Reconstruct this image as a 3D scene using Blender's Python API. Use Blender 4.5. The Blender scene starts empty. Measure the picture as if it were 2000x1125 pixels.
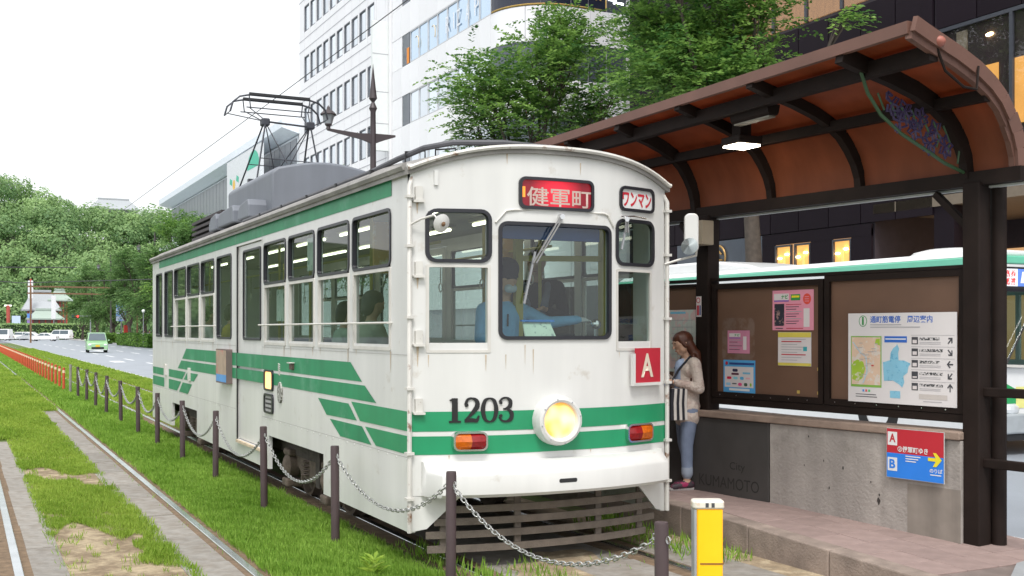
import bpy, bmesh, math, random
import numpy as np
from mathutils import Vector, Matrix, Euler
R = math.radians
sc = bpy.context.scene
col = sc.collection
# ---------------------------------------------------------------- camera, sky, sun, exposure
cam = bpy.data.cameras.new('camera'); camo = bpy.data.objects.new('camera', cam); col.objects.link(camo)
camo.location = (-4.27, -7.94, 1.85); camo.rotation_euler = (R(90), 0, -R(26.565))
cam.sensor_width = 36; cam.lens = 38.66; cam.shift_y = 0.04125; cam.clip_start = .05; cam.clip_end = 3000
sc.camera = camo
SUN_EL, SUN_AZ = 58, 205          # degrees, azimuth from +Y clockwise: high behind the camera
wd = bpy.data.worlds.new('World'); sc.world = wd; wd.use_nodes = True
nt = wd.node_tree; nt.nodes.clear()
sky = nt.nodes.new('ShaderNodeTexSky'); sky.sky_type = 'NISHITA'; sky.sun_disc = False
sky.sun_elevation = R(SUN_EL); sky.sun_rotation = R(SUN_AZ); sky.air_density = 1.6; sky.dust_density = 6.0; sky.ozone_density = 1.0
hs = nt.nodes.new('ShaderNodeHueSaturation'); hs.inputs['Saturation'].default_value = .14
mixw = nt.nodes.new('ShaderNodeMix'); mixw.data_type = 'RGBA'; mixw.inputs[0].default_value = .62
mixw.inputs[7].default_value = (9.8, 10.1, 10.4, 1)      # even cloud layer
bg = nt.nodes.new('ShaderNodeBackground'); bg.inputs['Strength'].default_value = .105
wo = nt.nodes.new('ShaderNodeOutputWorld')
nt.links.new(sky.outputs[0], hs.inputs['Color']); nt.links.new(hs.outputs[0], mixw.inputs[6])
nt.links.new(mixw.outputs[2], bg.inputs['Color']); nt.links.new(bg.outputs[0], wo.inputs['Surface'])
sl = bpy.data.lights.new('sun', 'SUN'); sl.energy = 1.5; sl.angle = R(18); sl.color = (1, .97, .93)
so = bpy.data.objects.new('sun', sl); col.objects.link(so); so.location = (0, -20, 60)
so.rotation_euler = (R(90 - SUN_EL), 0, R(180 - SUN_AZ))
sc.view_settings.view_transform = 'Standard'; sc.view_settings.look = 'None'
sc.view_settings.exposure = .62; sc.view_settings.gamma = 1; sc.view_settings.use_curve_mapping = False
sc.cycles.max_bounces = 8; sc.cycles.transparent_max_bounces = 24; sc.cycles.glossy_bounces = 4

# ---------------------------------------------------------------- materials
MATS = {}
def nn(t, k, **kw):
    n = t.nodes.new(k)
    for a, b in kw.items(): setattr(n, a, b)
    return n
def mat(name, c, rough=.6, metal=0, var=.12, scale=6, bump=0, bscale=60, emit=0, ecol=None, rnd=0, streak=0, spec=.5, coat=0, c2=None, c2s=3, c2lo=.5, c2hi=.6, sub=0):
    """plain procedural surface: base colour, noise mottling, optional second colour in patches, vertical streaks, fine bump"""
    if name in MATS: return MATS[name]
    m = bpy.data.materials.new(name); m.use_nodes = True; t = m.node_tree; b = t.nodes['Principled BSDF']
    L = t.links.new
    b.inputs['Roughness'].default_value = rough; b.inputs['Metallic'].default_value = metal; b.inputs['Specular IOR Level'].default_value = spec
    if coat: b.inputs['Coat Weight'].default_value = coat; b.inputs['Coat Roughness'].default_value = .15
    tc = nn(t, 'ShaderNodeTexCoord')
    out = None
    rgb = nn(t, 'ShaderNodeRGB'); rgb.outputs[0].default_value = (*c, 1); out = rgb.outputs[0]
    if c2 is not None:
        n = nn(t, 'ShaderNodeTexNoise'); n.inputs['Scale'].default_value = c2s; n.inputs['Detail'].default_value = 6; n.inputs['Roughness'].default_value = .65
        L(tc.outputs['Object'], n.inputs['Vector'])
        mr = nn(t, 'ShaderNodeMapRange'); mr.inputs[1].default_value = c2lo; mr.inputs[2].default_value = c2hi; L(n.outputs[0], mr.inputs[0])
        mx = nn(t, 'ShaderNodeMix', data_type='RGBA'); L(mr.outputs[0], mx.inputs[0]); L(out, mx.inputs[6]); mx.inputs[7].default_value = (*c2, 1); out = mx.outputs[2]
    def mul(out, fac, lo, hi):
        mr = nn(t, 'ShaderNodeMapRange'); mr.inputs[1].default_value = .25; mr.inputs[2].default_value = .75
        mr.inputs[3].default_value = lo; mr.inputs[4].default_value = hi; L(fac, mr.inputs[0])
        mx = nn(t, 'ShaderNodeVectorMath', operation='SCALE'); L(out, mx.inputs[0]); L(mr.outputs[0], mx.inputs['Scale']); return mx.outputs[0]
    if var:
        n = nn(t, 'ShaderNodeTexNoise'); n.inputs['Scale'].default_value = scale; n.inputs['Detail'].default_value = 5; L(tc.outputs['Object'], n.inputs['Vector'])
        out = mul(out, n.outputs[0], 1 - var, 1 + var)
    if streak:
        mp = nn(t, 'ShaderNodeMapping'); mp.inputs['Scale'].default_value = (5, 5, .4); L(tc.outputs['Object'], mp.inputs['Vector'])
        n = nn(t, 'ShaderNodeTexNoise'); n.inputs['Scale'].default_value = 1.0; n.inputs['Detail'].default_value = 6; L(mp.outputs[0], n.inputs['Vector'])
        out = mul(out, n.outputs[0], 1 - streak, 1 + streak * .3)
    if rnd:
        oi = nn(t, 'ShaderNodeObjectInfo'); mr = nn(t, 'ShaderNodeMapRange'); mr.inputs[3].default_value = 1 - rnd; mr.inputs[4].default_value = 1 + rnd; L(oi.outputs['Random'], mr.inputs[0])
        mx = nn(t, 'ShaderNodeVectorMath', operation='SCALE'); L(out, mx.inputs[0]); L(mr.outputs[0], mx.inputs['Scale']); out = mx.outputs[0]
    L(out, b.inputs['Base Color'])
    if bump:
        n = nn(t, 'ShaderNodeTexNoise'); n.inputs['Scale'].default_value = bscale; n.inputs['Detail'].default_value = 4; L(tc.outputs['Object'], n.inputs['Vector'])
        bp = nn(t, 'ShaderNodeBump'); bp.inputs['Strength'].default_value = bump; bp.inputs['Distance'].default_value = .02; L(n.outputs[0], bp.inputs['Height']); L(bp.outputs[0], b.inputs['Normal'])
    if emit:
        b.inputs['Emission Color'].default_value = (*(ecol or c), 1); b.inputs['Emission Strength'].default_value = emit
    MATS[name] = m; return m
def glass(name, tint=(.72, .84, .78), refl=1.0, rough=.02):
    if name in MATS: return MATS[name]
    m = bpy.data.materials.new(name); m.use_nodes = True; t = m.node_tree; t.nodes.clear(); L = t.links.new
    o = nn(t, 'ShaderNodeOutputMaterial'); tr = nn(t, 'ShaderNodeBsdfTransparent'); tr.inputs[0].default_value = (*tint, 1)
    g = nn(t, 'ShaderNodeBsdfGlossy'); g.inputs['Roughness'].default_value = rough; g.inputs[0].default_value = (refl, refl, refl, 1)
    lw_ = nn(t, 'ShaderNodeLayerWeight'); pw = nn(t, 'ShaderNodeMath', operation='POWER'); pw.inputs[1].default_value = 5; L(lw_.outputs['Facing'], pw.inputs[0])
    ma = nn(t, 'ShaderNodeMath', operation='MULTIPLY_ADD'); L(pw.outputs[0], ma.inputs[0]); ma.inputs[1].default_value = .9; ma.inputs[2].default_value = .065   # Schlick, both faces of the pane
    mx = nn(t, 'ShaderNodeMixShader'); L(ma.outputs[0], mx.inputs[0]); L(tr.outputs[0], mx.inputs[1]); L(g.outputs[0], mx.inputs[2]); L(mx.outputs[0], o.inputs[0])
    MATS[name] = m; return m
def leafmat(name, c, c2, trans=.35, rough=.5):
    """leaf colour varies leaf by leaf through the mesh attribute v"""
    if name in MATS: return MATS[name]
    m = bpy.data.materials.new(name); m.use_nodes = True; t = m.node_tree; b = t.nodes['Principled BSDF']; L = t.links.new
    at = nn(t, 'ShaderNodeAttribute', attribute_name='v'); mx = nn(t, 'ShaderNodeMix', data_type='RGBA')
    L(at.outputs['Fac'], mx.inputs[0]); mx.inputs[6].default_value = (*c, 1); mx.inputs[7].default_value = (*c2, 1)
    L(mx.outputs[2], b.inputs['Base Color']); b.inputs['Roughness'].default_value = rough; b.inputs['Specular IOR Level'].default_value = .3
    tl = nn(t, 'ShaderNodeBsdfTranslucent'); L(mx.outputs[2], tl.inputs[0]); ms = nn(t, 'ShaderNodeMixShader'); ms.inputs[0].default_value = trans
    o = t.nodes['Material Output']; L(b.outputs[0], ms.inputs[1]); L(tl.outputs[0], ms.inputs[2]); L(ms.outputs[0], o.inputs[0])
    MATS[name] = m; return m

# ---------------------------------------------------------------- mesh builder
ORG = {}
def org(o): return ORG.get(o.name, Vector((0, 0, 0))) if o else Vector((0, 0, 0))
class MB:
    def __init__(s): s.v = []; s.f = []; s.m = []
    def add(s, vs, fs, m=0):
        b = len(s.v); s.v += [tuple(p) for p in vs]
        for f in fs: s.f.append([b + i for i in f]); s.m.append(m)
        return s
    def box(s, x0, x1, y0, y1, z0, z1, m=0):
        return s.add([(x0,y0,z0),(x1,y0,z0),(x1,y1,z0),(x0,y1,z0),(x0,y0,z1),(x1,y0,z1),(x1,y1,z1),(x0,y1,z1)],
                     [(0,3,2,1),(4,5,6,7),(0,1,5,4),(1,2,6,5),(2,3,7,6),(3,0,4,7)], m)
    def obox(s, c, e, ax, m=0):
        """box about centre c with half extents e along the axes ax (3 vectors)"""
        c = Vector(c); X, Y, Z = [Vector(a).normalized() * k for a, k in zip(ax, e)]
        return s.add([c - X - Y - Z, c + X - Y - Z, c + X + Y - Z, c - X + Y - Z, c - X - Y + Z, c + X - Y + Z, c + X + Y + Z, c - X + Y + Z],
                     [(0,3,2,1),(4,5,6,7),(0,1,5,4),(1,2,6,5),(2,3,7,6),(3,0,4,7)], m)
    def bar(s, p0, p1, w, h, up=(0, 0, 1), m=0):
        p0, p1 = Vector(p0), Vector(p1); d = p1 - p0; up = Vector(up)
        sd = d.cross(up)
        if sd.length < 1e-6: sd = d.cross(Vector((1, 0, 0)))
        u = sd.cross(d)
        return s.obox((p0 + p1) / 2, (d.length / 2, w / 2, h / 2), (d, sd, u), m)
    def tube(s, pts, r, n=8, m=0, caps=True, closed=False):
        pts = [Vector(p) for p in pts]; k = len(pts); rs = r if isinstance(r, (list, tuple)) else [r] * k
        rows = []; u = None
        for i, p in enumerate(pts):
            if closed: d = pts[(i + 1) % k] - pts[i - 1]
            else: d = pts[min(i + 1, k - 1)] - pts[max(i - 1, 0)]
            d = d.normalized() if d.length > 1e-9 else Vector((0, 0, 1))
            if u is None:
                u = d.cross(Vector((0, 0, 1)))
                if u.length < .05: u = d.cross(Vector((1, 0, 0)))
            u = (u - d * u.dot(d)); u = u.normalized() if u.length > 1e-9 else d.orthogonal().normalized()
            w = d.cross(u)
            rows.append([p + (u * math.cos(a) + w * math.sin(a)) * rs[i] for a in [2 * math.pi * j / n for j in range(n)]])
        b = len(s.v); s.v += [tuple(p) for row in rows for p in row]
        kk = k if closed else k - 1
        for i in range(kk):
            i2 = (i + 1) % k
            for j in range(n):
                s.f.append([b + i * n + j, b + i * n + (j + 1) % n, b + i2 * n + (j + 1) % n, b + i2 * n + j]); s.m.append(m)
        if caps and not closed:
            s.f.append([b + j for j in range(n)][::-1]); s.m.append(m); s.f.append([b + (k - 1) * n + j for j in range(n)]); s.m.append(m)
        return s
    def cyl(s, p0, p1, r0, r1=None, n=12, m=0): return s.tube([p0, p1], [r0, r0 if r1 is None else r1], n, m)
    def ell(s, c, r, nu=12, nv=8, rot=None, m=0):
        c = Vector(c); r = (r, r, r) if not isinstance(r, (tuple, list)) else r
        vs = []; fs = []
        for i in range(nv + 1):
            th = math.pi * i / nv
            for j in range(nu):
                ph = 2 * math.pi * j / nu
                p = Vector((r[0] * math.sin(th) * math.cos(ph), r[1] * math.sin(th) * math.sin(ph), r[2] * math.cos(th)))
                if rot: p = rot @ p
                vs.append(c + p)
        for i in range(nv):
            for j in range(nu):
                fs.append((i * nu + j, (i + 1) * nu + j, (i + 1) * nu + (j + 1) % nu, i * nu + (j + 1) % nu))
        return s.add(vs, fs, m)
    def lathe(s, prof, c=(0, 0, 0), n=16, m=0, ax=None):
        """prof = [(r, h)], turned about the axis ax (default z) through c"""
        c = Vector(c); Z = Vector(ax or (0, 0, 1)).normalized(); X = Z.orthogonal().normalized(); Y = Z.cross(X)
        vs = []; fs = []
        for r, h in prof:
            for j in range(n): a = 2 * math.pi * j / n; vs.append(c + Z * h + (X * math.cos(a) + Y * math.sin(a)) * r)
        for i in range(len(prof) - 1):
            for j in range(n): fs.append((i * n + j, i * n + (j + 1) % n, (i + 1) * n + (j + 1) % n, (i + 1) * n + j))
        return s.add(vs, fs, m)
    def prism(s, pts, mp, d0, d1, m=0):
        n = len(pts); vs = [mp(a, b, d0) for a, b in pts] + [mp(a, b, d1) for a, b in pts]
        return s.add(vs, [list(range(n))[::-1], list(range(n, 2 * n))] + [(i, (i + 1) % n, n + (i + 1) % n, n + i) for i in range(n)], m)
    def sheet(s, pts, mp, d, m=0): return s.add([mp(a, b, d) for a, b in pts], [list(range(len(pts)))], m)
    def ring(s, po, pi, mp, d0, d1, m=0):
        """frame between two matching outlines, standing d0..d1 off the mapped surface"""
        n = len(po); vs = [mp(a, b, d0) for a, b in po] + [mp(a, b, d1) for a, b in po] + [mp(a, b, d1) for a, b in pi] + [mp(a, b, d0) for a, b in pi]
        fs = []
        for i in range(n):
            j = (i + 1) % n
            for k in range(4): k2 = (k + 1) % 4; fs.append((k * n + i, k * n + j, k2 * n + j, k2 * n + i))
        return s.add(vs, fs, m)
    def build(s, name, mats, parent=None, smooth=False, bevel=0, fix=True, local=False):
        me = bpy.data.meshes.new(name); o_ = Vector((0, 0, 0)) if local else org(parent)
        me.from_pydata([tuple(Vector(p) - o_) for p in s.v], [], s.f)
        mats = mats if isinstance(mats, (list, tuple)) else [mats]
        for k in mats: me.materials.append(k)
        if len(mats) > 1: me.polygons.foreach_set('material_index', s.m)
        if fix:
            bm = bmesh.new(); bm.from_mesh(me); bmesh.ops.recalc_face_normals(bm, faces=bm.faces); bm.to_mesh(me); bm.free()
        ob = bpy.data.objects.new(name, me); col.objects.link(ob)
        if parent: ob.parent = parent; ORG[ob.name] = o_.copy()
        if smooth:
            me.polygons.foreach_set('use_smooth', [True] * len(me.polygons))
            if smooth != 'all':
                md = None
                try:
                    me.set_sharp_from_angle(angle=R(40))
                except Exception: pass
        if bevel:
            md = ob.modifiers.new('bevel', 'BEVEL'); md.width = bevel; md.segments = 2; md.limit_method = 'ANGLE'; md.angle_limit = R(40)
        return ob
def tag(o, label=None, cat=None, group=None, kind=None):
    if label: o['label'] = label
    if cat: o['category'] = cat
    if group: o['group'] = group
    if kind: o['kind'] = kind
    return o
def thing(name, label, cat, loc=(0, 0, 0), rz=0, group=None, local=False):
    o = bpy.data.objects.new(name, None); o.empty_display_size = .2; col.objects.link(o); o.location = loc; o.rotation_euler = (0, 0, rz)
    ORG[o.name] = Vector((0, 0, 0)) if local else Vector(loc)
    return tag(o, label, cat, group)
def struct(o): o['kind'] = 'structure'; return o
def copy_tree(o, parent=None):
    c = o.copy(); col.objects.link(c)
    if parent: c.parent = parent
    for ch in o.children: copy_tree(ch, c)
    return c
def rrect(x0, x1, z0, z1, r, n=4, sub=0):
    pts = []
    for cx, cz, a0 in ((x1 - r, z1 - r, 0), (x0 + r, z1 - r, 90), (x0 + r, z0 + r, 180), (x1 - r, z0 + r, 270)):
        for i in range(n + 1):
            a = R(a0 + 90 * i / n); pts.append((cx + r * math.cos(a), cz + r * math.sin(a)))
    if sub:
        q = []
        for i, p in enumerate(pts):
            p2 = pts[(i + 1) % len(pts)]; q.append(p); L = math.hypot(p2[0] - p[0], p2[1] - p[1]); k = int(L / sub)
            for j in range(1, k + 1): q.append((p[0] + (p2[0] - p[0]) * j / (k + 1), p[1] + (p2[1] - p[1]) * j / (k + 1)))
        pts = q
    return pts
def wallgrid(A, B, hole, mp, th, m=0, mb=None):
    """sheet of thickness th over the breakpoints A x B, without the cells where hole(a, b) is true"""
    mb = mb or MB(); A = sorted(set(round(a, 4) for a in A)); B = sorted(set(round(b, 4) for b in B)); V = {}
    def vid(i, j, k):
        if (i, j, k) not in V: V[(i, j, k)] = len(mb.v); mb.v.append(tuple(mp(A[i], B[j], 0 if k == 0 else -th)))
        return V[(i, j, k)]
    on = {(i, j) for i in range(len(A) - 1) for j in range(len(B) - 1) if not hole((A[i] + A[i + 1]) / 2, (B[j] + B[j + 1]) / 2)}
    def F(*q): mb.f.append(list(q)); mb.m.append(m)
    for i, j in on:
        F(vid(i,j,0), vid(i+1,j,0), vid(i+1,j+1,0), vid(i,j+1,0)); F(vid(i,j,1), vid(i,j+1,1), vid(i+1,j+1,1), vid(i+1,j,1))
        for (di, dj, a, b) in ((-1,0,(i,j+1),(i,j)), (1,0,(i+1,j),(i+1,j+1)), (0,-1,(i,j),(i+1,j)), (0,1,(i+1,j+1),(i,j+1))):
            if (i + di, j + dj) not in on: F(vid(*a,0), vid(*a,1), vid(*b,1), vid(*b,0))
    return mb
def text(name, body, x0, x1, z0, z1, mp, m, parent, d=.004, bold=0, keep=False):
    """lettering laid flat on a mapped surface inside the box x0..x1, z0..z1"""
    cu = bpy.data.curves.new('lettering', 'FONT'); cu.body = body; cu.resolution_u = 3; cu.offset = bold
    to = bpy.data.objects.new('lettering', cu); col.objects.link(to)
    me = bpy.data.meshes.new_from_object(to.evaluated_get(bpy.context.evaluated_depsgraph_get())); bpy.data.objects.remove(to)
    xs = [v.co.x for v in me.vertices]; ys = [v.co.y for v in me.vertices]
    ax, bx, ay, by = min(xs), max(xs), min(ys), max(ys); fx = (x1 - x0) / (bx - ax); fz = (z1 - z0) / (by - ay)
    if keep: k = min(abs(fx), abs(fz)); fx = math.copysign(k, fx); fz = math.copysign(k, fz)
    o_ = org(parent)
    for v in me.vertices: v.co = Vector(mp(x0 + (v.co.x - ax) * fx, z0 + (v.co.y - ay) * fz, d)) - o_
    me.materials.clear(); me.materials.append(m); me.name = name
    ob = bpy.data.objects.new(name, me); col.objects.link(ob)
    if parent: ob.parent = parent; ORG[ob.name] = o_.copy()
    return ob
ORD = ['first','second','third','fourth','fifth','sixth','seventh','eighth','ninth','tenth','eleventh','twelfth','thirteenth','fourteenth','fifteenth','sixteenth','seventeenth','eighteenth','nineteenth','twentieth',
 'twenty-first','twenty-second','twenty-third','twenty-fourth','twenty-fifth','twenty-sixth','twenty-seventh','twenty-eighth','twenty-ninth','thirtieth','thirty-first','thirty-second','thirty-third','thirty-fourth','thirty-fifth','thirty-sixth','thirty-seventh','thirty-eighth','thirty-ninth','fortieth']
def leaves(name, P, D, N, size, wid, m, parent=None, seed=0, val=None):
    """leaf faces: centre P, direction D, normal N (arrays), each a folded diamond of two triangles"""
    n = len(P); rg = np.random.default_rng(seed)
    D = D / np.linalg.norm(D, axis=1, keepdims=True); Wd = np.cross(D, N); Wd /= np.linalg.norm(Wd, axis=1, keepdims=True) + 1e-9
    size = np.broadcast_to(size, (n,))[:, None]; wd_ = size * np.broadcast_to(wid, (n,))[:, None]; Nn = np.cross(Wd, D)
    a = P - D * size * .5; b = P + Wd * wd_ * .5 + Nn * size * .08; c = P + D * size * .5; d = P - Wd * wd_ * .5 + Nn * size * .08
    co = np.stack([a, b, c, d], 1).reshape(-1, 3)
    if parent is not None: co = co - np.array(org(parent))
    me = bpy.data.meshes.new(name); me.vertices.add(4 * n); me.vertices.foreach_set('co', co.astype(np.float32).ravel())
    base = np.arange(n)[:, None] * 4; tri = np.concatenate([base + [0, 1, 2], base + [0, 2, 3]], 1).reshape(-1, 3)
    me.loops.add(6 * n); me.loops.foreach_set('vertex_index', tri.astype(np.int32).ravel()); me.polygons.add(2 * n)
    me.polygons.foreach_set('loop_start', np.arange(2 * n, dtype=np.int32) * 3); me.update(calc_edges=True)
    at = me.attributes.new('v', 'FLOAT', 'FACE'); vv = rg.random(n) if val is None else val; at.data.foreach_set('value', np.repeat(vv, 2).astype(np.float32))
    me.materials.append(m); ob = bpy.data.objects.new(name, me); col.objects.link(ob)
    if parent is not None: ob.parent = parent; ORG[ob.name] = org(parent).copy()
    return ob
# ================================================================ ground, road, tracks, platform
M_asph = mat('asphalt', (.16, .17, .19), .85, var=.16, scale=1.2, bump=.25, bscale=120)
M_road = mat('road_asphalt', (.29, .315, .355), .5, var=.12, scale=.8, bump=.2, bscale=140)
M_soil = mat('soil', (.30, .23, .15), .95, var=.28, scale=9, bump=.7, bscale=45, c2=(.42, .34, .23), c2s=5)
M_turf = mat('turf_soil', (.10, .15, .03), .95, var=.3, scale=5, bump=.8, bscale=60, c2=(.13, .10, .055), c2s=2.2, c2lo=.56, c2hi=.72)
M_conc = mat('slab_concrete', (.27, .25, .225), .9, var=.16, scale=14, bump=.12, bscale=90, rnd=.12, c2=(.19, .16, .13), c2s=5, c2lo=.42, c2hi=.72)
M_steel = mat('rail_head_steel', (.72, .74, .77), .22, metal=1, var=.15, scale=3)
M_rust = mat('rail_rust', (.20, .115, .065), .9, var=.3, scale=20, bump=.3)
M_paint = mat('road_paint', (.75, .76, .76), .7, var=.15, scale=7)
g = MB().box(-900, 900, -300, 1500, -.4, -.06).build('ground', M_asph); struct(g)
rd = MB().box(2.05, 14.2, -60, 300, -.055, -.03).build('road', M_road); struct(rd)
for k in range(70):                                            # short white edge dashes beside the verge
    y = 24 + k * 1.25; MB().box(2.22, 2.36, y, y + .75, -.0295, -.026).build('edge_dash', M_paint, rd)
for X in (5.3, 8.4, 11.3):
    for k in range(14):
        y = 14 + k * 10; MB().box(X - .08, X + .08, y, y + 4.5, -.0295, -.026).build('lane_marking', M_paint, rd)
for X, Y0, Y1 in ((3.75, 60, 63), (7.0, 60, 63), (6.6, 96, 101)): MB().box(X - .05, X + .6, Y0, Y1, -.0295, -.0255).build('lane_marking', M_paint, rd)
MB().box(3.4, 14, 8.9, 9.35, -.0295, -.0255).build('stop_line', M_paint, rd)
MB().box(4.1, 4.28, -20, 8, -.0295, -.0255).build('edge_line', M_paint, rd)
tf = MB().box(-8.5, 2.02, -15, 165, -.058, -.02).build('turf', M_turf); struct(tf)
MB().box(2.0, 2.14, 13.5, 165, -.05, .03).build('kerb', mat('kerb_concrete', (.5, .5, .48), .9, var=.15, scale=3), tf)
# rails: head, web side and rusty flangeway
def rail(X, label):
    t = thing('rail', label, 'rail', (X, -12, 0))
    MB().box(X - .034, X + .034, -12, 160, -.035, .012).build('rail_head', M_steel, t, bevel=.006)
    MB().box(X - .055, X + .055, -12, 160, -.055, -.015).build('rail_base', M_rust, t)
rail(-2.28, 'shiny steel rail running up the middle of the grass, beside the chain posts')
rail(-3.885, 'steel rail cutting the bottom left corner of the picture')
rail(-.755, 'steel rail under the near side of the tram')
rail(.755, 'steel rail under the far side of the tram, beside the platform kerb')
tb = struct(MB().box(-.70, .70, -9, 3.0, -.05, -.012).build('track_bed', M_conc))
def slabs(x0, x1, y0, y1, L=1.25, top=-.004):
    src = MB().box(0, x1 - x0, 0, L - .012, -.06, 0).build('slab', M_conc, tb, bevel=.006, local=True); n = int((y1 - y0) / L)
    for k in range(n):
        o = src if k == 0 else src.copy()
        if k: col.objects.link(o); o.parent = tb
        o.location = (x0 + random.uniform(-.006, .006), y0 + k * L, top + random.uniform(-.004, .003)); o.rotation_euler = (0, 0, random.uniform(-.004, .004))
random.seed(5)
slabs(-2.74, -2.36, -4, 20.0); slabs(-3.79, -3.54, -4, 13.0); slabs(-4.5, -4.06, -4, 8.0); slabs(-.6, -.02, -5, 0.5, 1.15); slabs(.0, .6, -5, .5, 1.15); slabs(.86, 1.3, -6, 0, 1.5)
# rusty dirt strips beside the rails, bare soil patches
for X in (-2.19, -2.335, -3.815, -3.98, -.66, -.85, .66, .86):
    w = .05 if X in (-2.335, -3.815) else .07
    struct(MB().box(X - w, X + w, -9, 40, -.04, -.009).build('rail_side_dirt', mat('rail_dirt', (.17, .115, .07), .95, var=.35, scale=12, bump=.6, bscale=50)))
def blob(cx, cy, rx, ry, z, m, name, seed):
    rg = random.Random(seed); pts = []
    for i in range(40):
        a = 2 * math.pi * i / 40; k = 1 + .22 * math.sin(3 * a + seed) + .12 * math.sin(7 * a + 2 * seed) + rg.uniform(-.07, .07); pts.append((cx + rx * k * math.cos(a), cy + ry * k * math.sin(a)))
    o = MB().prism(pts, lambda a, b, d: (a, b, d), -.04, z).build(name, m); return struct(o)
struct(MB().box(-3.55, -2.73, -5, 22, -.05, -.012).build('track_soil', mat('track_soil', (.20, .145, .09), .95, var=.25, scale=16, bump=.35, bscale=60, c2=(.36, .285, .185), c2s=3.5, c2lo=.42, c2hi=.58)))
blob(.05, -.45, .5, .55, -.003, M_soil, 'soil_patch', 4)
blob(-1.12, 4.0, .17, 7.0, -.008, M_soil, 'soil_patch', 6); blob(1.2, -.6, .3, 3.4, -.006, M_soil, 'soil_patch', 2)
# grass: uncountable blades, one object for each kind of place
M_grass = leafmat('grass_blade', (.17, .34, .033), (.37, .57, .10), .48)
M_grassy = leafmat('grass_blade_yellow', (.22, .37, .038), (.44, .58, .10), .48)
def grass(zones, m, seed, label, mask=None):
    rg = np.random.default_rng(seed); PP = []; HH = []
    for x0, x1, y0, y1, dens, h in zones:
        n = int((x1 - x0) * (y1 - y0) * dens); P = np.stack([rg.uniform(x0, x1, n), rg.uniform(y0, y1, n)], 1)
        cl = np.sin(P[:, 0] * 7.3 + 2 * np.sin(P[:, 1] * 1.9)) * np.sin(P[:, 1] * 4.1 + 1.7 * np.sin(P[:, 0] * 5)) + .6 * np.sin(P[:, 0] * 17 + P[:, 1] * 13)
        edge = np.minimum(P[:, 0] - x0, x1 - P[:, 0]) / .12 + rg.normal(0, .35, n)
        k = (edge > rg.random(n) * .8) & (rg.random(n) < .85 + .2 * cl)
        if mask is not None: k &= mask(P, rg)
        P = P[k]; PP.append(P); HH.append(h * (1 + .28 * cl[k]) * rg.uniform(.55, 1.25, len(P)))
    P = np.concatenate(PP); H = np.concatenate(HH); n = len(P); a = rg.uniform(0, 2 * math.pi, n); t = rg.uniform(.1, .75, n)
    D = np.stack([np.cos(a) * t, np.sin(a) * t, np.ones(n)], 1); dist = np.maximum(1, (P[:, 1] + 8) / 11.)
    C = np.concatenate([P, np.full((n, 1), -.015)], 1) + D / np.linalg.norm(D, axis=1, keepdims=True) * H[:, None] * .5
    b = a + rg.normal(0, .5, n); N = np.stack([np.cos(b), np.sin(b), np.full(n, .4)], 1)
    v = np.clip(.5 + .28 * np.sin(P[:, 0] * 3.1) * np.sin(P[:, 1] * 1.3) + rg.normal(0, .24, n), 0, 1)
    o = leaves('grass', C, D, N, H, .10 * dist, m, None, seed, v); return tag(o, label, 'grass', kind='stuff')
def m_mid(P, rg):
    x, y = P[:, 0], P[:, 1]
    wig = .10 * np.sin(y * 3.3) + .06 * np.sin(y * 8.1 + 1)
    bare = (y < 2.9 + .5 * np.sin(x * 9)) & (x < -2.96 + wig + (y - 2.4) * -.10)
    bare |= (np.abs(y - 7.1 + .6 * np.sin(x * 4)) < .55 + .2 * np.sin(x * 13))
    bare |= (y < -.3) & (rg.random(len(x)) < .45)
    cl = np.sin(x * 23 + 2 * np.sin(y * 5)) * np.sin(y * 11 + x * 7)
    return ~bare | ((rg.random(len(x)) < .22) & (cl > .72))
grass([(-2.20, -1.02, -3.2, 6, 12000, .075), (-2.20, -1.02, 6, 16, 6500, .08), (-2.2, -.88, 16, 40, 2200, .10), (-2.2, -.88, 40, 110, 500, .11)], M_grass, 11, 'lush green grass between the rail and the tram')
grass([(-3.60, -2.64, -3, 9, 8000, .055), (-3.60, -2.64, 9, 20, 4500, .06)], M_grassy, 12, 'patchy grass between the two rails of the empty track', m_mid)
grass([(-3.86, -3.45, 12.6, 20, 4200, .085), (-3.86, -2.3, 19.3, 40, 2000, .09), (-3.7, -2.36, 40, 110, 450, .1), (-4.4, -3.95, 8, 40, 1500, .09)], M_grassy, 13, 'grass covering the empty track farther back')
grass([(.86, 2.0, 9.5, 40, 2000, .09), (.86, 2.0, 40, 110, 450, .1), (-.7, .7, 12.9, 40, 1500, .07), (-.7, .7, 40, 110, 400, .08)], M_grassy, 14, 'grass verge between the tram track and the road')
grass([(.9, 1.5, -.9, 1.2, 520, .13), (.25, .6, -.75, -.2, 260, .07), (-.55, -.1, -1.2, -.1, 500, .08), (-1.02, -.72, -3.2, 1.0, 700, .12), (-2.76, -2.66, -3, 12, 900, .05), (-3.6, -3.5, -3, 9, 900, .05), (-2.42, -2.33, 1, 16, 260, .04)], M_grass, 15, 'sparse weeds growing round the track below the tram front')
rg0 = np.random.default_rng(77)                                 # a broadleaf weed by the nearest posts
ang = rg0.uniform(0, 2 * math.pi, 46); Pw = np.stack([-1.52 + .09 * np.cos(ang) * rg0.random(46), -.15 + .09 * np.sin(ang), rg0.uniform(.05, .16, 46)], 1)
tag(leaves('weed', Pw, np.stack([np.cos(ang), np.sin(ang), np.full(46, .45)], 1), np.tile([0., 0, 1], (46, 1)), .11, .3, M_grassy, None, 3), 'small broadleaf weed in the grass left of the nearest chain post', 'weed')
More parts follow.
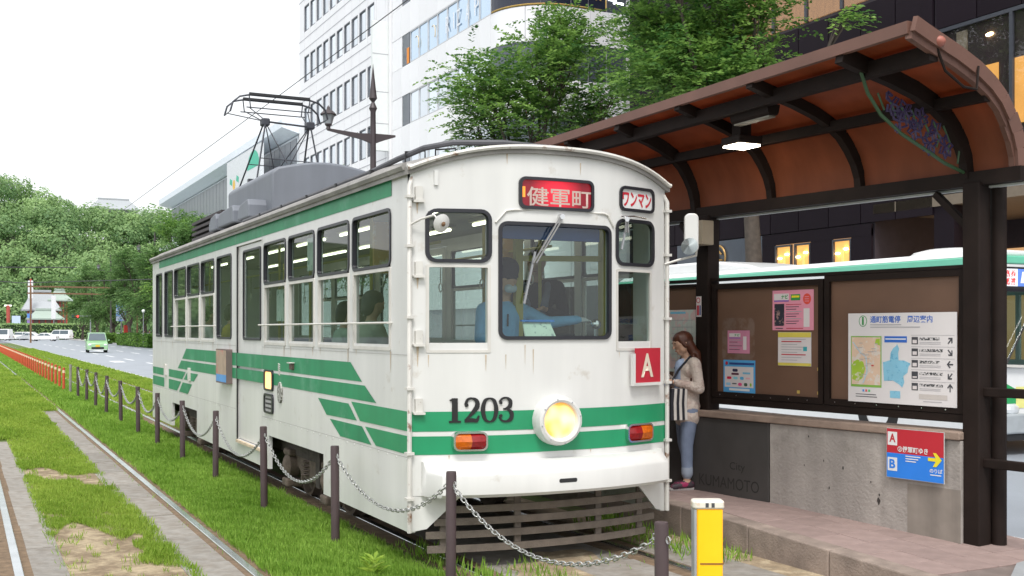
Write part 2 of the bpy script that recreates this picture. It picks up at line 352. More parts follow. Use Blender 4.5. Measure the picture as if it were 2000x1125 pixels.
# ---------------------------------------------------------------- platform
def pz(y): return .25 if y > 0 else max(.02, .25 + .036 * y)
M_tile = mat('platform_tile', (.295, .215, .195), .85, var=.16, scale=7, rnd=.09, bump=.2, bscale=90)
M_kerb = mat('platform_kerb', (.285, .225, .19), .9, var=.25, scale=6, rnd=.06, bump=.4, bscale=60, streak=.25)
M_grout = mat('platform_bed', (.19, .15, .135), .95, var=.2)
pl = struct(MB().add([(1.58,14,-.05),(3.35,14,-.05),(3.35,0,-.05),(1.58,0,-.05),(1.58,-7,-.05),(3.35,-7,-.05),(1.58,14,.238),(3.35,14,.238),(3.35,0,.238),(1.58,0,.238),(1.58,-7,-.01),(3.35,-7,-.01)],
   [(6,9,8,7),(9,10,11,8),(0,6,7,1),(6,0,3,9),(9,3,4,10),(7,8,2,1),(8,11,5,2),(10,4,5,11)]).build('platform', M_grout))
def tilt(y0, y1): return -math.atan2(pz(y0) - pz(y1), y1 - y0)
tile = None
for i in range(5):
    for j in range(19):
        x = 1.752 + i * .316; y = -2.45 + j * .316
        if tile is None: tile = MB().box(0, .309, 0, .309, -.03, 0).build('tile', M_tile, pl, bevel=.004, local=True); o = tile
        else: o = tile.copy(); col.objects.link(o); o.parent = pl
        o.location = (x, y, pz(y) + random.uniform(-.0015, .0015)); o.rotation_euler = (math.atan2(pz(y + .3) - pz(y), .3) , 0, 0)
for j in range(9):
    y = -5.4 + j * .95; a, b = pz(y), pz(y + .94)
    MB().add([(1.56,y,-.05),(1.745,y,-.05),(1.745,y+.94,-.05),(1.56,y+.94,-.05),(1.56,y,a+.004),(1.745,y,a+.004),(1.745,y+.94,b+.004),(1.56,y+.94,b+.004)],
      [(0,3,2,1),(4,5,6,7),(0,1,5,4),(1,2,6,5),(2,3,7,6),(3,0,4,7)]).build('kerb_stone', M_kerb, pl, bevel=.012)
MB().add([(1.75,-6.5,.012),(3.6,-6.5,.012),(3.6,-2.25,pz(-2.3)+.006),(2.55,-2.46,pz(-2.46)+.006),(1.75,-3.0,pz(-3.0)+.006)], [(0,1,2,3,4)]).build('ramp_surface', mat('ramp_concrete', (.30, .31, .32), .9, var=.12, bump=.3), pl)
# ================================================================ the tram
HW, LEN = 1.18, 12.75
def yf(x): return -.24 * (1 - min(1, abs(x) / HW) ** 2.2)
def ztop(x): return 3.285 - .19 * min(1.02, abs(x) / HW) ** 2.7
def Fr(x, z, o=0): return (x, yf(x) - o, z if z < 5 else ztop(x))
def Ls(y, z, o=0): return (-HW - o, y, z)
def Rs(y, z, o=0): return (HW + o, y, z)
M_wh = mat('tram_white', (.69, .685, .665), .40, var=.06, scale=1.2, streak=.10, coat=.25, c2=(.44, .38, .30), c2s=4.5, c2lo=.62, c2hi=.84)
M_whd = mat('tram_white_dirty', (.66, .64, .60), .45, var=.08, scale=5, streak=.22, c2=(.22, .11, .055), c2s=8, c2lo=.58, c2hi=.68)
M_gr = mat('tram_green', (.012, .27, .115), .4, var=.08, scale=4, coat=.2, streak=.08)
M_grf = mat('tram_green_faded', (.016, .25, .105), .5, var=.10, scale=3, streak=.2, c2=(.14, .36, .24), c2s=2.2, c2lo=.54, c2hi=.8)
M_rub = mat('black_rubber', (.018, .018, .024), .35, var=.1)
M_alu = mat('sash_frame', (.62, .60, .56), .45, var=.1, scale=5, streak=.12)
M_gl = glass('tram_glass', (.54, .65, .61))
M_blk = mat('black_metal', (.02, .02, .022), .5, var=.2)
M_und = mat('underframe_dust', (.055, .045, .038), .9, var=.35, scale=8, bump=.4)
M_bog = mat('bogie_brown', (.115, .088, .068), .85, var=.35, scale=10, bump=.5, bscale=50)
M_cream = mat('interior_cream', (.28, .29, .20), .6, var=.06)
M_yel = mat('interior_yellow', (.46, .40, .10), .5, var=.06)
M_seat = mat('seat_green', (.05, .15, .13), .9, var=.15, bump=.3)
M_chrome = mat('chrome', (.7, .7, .7), .2, metal=1, var=.1)
M_roof = mat('tram_roof', (.33, .315, .30), .85, var=.3, scale=6, bump=.4, bscale=30, c2=(.20, .19, .18), c2s=3, c2lo=.42, c2hi=.68)
M_ac = mat('ac_grey', (.175, .19, .22), .55, var=.08, scale=2, streak=.14)
tram = thing('tram', 'white and green tram with the number 1203 standing at the platform', 'tram', (0, 6.3, 0))
WIN2 = [(.411, 1.389), (1.475, 2.458), (2.557, 3.523), (3.622, 4.582), (7.354, 8.281), (8.396, 9.371), (9.474, 10.507)]   # two-part windows
WIN1 = [(6.273, 7.175), (10.652, 11.466), (11.734, 12.371)]                                                            # single panes
DOOR = (4.70, 5.96)
CUT = [(2.27, 4.38), (8.61, 10.75)]
H = [(a + .02, b - .02, 1.735, 2.825) for a, b in WIN2] + [(a + .02, b - .02, 1.755, 2.825) for a, b in WIN1] + [(*DOOR, .49, 2.90)] + [(a, b, .2, .665) for a, b in CUT]
def hole(y, z): return any(a < y < b and c < z < d for a, b, c, d in H)
ys = [0, LEN] + [k for h in H for k in h[:2]]; zs = [.285, 3.10] + [.49, .665, 1.735, 1.755, 2.825, 2.90]
lw = wallgrid(ys, zs, hole, Ls, .045).build('side_wall', M_wh, tram)
rw = wallgrid(ys, zs, hole, Rs, .045).build('side_wall', M_wh, tram)
# front shell
FW = {'LU': (-1.074, -.576, 2.373, 2.791), 'C': (-.521, .509, 1.775, 2.705), 'RU': (.559, 1.025, 2.385, 2.778)}
FL = {'LL': (-1.068, -.582, 1.74, 2.36), 'RL': (.565, .995, 1.745, 2.36)}
FH = [(a + .022, b - .022, c + .022, d - .022) for a, b, c, d in FW.values()] + [(a + .02, b - .02, c + .012, d) for a, b, c, d in FL.values()]
xs = [-HW + k * HW / 14 for k in range(29)] + [k for h in FH for k in h[:2]]; zf = [.57, 3.085, 9] + [k for h in FH for k in h[2:]]
fr = wallgrid(xs, zf, lambda x, z: any(a < x < b and c < z < d for a, b, c, d in FH), Fr, .05).build('front_wall', M_wh, tram, smooth=True)
MB().box(-HW, HW, LEN, LEN + .05, .29, 3.1).build('rear_wall', M_wh, tram)
for s in (-1, 1):                                             # triangular skirt gussets under the bumper ends
    MB().prism([(s * 1.175, .57), (s * .80, .57), (s * 1.06, .315), (s * 1.175, .29)], Fr, -.03, -.002).build('corner_skirt', M_wh, tram)
# roof
rx = sorted([-1.215 + k * 2.43 / 28 for k in range(29)] + [-1.19, -1.16, 1.16, 1.19])
def Rf(x, y, o=0):
    yy = yf(x) - .03 if y <= 0 else y
    k = 0 if y <= 0 else .5 if y < .5 else 1
    return (x, yy, (ztop(x) + .023) * (1 - k) + k * (3.325 - .20 * min(1.02, abs(x) / 1.2) ** 6) + o)
roof = wallgrid(rx, [0, .35, 1, 2, 3, 4, 5, 6, 7, 8, 9, 10, 11, 12, 12.8], lambda a, b: False, Rf, .06).build('roof', M_roof, tram, smooth=True)
MB().tube([(x, yf(x) - .045, ztop(x) + .012) for x in rx], .019, 6).build('drip_rail', M_whd, tram, smooth=True)
for s in (-1, 1):
    MB().tube([(s * 1.21, .02, 3.115), (s * 1.215, 12.78, 3.115)], .034, 6).build('gutter', M_roof, tram, smooth=True)
    MB().box(min(s*1.15,s*1.2), max(s*1.15,s*1.2), .02, 12.76, 3.08, 3.14).build('cornice', M_wh, tram)
    MB().tube([(s * 1.192, -.02, .29), (s * 1.192, -.02, 2.96), (s * 1.15, .02, 3.06)], .019, 8).build('corner_pipe', M_whd, tram, smooth=True)
    for z in (2.88, 2.5, 1.95, 1.4, .9, .55): MB().box(s * 1.192 - .03, s * 1.192 + .03, -.05, .015, z - .011, z + .011).build('pipe_clamp', M_whd, tram)
# stripes
def sheetpoly(name, pts, mp, m, sub=None):
    return MB().sheet(pts, mp, .0035).build(name, m, tram)
ST = [[(.40, 3.06), (.40, 2.93), (12.05, 2.93), (12.05, 3.06)],
 [(9.46, 1.567), (1.446, 1.567), (1.13, 1.405), (9.80, 1.405)], [(9.88, 1.375), (1.06, 1.375), (.765, 1.243), (10.2, 1.243)],
 [(2.44, 1.195), (1.50, 1.195), (1.27, 1.06), (2.16, 1.05)], [(1.425, 1.218), (.0, 1.22), (.0, 1.067), (1.18, 1.063)],
 [(2.06, 1.02), (1.13, 1.02), (.89, .883), (1.74, .883)], [(1.05, 1.025), (.0, 1.03), (.0, .887), (.775, .887)],
 [(12.74, 1.2), (11.52, 1.2), (11.52, 1.08), (12.74, 1.08)], [(11.05, 1.205), (9.5, 1.205), (9.81, 1.08), (11.05, 1.08)], [(9.37, 1.205), (8.51, 1.205), (8.85, 1.085), (9.67, 1.085)],
 [(12.74, 1.04), (11.52, 1.04), (11.52, .885), (12.74, .885)], [(11.05, 1.04), (9.9, 1.04), (10.27, .88), (11.05, .88)], [(9.76, 1.035), (8.99, 1.035), (9.33, .875), (10.08, .875)]]
for i, p in enumerate(ST): sheetpoly('green_stripe', p, Ls, M_gr if i in (4, 6) else M_grf)
for z0, z1 in ((1.067, 1.22), (.887, 1.03)):
    mb = MB(); X = [-HW + k * 2 * HW / 40 for k in range(41)]
    for a, b in zip(X, X[1:]): mb.add([Fr(a, z0, .0035), Fr(b, z0, .0035), Fr(b, z1, .0035), Fr(a, z1, .0035)], [(0, 1, 2, 3)])
    mb.build('green_stripe', M_gr, tram)
# window frames and panes
def inset(r, k): return (r[0] + k, r[1] - k, r[2] + k, r[3] - k)
def window(r, mp, fm, rad, w, d1, sub, pd=-.02, nm='window', pm=None):
    f = MB().ring(rrect(*r, rad, 5, sub), rrect(*inset(r, w), max(.01, rad - w), 5, sub), mp, -.03, d1).build(nm, fm, tram, smooth=True)
    pr = inset(r, w * .6)
    if mp is Fr:
        mb = MB(); n = 8; X = [pr[0] + (pr[1] - pr[0]) * k / n for k in range(n + 1)]
        for a, b in zip(X, X[1:]): mb.add([Fr(a, pr[2], pd), Fr(b, pr[2], pd), Fr(b, pr[3], pd), Fr(a, pr[3], pd)], [(0, 1, 2, 3)])
        mb.build('pane', pm or M_gl, f, smooth='all', fix=True)
    else: MB().sheet([(pr[0], pr[2]), (pr[1], pr[2]), (pr[1], pr[3]), (pr[0], pr[3])], mp, pd).build('pane', pm or M_gl, f)
    return f
for mp in (Ls, Rs):
    for a, b in WIN2:
        window((a, b, 2.365, 2.84), mp, M_rub, .07, .026, .012, 0)
        window((a + .012, b - .012, 1.685, 2.362), mp, M_alu, .012, .03, .008, 0)
    for a, b in WIN1: window((a, b, 1.735, 2.84), mp, M_rub, .06, .024, .012, 0)
    for a, b in ((.40, 4.70), (7.27, 10.65)):
        MB().tube([mp(a, 1.91, .0), mp(a, 1.91, .035), mp(b, 1.91, .035), mp(b, 1.91, 0)], .010, 6).build('window_bar', M_alu, tram)
    d0, d1 = DOOR
    dg = (4.80, 5.70, 1.73, 2.83)
    dh = wallgrid([d0 + .012, d1 - .012, dg[0] + .02, dg[1] - .02], [.50, 2.89, dg[2] + .02, dg[3] - .02], lambda y, z: dg[0] < y < dg[1] and dg[2] < z < dg[3], lambda a, b, o: mp(a, b, o - .022), .03).build('door', M_wh, tram)
    f = MB().ring(rrect(*dg, .05, 5), rrect(*inset(dg, .024), .03, 5), mp, -.03, -.008).build('door_window', M_rub, dh, smooth=True)
    MB().sheet([(dg[0], dg[2]), (dg[1], dg[2]), (dg[1], dg[3]), (dg[0], dg[3])], mp, -.035).build('pane', M_gl, dh)
    MB().box(*sorted((mp(0,0,-.02)[0], mp(0,0,.03)[0])), d0 - .02, d1 - .05, .455, .487).build('door_step', mat('door_sill', (.62, .50, .36), .6, var=.2), dh)
    MB().box(*sorted((mp(0,0,-.01)[0], mp(0,0,.006)[0])), d1 - .012, d1 + .012, .49, 2.9).build('door_seal', M_blk, dh)
M_glf = glass('windscreen_glass', (.70, .80, .77))
for k, r in FW.items(): window(r, Fr, M_rub, .085 if k != 'C' else .07, .028, .016, .12, pm=M_glf)
for k, (a, b, c, d) in FL.items(): window((a, b, c - .065, d), Fr, M_alu, .012, .022, .006, .12, pm=M_glf)
hp = [(-.545, 2.69), (-.46, 2.785), (-.40, 2.795), (.43, 2.805), (.475, 2.79), (.535, 2.70)]
MB().tube([Fr(x, z, .008) for x, z in hp], .009, 5).build('windscreen_hood', M_whd, tram)
# destination box and one-man sign
def signbox(r, lab):
    return MB().ring(rrect(*r, .055, 5, .1), rrect(*inset(r, .024), .035, 5, .1), Fr, -.002, .022).build('sign_frame', M_rub, tram, smooth=True)
db = (-.355, .325, 2.808, 3.062); f = signbox(db, '')
m = mat('destination_red', (.13, .006, .014), .4, var=.1, emit=.9, ecol=(.62, .012, .03))
t = m.node_tree; b_ = t.nodes['Principled BSDF']; tcd = nn(t, 'ShaderNodeTexCoord'); vm = nn(t, 'ShaderNodeVectorMath', operation='DISTANCE'); vm.inputs[1].default_value = (-.02, -6.54, 2.95)
t.links.new(tcd.outputs['Object'], vm.inputs[0]); mrd = nn(t, 'ShaderNodeMapRange'); mrd.inputs[1].default_value = .02; mrd.inputs[2].default_value = .24; mrd.inputs[3].default_value = 1.25; mrd.inputs[4].default_value = .16
t.links.new(vm.outputs['Value'], mrd.inputs[0]); t.links.new(mrd.outputs[0], b_.inputs['Emission Strength'])     # one bulb behind the blind
pr = inset(db, .02)
def frsheet(name, a, b, z0, z1, d, m, parent, n=8):
    mb = MB(); X = [a + (b - a) * k / n for k in range(n + 1)]
    for p, q in zip(X, X[1:]): mb.add([Fr(p, z0, d), Fr(q, z0, d), Fr(q, z1, d), Fr(p, z1, d)], [(0, 1, 2, 3)])
    return mb.build(name, m, parent)
frsheet('sign_face', pr[0], pr[1], pr[2], pr[3], .004, m, f)
M_let = mat('sign_letters', (.42, .33, .29), .5, var=.05, emit=.08, ecol=(1, .75, .6))
text('lettering', '健軍町', -.285, .30, 2.835, 2.985, Fr, M_let, f, .006, .012)
frsheet('sign_marker', -.335, -.30, 2.90, 2.985, .006, mat('orange_panel', (.8, .25, .03), .5, emit=.6), f, 1)
wb = (.60, 1.02, 2.842, 3.05); f = signbox(wb, '')
pr = inset(wb, .02); frsheet('sign_face', pr[0], pr[1], pr[2], pr[3], .004, mat('sign_white', (.75, .75, .74), .4, var=.03), f)
text('lettering', 'ワンマン', .635, .985, 2.88, 3.005, Fr, mat('sign_red_letters', (.55, .02, .04), .5, var=.05), f, .007, .03)
# fleet number, serif figures raised off the paint
def stroke(pts, w, n=6):
    """variable-width stroke through pts (Catmull-Rom), as 2-D quads"""
    P = []; W = []
    for i in range(len(pts) - 1):
        p0, p1, p2, p3 = pts[max(i - 1, 0)], pts[i], pts[i + 1], pts[min(i + 2, len(pts) - 1)]
        for k in range(n):
            t = k / n; P.append(tuple(.5 * ((2 * p1[j]) + (-p0[j] + p2[j]) * t + (2 * p0[j] - 5 * p1[j] + 4 * p2[j] - p3[j]) * t * t + (-p0[j] + 3 * p1[j] - 3 * p2[j] + p3[j]) * t ** 3) for j in (0, 1))); W.append(w[i] + (w[i + 1] - w[i]) * t)
    P.append(pts[-1]); W.append(w[-1]); q = []
    for i in range(len(P)):
        a, b = P[max(i - 1, 0)], P[min(i + 1, len(P) - 1)]; dx, dy = b[0] - a[0], b[1] - a[1]; L = math.hypot(dx, dy) or 1
        q.append(((P[i][0] - dy / L * W[i] / 2, P[i][1] + dx / L * W[i] / 2), (P[i][0] + dy / L * W[i] / 2, P[i][1] - dx / L * W[i] / 2)))
    return q
def stroked(mb, q, mp, d0, d1):
    for (a, b), (c, d) in zip(q, q[1:]): mb.prism([a, b, d, c], mp, d0, d1)
DIG = {'1': [([(.28, .02), (.28, .98)], [.30, .30]), ([(.02, .05), (.55, .05)], [.09, .09]), ([(.28, .94), (.06, .90)], [.12, .07])],
 '2': [([(.10, .72), (.20, .92), (.42, .97), (.62, .86), (.64, .66), (.48, .45), (.26, .25), (.08, .09)], [.14, .12, .09, .20, .26, .20, .12, .08]), ([(.06, .075), (.40, .10), (.62, .09), (.72, .28)], [.15, .19, .17, .06]), ([(.08, .68), (.16, .70), (.22, .72)], [.12, .16, .12])],
 '0': [([(.38, .97), (.60, .86), (.70, .5), (.60, .14), (.38, .03), (.16, .14), (.06, .5), (.16, .86), (.38, .97)], [.06, .17, .24, .17, .06, .17, .24, .17, .06])],
 '3': [([(.08, .80), (.20, .94), (.42, .97), (.60, .84), (.58, .64), (.40, .54), (.26, .53)], [.12, .09, .09, .20, .22, .10, .06]), ([(.28, .53), (.48, .50), (.66, .36), (.64, .14), (.42, .03), (.18, .07), (.06, .22)], [.05, .09, .22, .22, .10, .09, .10]), ([(.06, .24), (.14, .25), (.2, .24)], [.12, .17, .12]), ([(.08, .78), (.16, .78), (.2, .78)], [.10, .15, .1])]}
M_num = mat('number_black', (.016, .015, .016), .4, var=.1)
for k, (ch, x0) in enumerate(zip('1203', (-.905, -.795, -.655, -.525))):
    mb = MB(); W_, H_ = .165, .195
    for pts, w in DIG[ch]: stroked(mb, [((a[0] * W_ + x0, a[1] * H_ + 1.132), (b[0] * W_ + x0, b[1] * H_ + 1.132)) for a, b in stroke([(p[0], p[1]) for p in pts], [k * .84 for k in w])], Fr, .002, .012)
    mb.build('number_digit', M_num, tram, fix=False)
# headlight
hc = Vector(Fr(-.04, 1.135, 0)); ax = Vector((-.04, -1, 0)).normalized()
hl = MB().lathe([(.20, .0), (.20, .07), (.187, .115), (.165, .125), (.148, .118), (.14, .09)], hc, 28, ax=ax).build('headlight', M_wh, tram, smooth=True)
m = mat('headlight_lens', (.75, .42, .12), .15, var=.0, emit=3.0, ecol=(1, .62, .18))
t = m.node_tree; n_ = nn(t, 'ShaderNodeTexNoise'); n_.inputs['Scale'].default_value = 5.5; n_.inputs['Detail'].default_value = 1; rp = nn(t, 'ShaderNodeValToRGB'); rp.color_ramp.elements[0].position = .36; rp.color_ramp.elements[0].color = (.80, .27, .03, 1); rp.color_ramp.elements[1].position = .6; rp.color_ramp.elements[1].color = (1, .84, .50, 1)
t.links.new(nn(t, 'ShaderNodeTexCoord').outputs['Object'], n_.inputs['Vector']); t.links.new(n_.outputs[0], rp.inputs[0]); t.links.new(rp.outputs[0], t.nodes['Principled BSDF'].inputs['Emission Color']); t.nodes['Principled BSDF'].inputs['Emission Strength'].default_value = .9
MB().lathe([(.145, .085), (.12, .10), (.07, .112), (.0, .117)], hc, 28, ax=ax).build('lens', m, hl, smooth='all')
for k in range(8):
    a = k * math.pi / 4 + .2; u = Vector((1, -.04, 0)).normalized(); MB().cyl(hc + ax * .121 + (u * math.cos(a) + Vector((0, 0, 1)) * math.sin(a)) * .172, hc + ax * .128 + (u * math.cos(a) + Vector((0, 0, 1)) * math.sin(a)) * .172, .006, n=6).build('screw', M_chrome, hl)
# indicator and tail lamps
M_or = mat('lamp_orange', (.56, .12, .008), .22, var=.25, scale=45); M_rd = mat('lamp_red', (.24, .006, .008), .22, var=.25, scale=45)
for s, (a, b, c, d) in ((-1, (-.885, -.625, .915, 1.065)), (1, (.665, .975, .915, 1.07))):
    f = MB().ring(rrect(a, b, c, d, .045, 4, .08), rrect(a + .014, b - .014, c + .014, d - .014, .034, 4, .08), Fr, .0, .055).build('tail_lamp', M_chrome, tram, smooth=True)
    mid = (a + b) / 2
    def half(x0, x1, mm, nm):
        mb = MB(); n = 6; X = [x0 + (x1 - x0) * k / n for k in range(n + 1)]
        e = lambda x: .05 + .03 * (1 - ((x - mid) / ((b - a) / 2)) ** 2)
        for p, q in zip(X, X[1:]):
            Z = [c + .013, c + .035, (c + d) / 2, d - .035, d - .013]; O = [0, .6, 1, .6, 0]
            for i in range(4): mb.add([Fr(p, Z[i], .035 + (e(p) - .035) * O[i]), Fr(q, Z[i], .035 + (e(q) - .035) * O[i]), Fr(q, Z[i+1], .035 + (e(q) - .035) * O[i+1]), Fr(p, Z[i+1], .035 + (e(p) - .035) * O[i+1])], [(0, 1, 2, 3)])
        mb.build(nm, mm, f, smooth='all')
    if s < 0: half(a + .014, mid, M_or, 'indicator_lens'); half(mid, b - .014, M_rd, 'tail_lens')
    else: half(a + .014, mid, M_rd, 'tail_lens'); half(mid, b - .014, M_or, 'indicator_lens')
# bumper
prof = [(0, .835), (.10, .838), (.205, .765), (.215, .74), (.215, .60), (.19, .575), (0, .572)]
mb = MB(); X = [-1.10 + k * 2.20 / 30 for k in range(31)]; rows = []
for i, x in enumerate(X):
    e = min(1, (1.10 - abs(x)) / .06 + .55) if abs(x) > 1.04 else 1
    rows.append([Fr(x, z if z > .7 else z, -.03 + (o + .03) * e) for o, z in prof])
b0 = len(mb.v); mb.v += [p for r in rows for p in r]; n = len(prof)
for i in range(30):
    for j in range(n - 1): mb.f.append([b0 + i*n + j, b0 + (i+1)*n + j, b0 + (i+1)*n + j + 1, b0 + i*n + j + 1]); mb.m.append(0)
mb.f.append([b0 + j for j in range(n)]); mb.m.append(0); mb.f.append([b0 + 30*n + j for j in range(n)]); mb.m.append(0)
bp = mb.build('bumper', M_wh, tram, smooth=True)
MB().prism(rrect(-.115, .045, .662, .694, .014, 3, .05), Fr, .205, .2165).build('bumper_slot', M_blk, bp)
MB().prism(rrect(-.105, .01, .762, .832, .03, 3, .05), lambda x, z, o: Fr(x, z, .215 - (z - .752) * 1.4 + o), 0, .004).build('bumper_notch', mat('rusty_notch', (.40, .27, .17), .8, c2=(.7, .68, .64), c2s=30, var=.2), bp)
for x in (-.80, .93): MB().prism([(x + .045 * math.cos(a), .80 + .03 * math.sin(a)) for a in [k * math.pi / 6 for k in range(12)]], lambda x, z, o: Fr(x, z, .215 - (z - .752) * 1.4 + o), 0, .006).build('bumper_cap', M_alu, bp)
# lifeguard under the bumper
lg = mat('lifeguard_wood', (.135, .11, .09), .85, var=.25, scale=9, bump=.3)
for i, (z, x0, x1) in enumerate(((.455, -.95, .98), (.36, -1.0, 1.02), (.26, -1.06, 1.04), (.15, -1.05, .93), (.09, -1.05, .85))):
    if i == 4: continue
    xx = [x0 + (x1 - x0) * k / 16 for k in range(17)]; mb = MB()
    for p, q in zip(xx, xx[1:]): mb.bar((p, .02 + yf(p) * .9, z), (q, .02 + yf(q) * .9, z), .02, .055)
    mb.build('lifeguard_slat', lg, tram)
for x in (-.92, -.33, .42, .88): MB().bar((x, .05 + yf(x) * .9, .12), (x, .05 + yf(x) * .9, .58), .055, .02, up=(0, 1, 0)).build('lifeguard_post', lg, tram)
# A route plate
ap = MB().prism([(.715, 1.385), (1.085, 1.385), (1.085, 1.41), (.745, 1.41), (.745, 1.655), (.715, 1.655)], Fr, .02, .06).build('route_plate_holder', M_wh, tram)
frsheet('route_plate', .745, 1.075, 1.41, 1.70, .045, mat('plate_red', (.48, .02, .04), .45, var=.08), ap, 4)
text('lettering', 'A', .82, .975, 1.455, 1.655, Fr, mat('plate_cream', (.70, .60, .48), .5, var=.05), ap, .049, .03)
# wipers, mirrors, hinges, clips
def wiper(pv, a, b, o=.03):
    w = MB().cyl(Fr(pv[0], pv[1], 0), Fr(pv[0], pv[1], .05), .022, n=10).build('wiper', M_chrome, tram)
    for k in (-.012, .014): MB().bar(Fr(pv[0] + k, pv[1], .04), Fr(a[0] + k, a[1], .035), .012, .009, up=(0, 1, 0)).build('wiper_arm', mat('wiper_steel', (.35, .34, .33), .35, metal=.8), w)
    MB().bar(Fr(*a, .025) if False else Fr(a[0] + .012, a[1] + .09, .022), Fr(b[0], b[1], .018), .014, .014, up=(0, 1, 0)).build('wiper_blade', mat('wiper_rubber', (.30, .31, .33), .4), w)
wiper((.005, 2.755), (-.235, 2.38), (-.315, 2.06)); wiper((.655, 2.77), (.66, 2.66), (.615, 2.52))
MB().tube([Fr(.60, 2.79, .03), Fr(.75, 2.80, .04), Fr(.9, 2.79, .03)], .006, 5).build('wiper_rod', M_chrome, tram)
ms = MB().tube([(1.16, -.03, 2.42), (1.28, -.07, 2.46), (1.44, -.10, 2.50), (1.45, -.10, 2.62)], .011, 6).build('mirror', M_whd, tram, smooth=True)
MB().prism(rrect(-.06, .06, -.17, .17, .045, 4), lambda a, b, d: (1.375 + a * .894 + d * .447, -.12 - a * .447 + d * .894, 2.69 + b), -.03, .03).build('mirror_housing', M_wh, ms, smooth=True, bevel=.01)
MB().lathe([(.0, -.01), (.06, -.008), (.075, .01), (.0, .03)], (1.33, -.16, 2.57), 16, ax=(-.6, -.5, .15)).build('convex_mirror', mat('mirror_back', (.30, .33, .33), .15, metal=.7), ms, smooth=True)
ls = MB().tube([(-1.19, -.02, 2.66), (-1.13, -.10, 2.70), (-1.05, -.17, 2.73), (-1.02, -.2, 2.68)], .009, 6).build('mirror', M_whd, tram, smooth=True)
MB().lathe([(.0, -.012), (.066, -.008), (.073, .006), (.045, .02), (.0, .026)], (-1.01, -.215, 2.665), 18, ax=(.25, -1, -.35)).build('mirror_disc', M_wh, ls, smooth=True)
MB().lathe([(.0, .027), (.02, .031), (.0, .042)], (-1.01, -.215, 2.665), 8, ax=(.25, -1, -.35)).build('mirror_boss', M_rust, ls)
for z in (2.90, 2.32, 1.79, 1.265):
    h_ = MB().prism(rrect(-1.150, -1.10, z - .05, z + .06, .008), Fr, 0, .035).build('hinge', M_whd, tram)
    MB().prism(rrect(-1.165, -1.085, z - .065, z - .045, .006), Fr, 0, .045).build('hinge_plate', M_whd, h_)
MB().prism(rrect(-1.012, -.985, 2.97, 3.085, .004), Fr, 0, .02).build('flag_socket', M_wh, tram)
# things on the side
dp = MB().prism(rrect(6.23, 6.88, 1.16, 1.605, .01), Ls, .0, .075).build('side_destination', mat('plate_brown', (.16, .12, .11), .6, var=.1), tram)
MB().sheet([(6.25, 1.275), (6.86, 1.275), (6.86, 1.59), (6.25, 1.59)], Ls, .077).build('plate_print', mat('plate_print_beige', (.40, .30, .22), .6, c2=(.45, .10, .10), c2s=3, var=.2), dp)
MB().sheet([(6.25, 1.18), (6.86, 1.18), (6.86, 1.275), (6.25, 1.275)], Ls, .077).build('plate_print', mat('plate_print_blue', (.10, .30, .62), .6), dp)
M_ind = mat('indicator_lit', (.9, .55, .3), .3, var=0, emit=1.3, ecol=(1, .45, .14))
for z0, z1, mm, nm in ((1.17, 1.405, M_ind, 'side_indicator'), (.915, 1.135, mat('grille_grey', (.35, .35, .34), .6, var=.2, scale=40), 'side_grille')):
    f = MB().ring(rrect(4.14, 4.545, z0, z1, .05), rrect(4.185, 4.50, z0 + .022, z1 - .022, .03), Ls, 0, .02).build(nm, M_rub, tram, smooth=True)
    MB().sheet([(4.17, z0 + .02), (4.515, z0 + .02), (4.515, z1 - .02), (4.17, z1 - .02)], Ls, .008).build('face', mm, f)
    if nm == 'side_grille':
        for k in range(3): MB().sheet([(4.2, z0 + .05 + k * .05), (4.48, z0 + .05 + k * .05), (4.48, z0 + .07 + k * .05), (4.2, z0 + .07 + k * .05)], Ls, .010).build('grille_row', M_blk, f)
ov = MB().prism([(3.845 + .085 * math.cos(a), 1.175 + .115 * math.sin(a)) for a in [k * math.pi / 8 for k in range(16)]], Ls, 0, .02).build('oval_vent', mat('vent_grey', (.16, .16, .14), .7, c2=(.5, .5, .46), c2s=30, c2lo=.5, c2hi=.55), tram)
for k in range(6): MB().bar(Ls(3.86, 1.475 - k * .022, .006), Ls(3.93, 1.485 - k * .022, .006), .012, .008, up=(1, 0, 0)).build('chain_mark', M_whd, tram)
hk = MB().prism(rrect(3.29, 3.40, 1.44, 1.50, .01), Ls, 0, .03).build('hook', M_bog, tram); MB().prism(rrect(3.28, 3.42, 1.505, 1.515, .003), Ls, 0, .05).build('hook_cap', M_whd, hk)
for y in (11.35, 9.15): MB().prism(rrect(y - .06, y + .06, 1.08, 1.28, .01), Ls, 0, .03).build('latch', M_whd, tram)
# roof equipment
acp = [(-.76, 3.18), (.70, 3.18), (.70, 3.86), (.60, 3.93)] + [(.60 - 1.28 * k / 8, 3.93 + .10 * math.sin(math.pi * k / 8)) for k in range(1, 8)] + [(-.68, 3.93), (-.76, 3.86)]
ac = MB().prism(acp, lambda a, b, d: (a, d, b), 5.9, 8.45).build('air_conditioner', M_ac, tram, smooth=True, bevel=.03)
for y0, y1, x in ((6.15, 6.75, -1.0), (6.95, 7.95, -1.02), (8.15, 8.65, -1.0)):
    MB().prism([(y0, 3.30), (y1, 3.30), (y1, 3.42), (y1 - .12, 3.50), (y0 + .05, 3.54), (y0, 3.46)], lambda a, b, d: (d, a, b), x, -.72).build('intake_hood', M_ac, ac, bevel=.02)
rb = MB().box(-.62, .62, 9.6, 11.6, 3.24, 3.42).build('resistor_box', mat('resistor_brown', (.05, .042, .045), .7, var=.2), tram)
for k in range(5): MB().box(-.7, -.62, 9.55, 11.65, 3.30 + k * .09, 3.345 + k * .09).build('louvre', MATS['resistor_brown'], rb)
MB().box(-.62, .62, 9.6, 11.6, 3.425, 3.75).build('resistor_cover', MATS['resistor_brown'], rb)
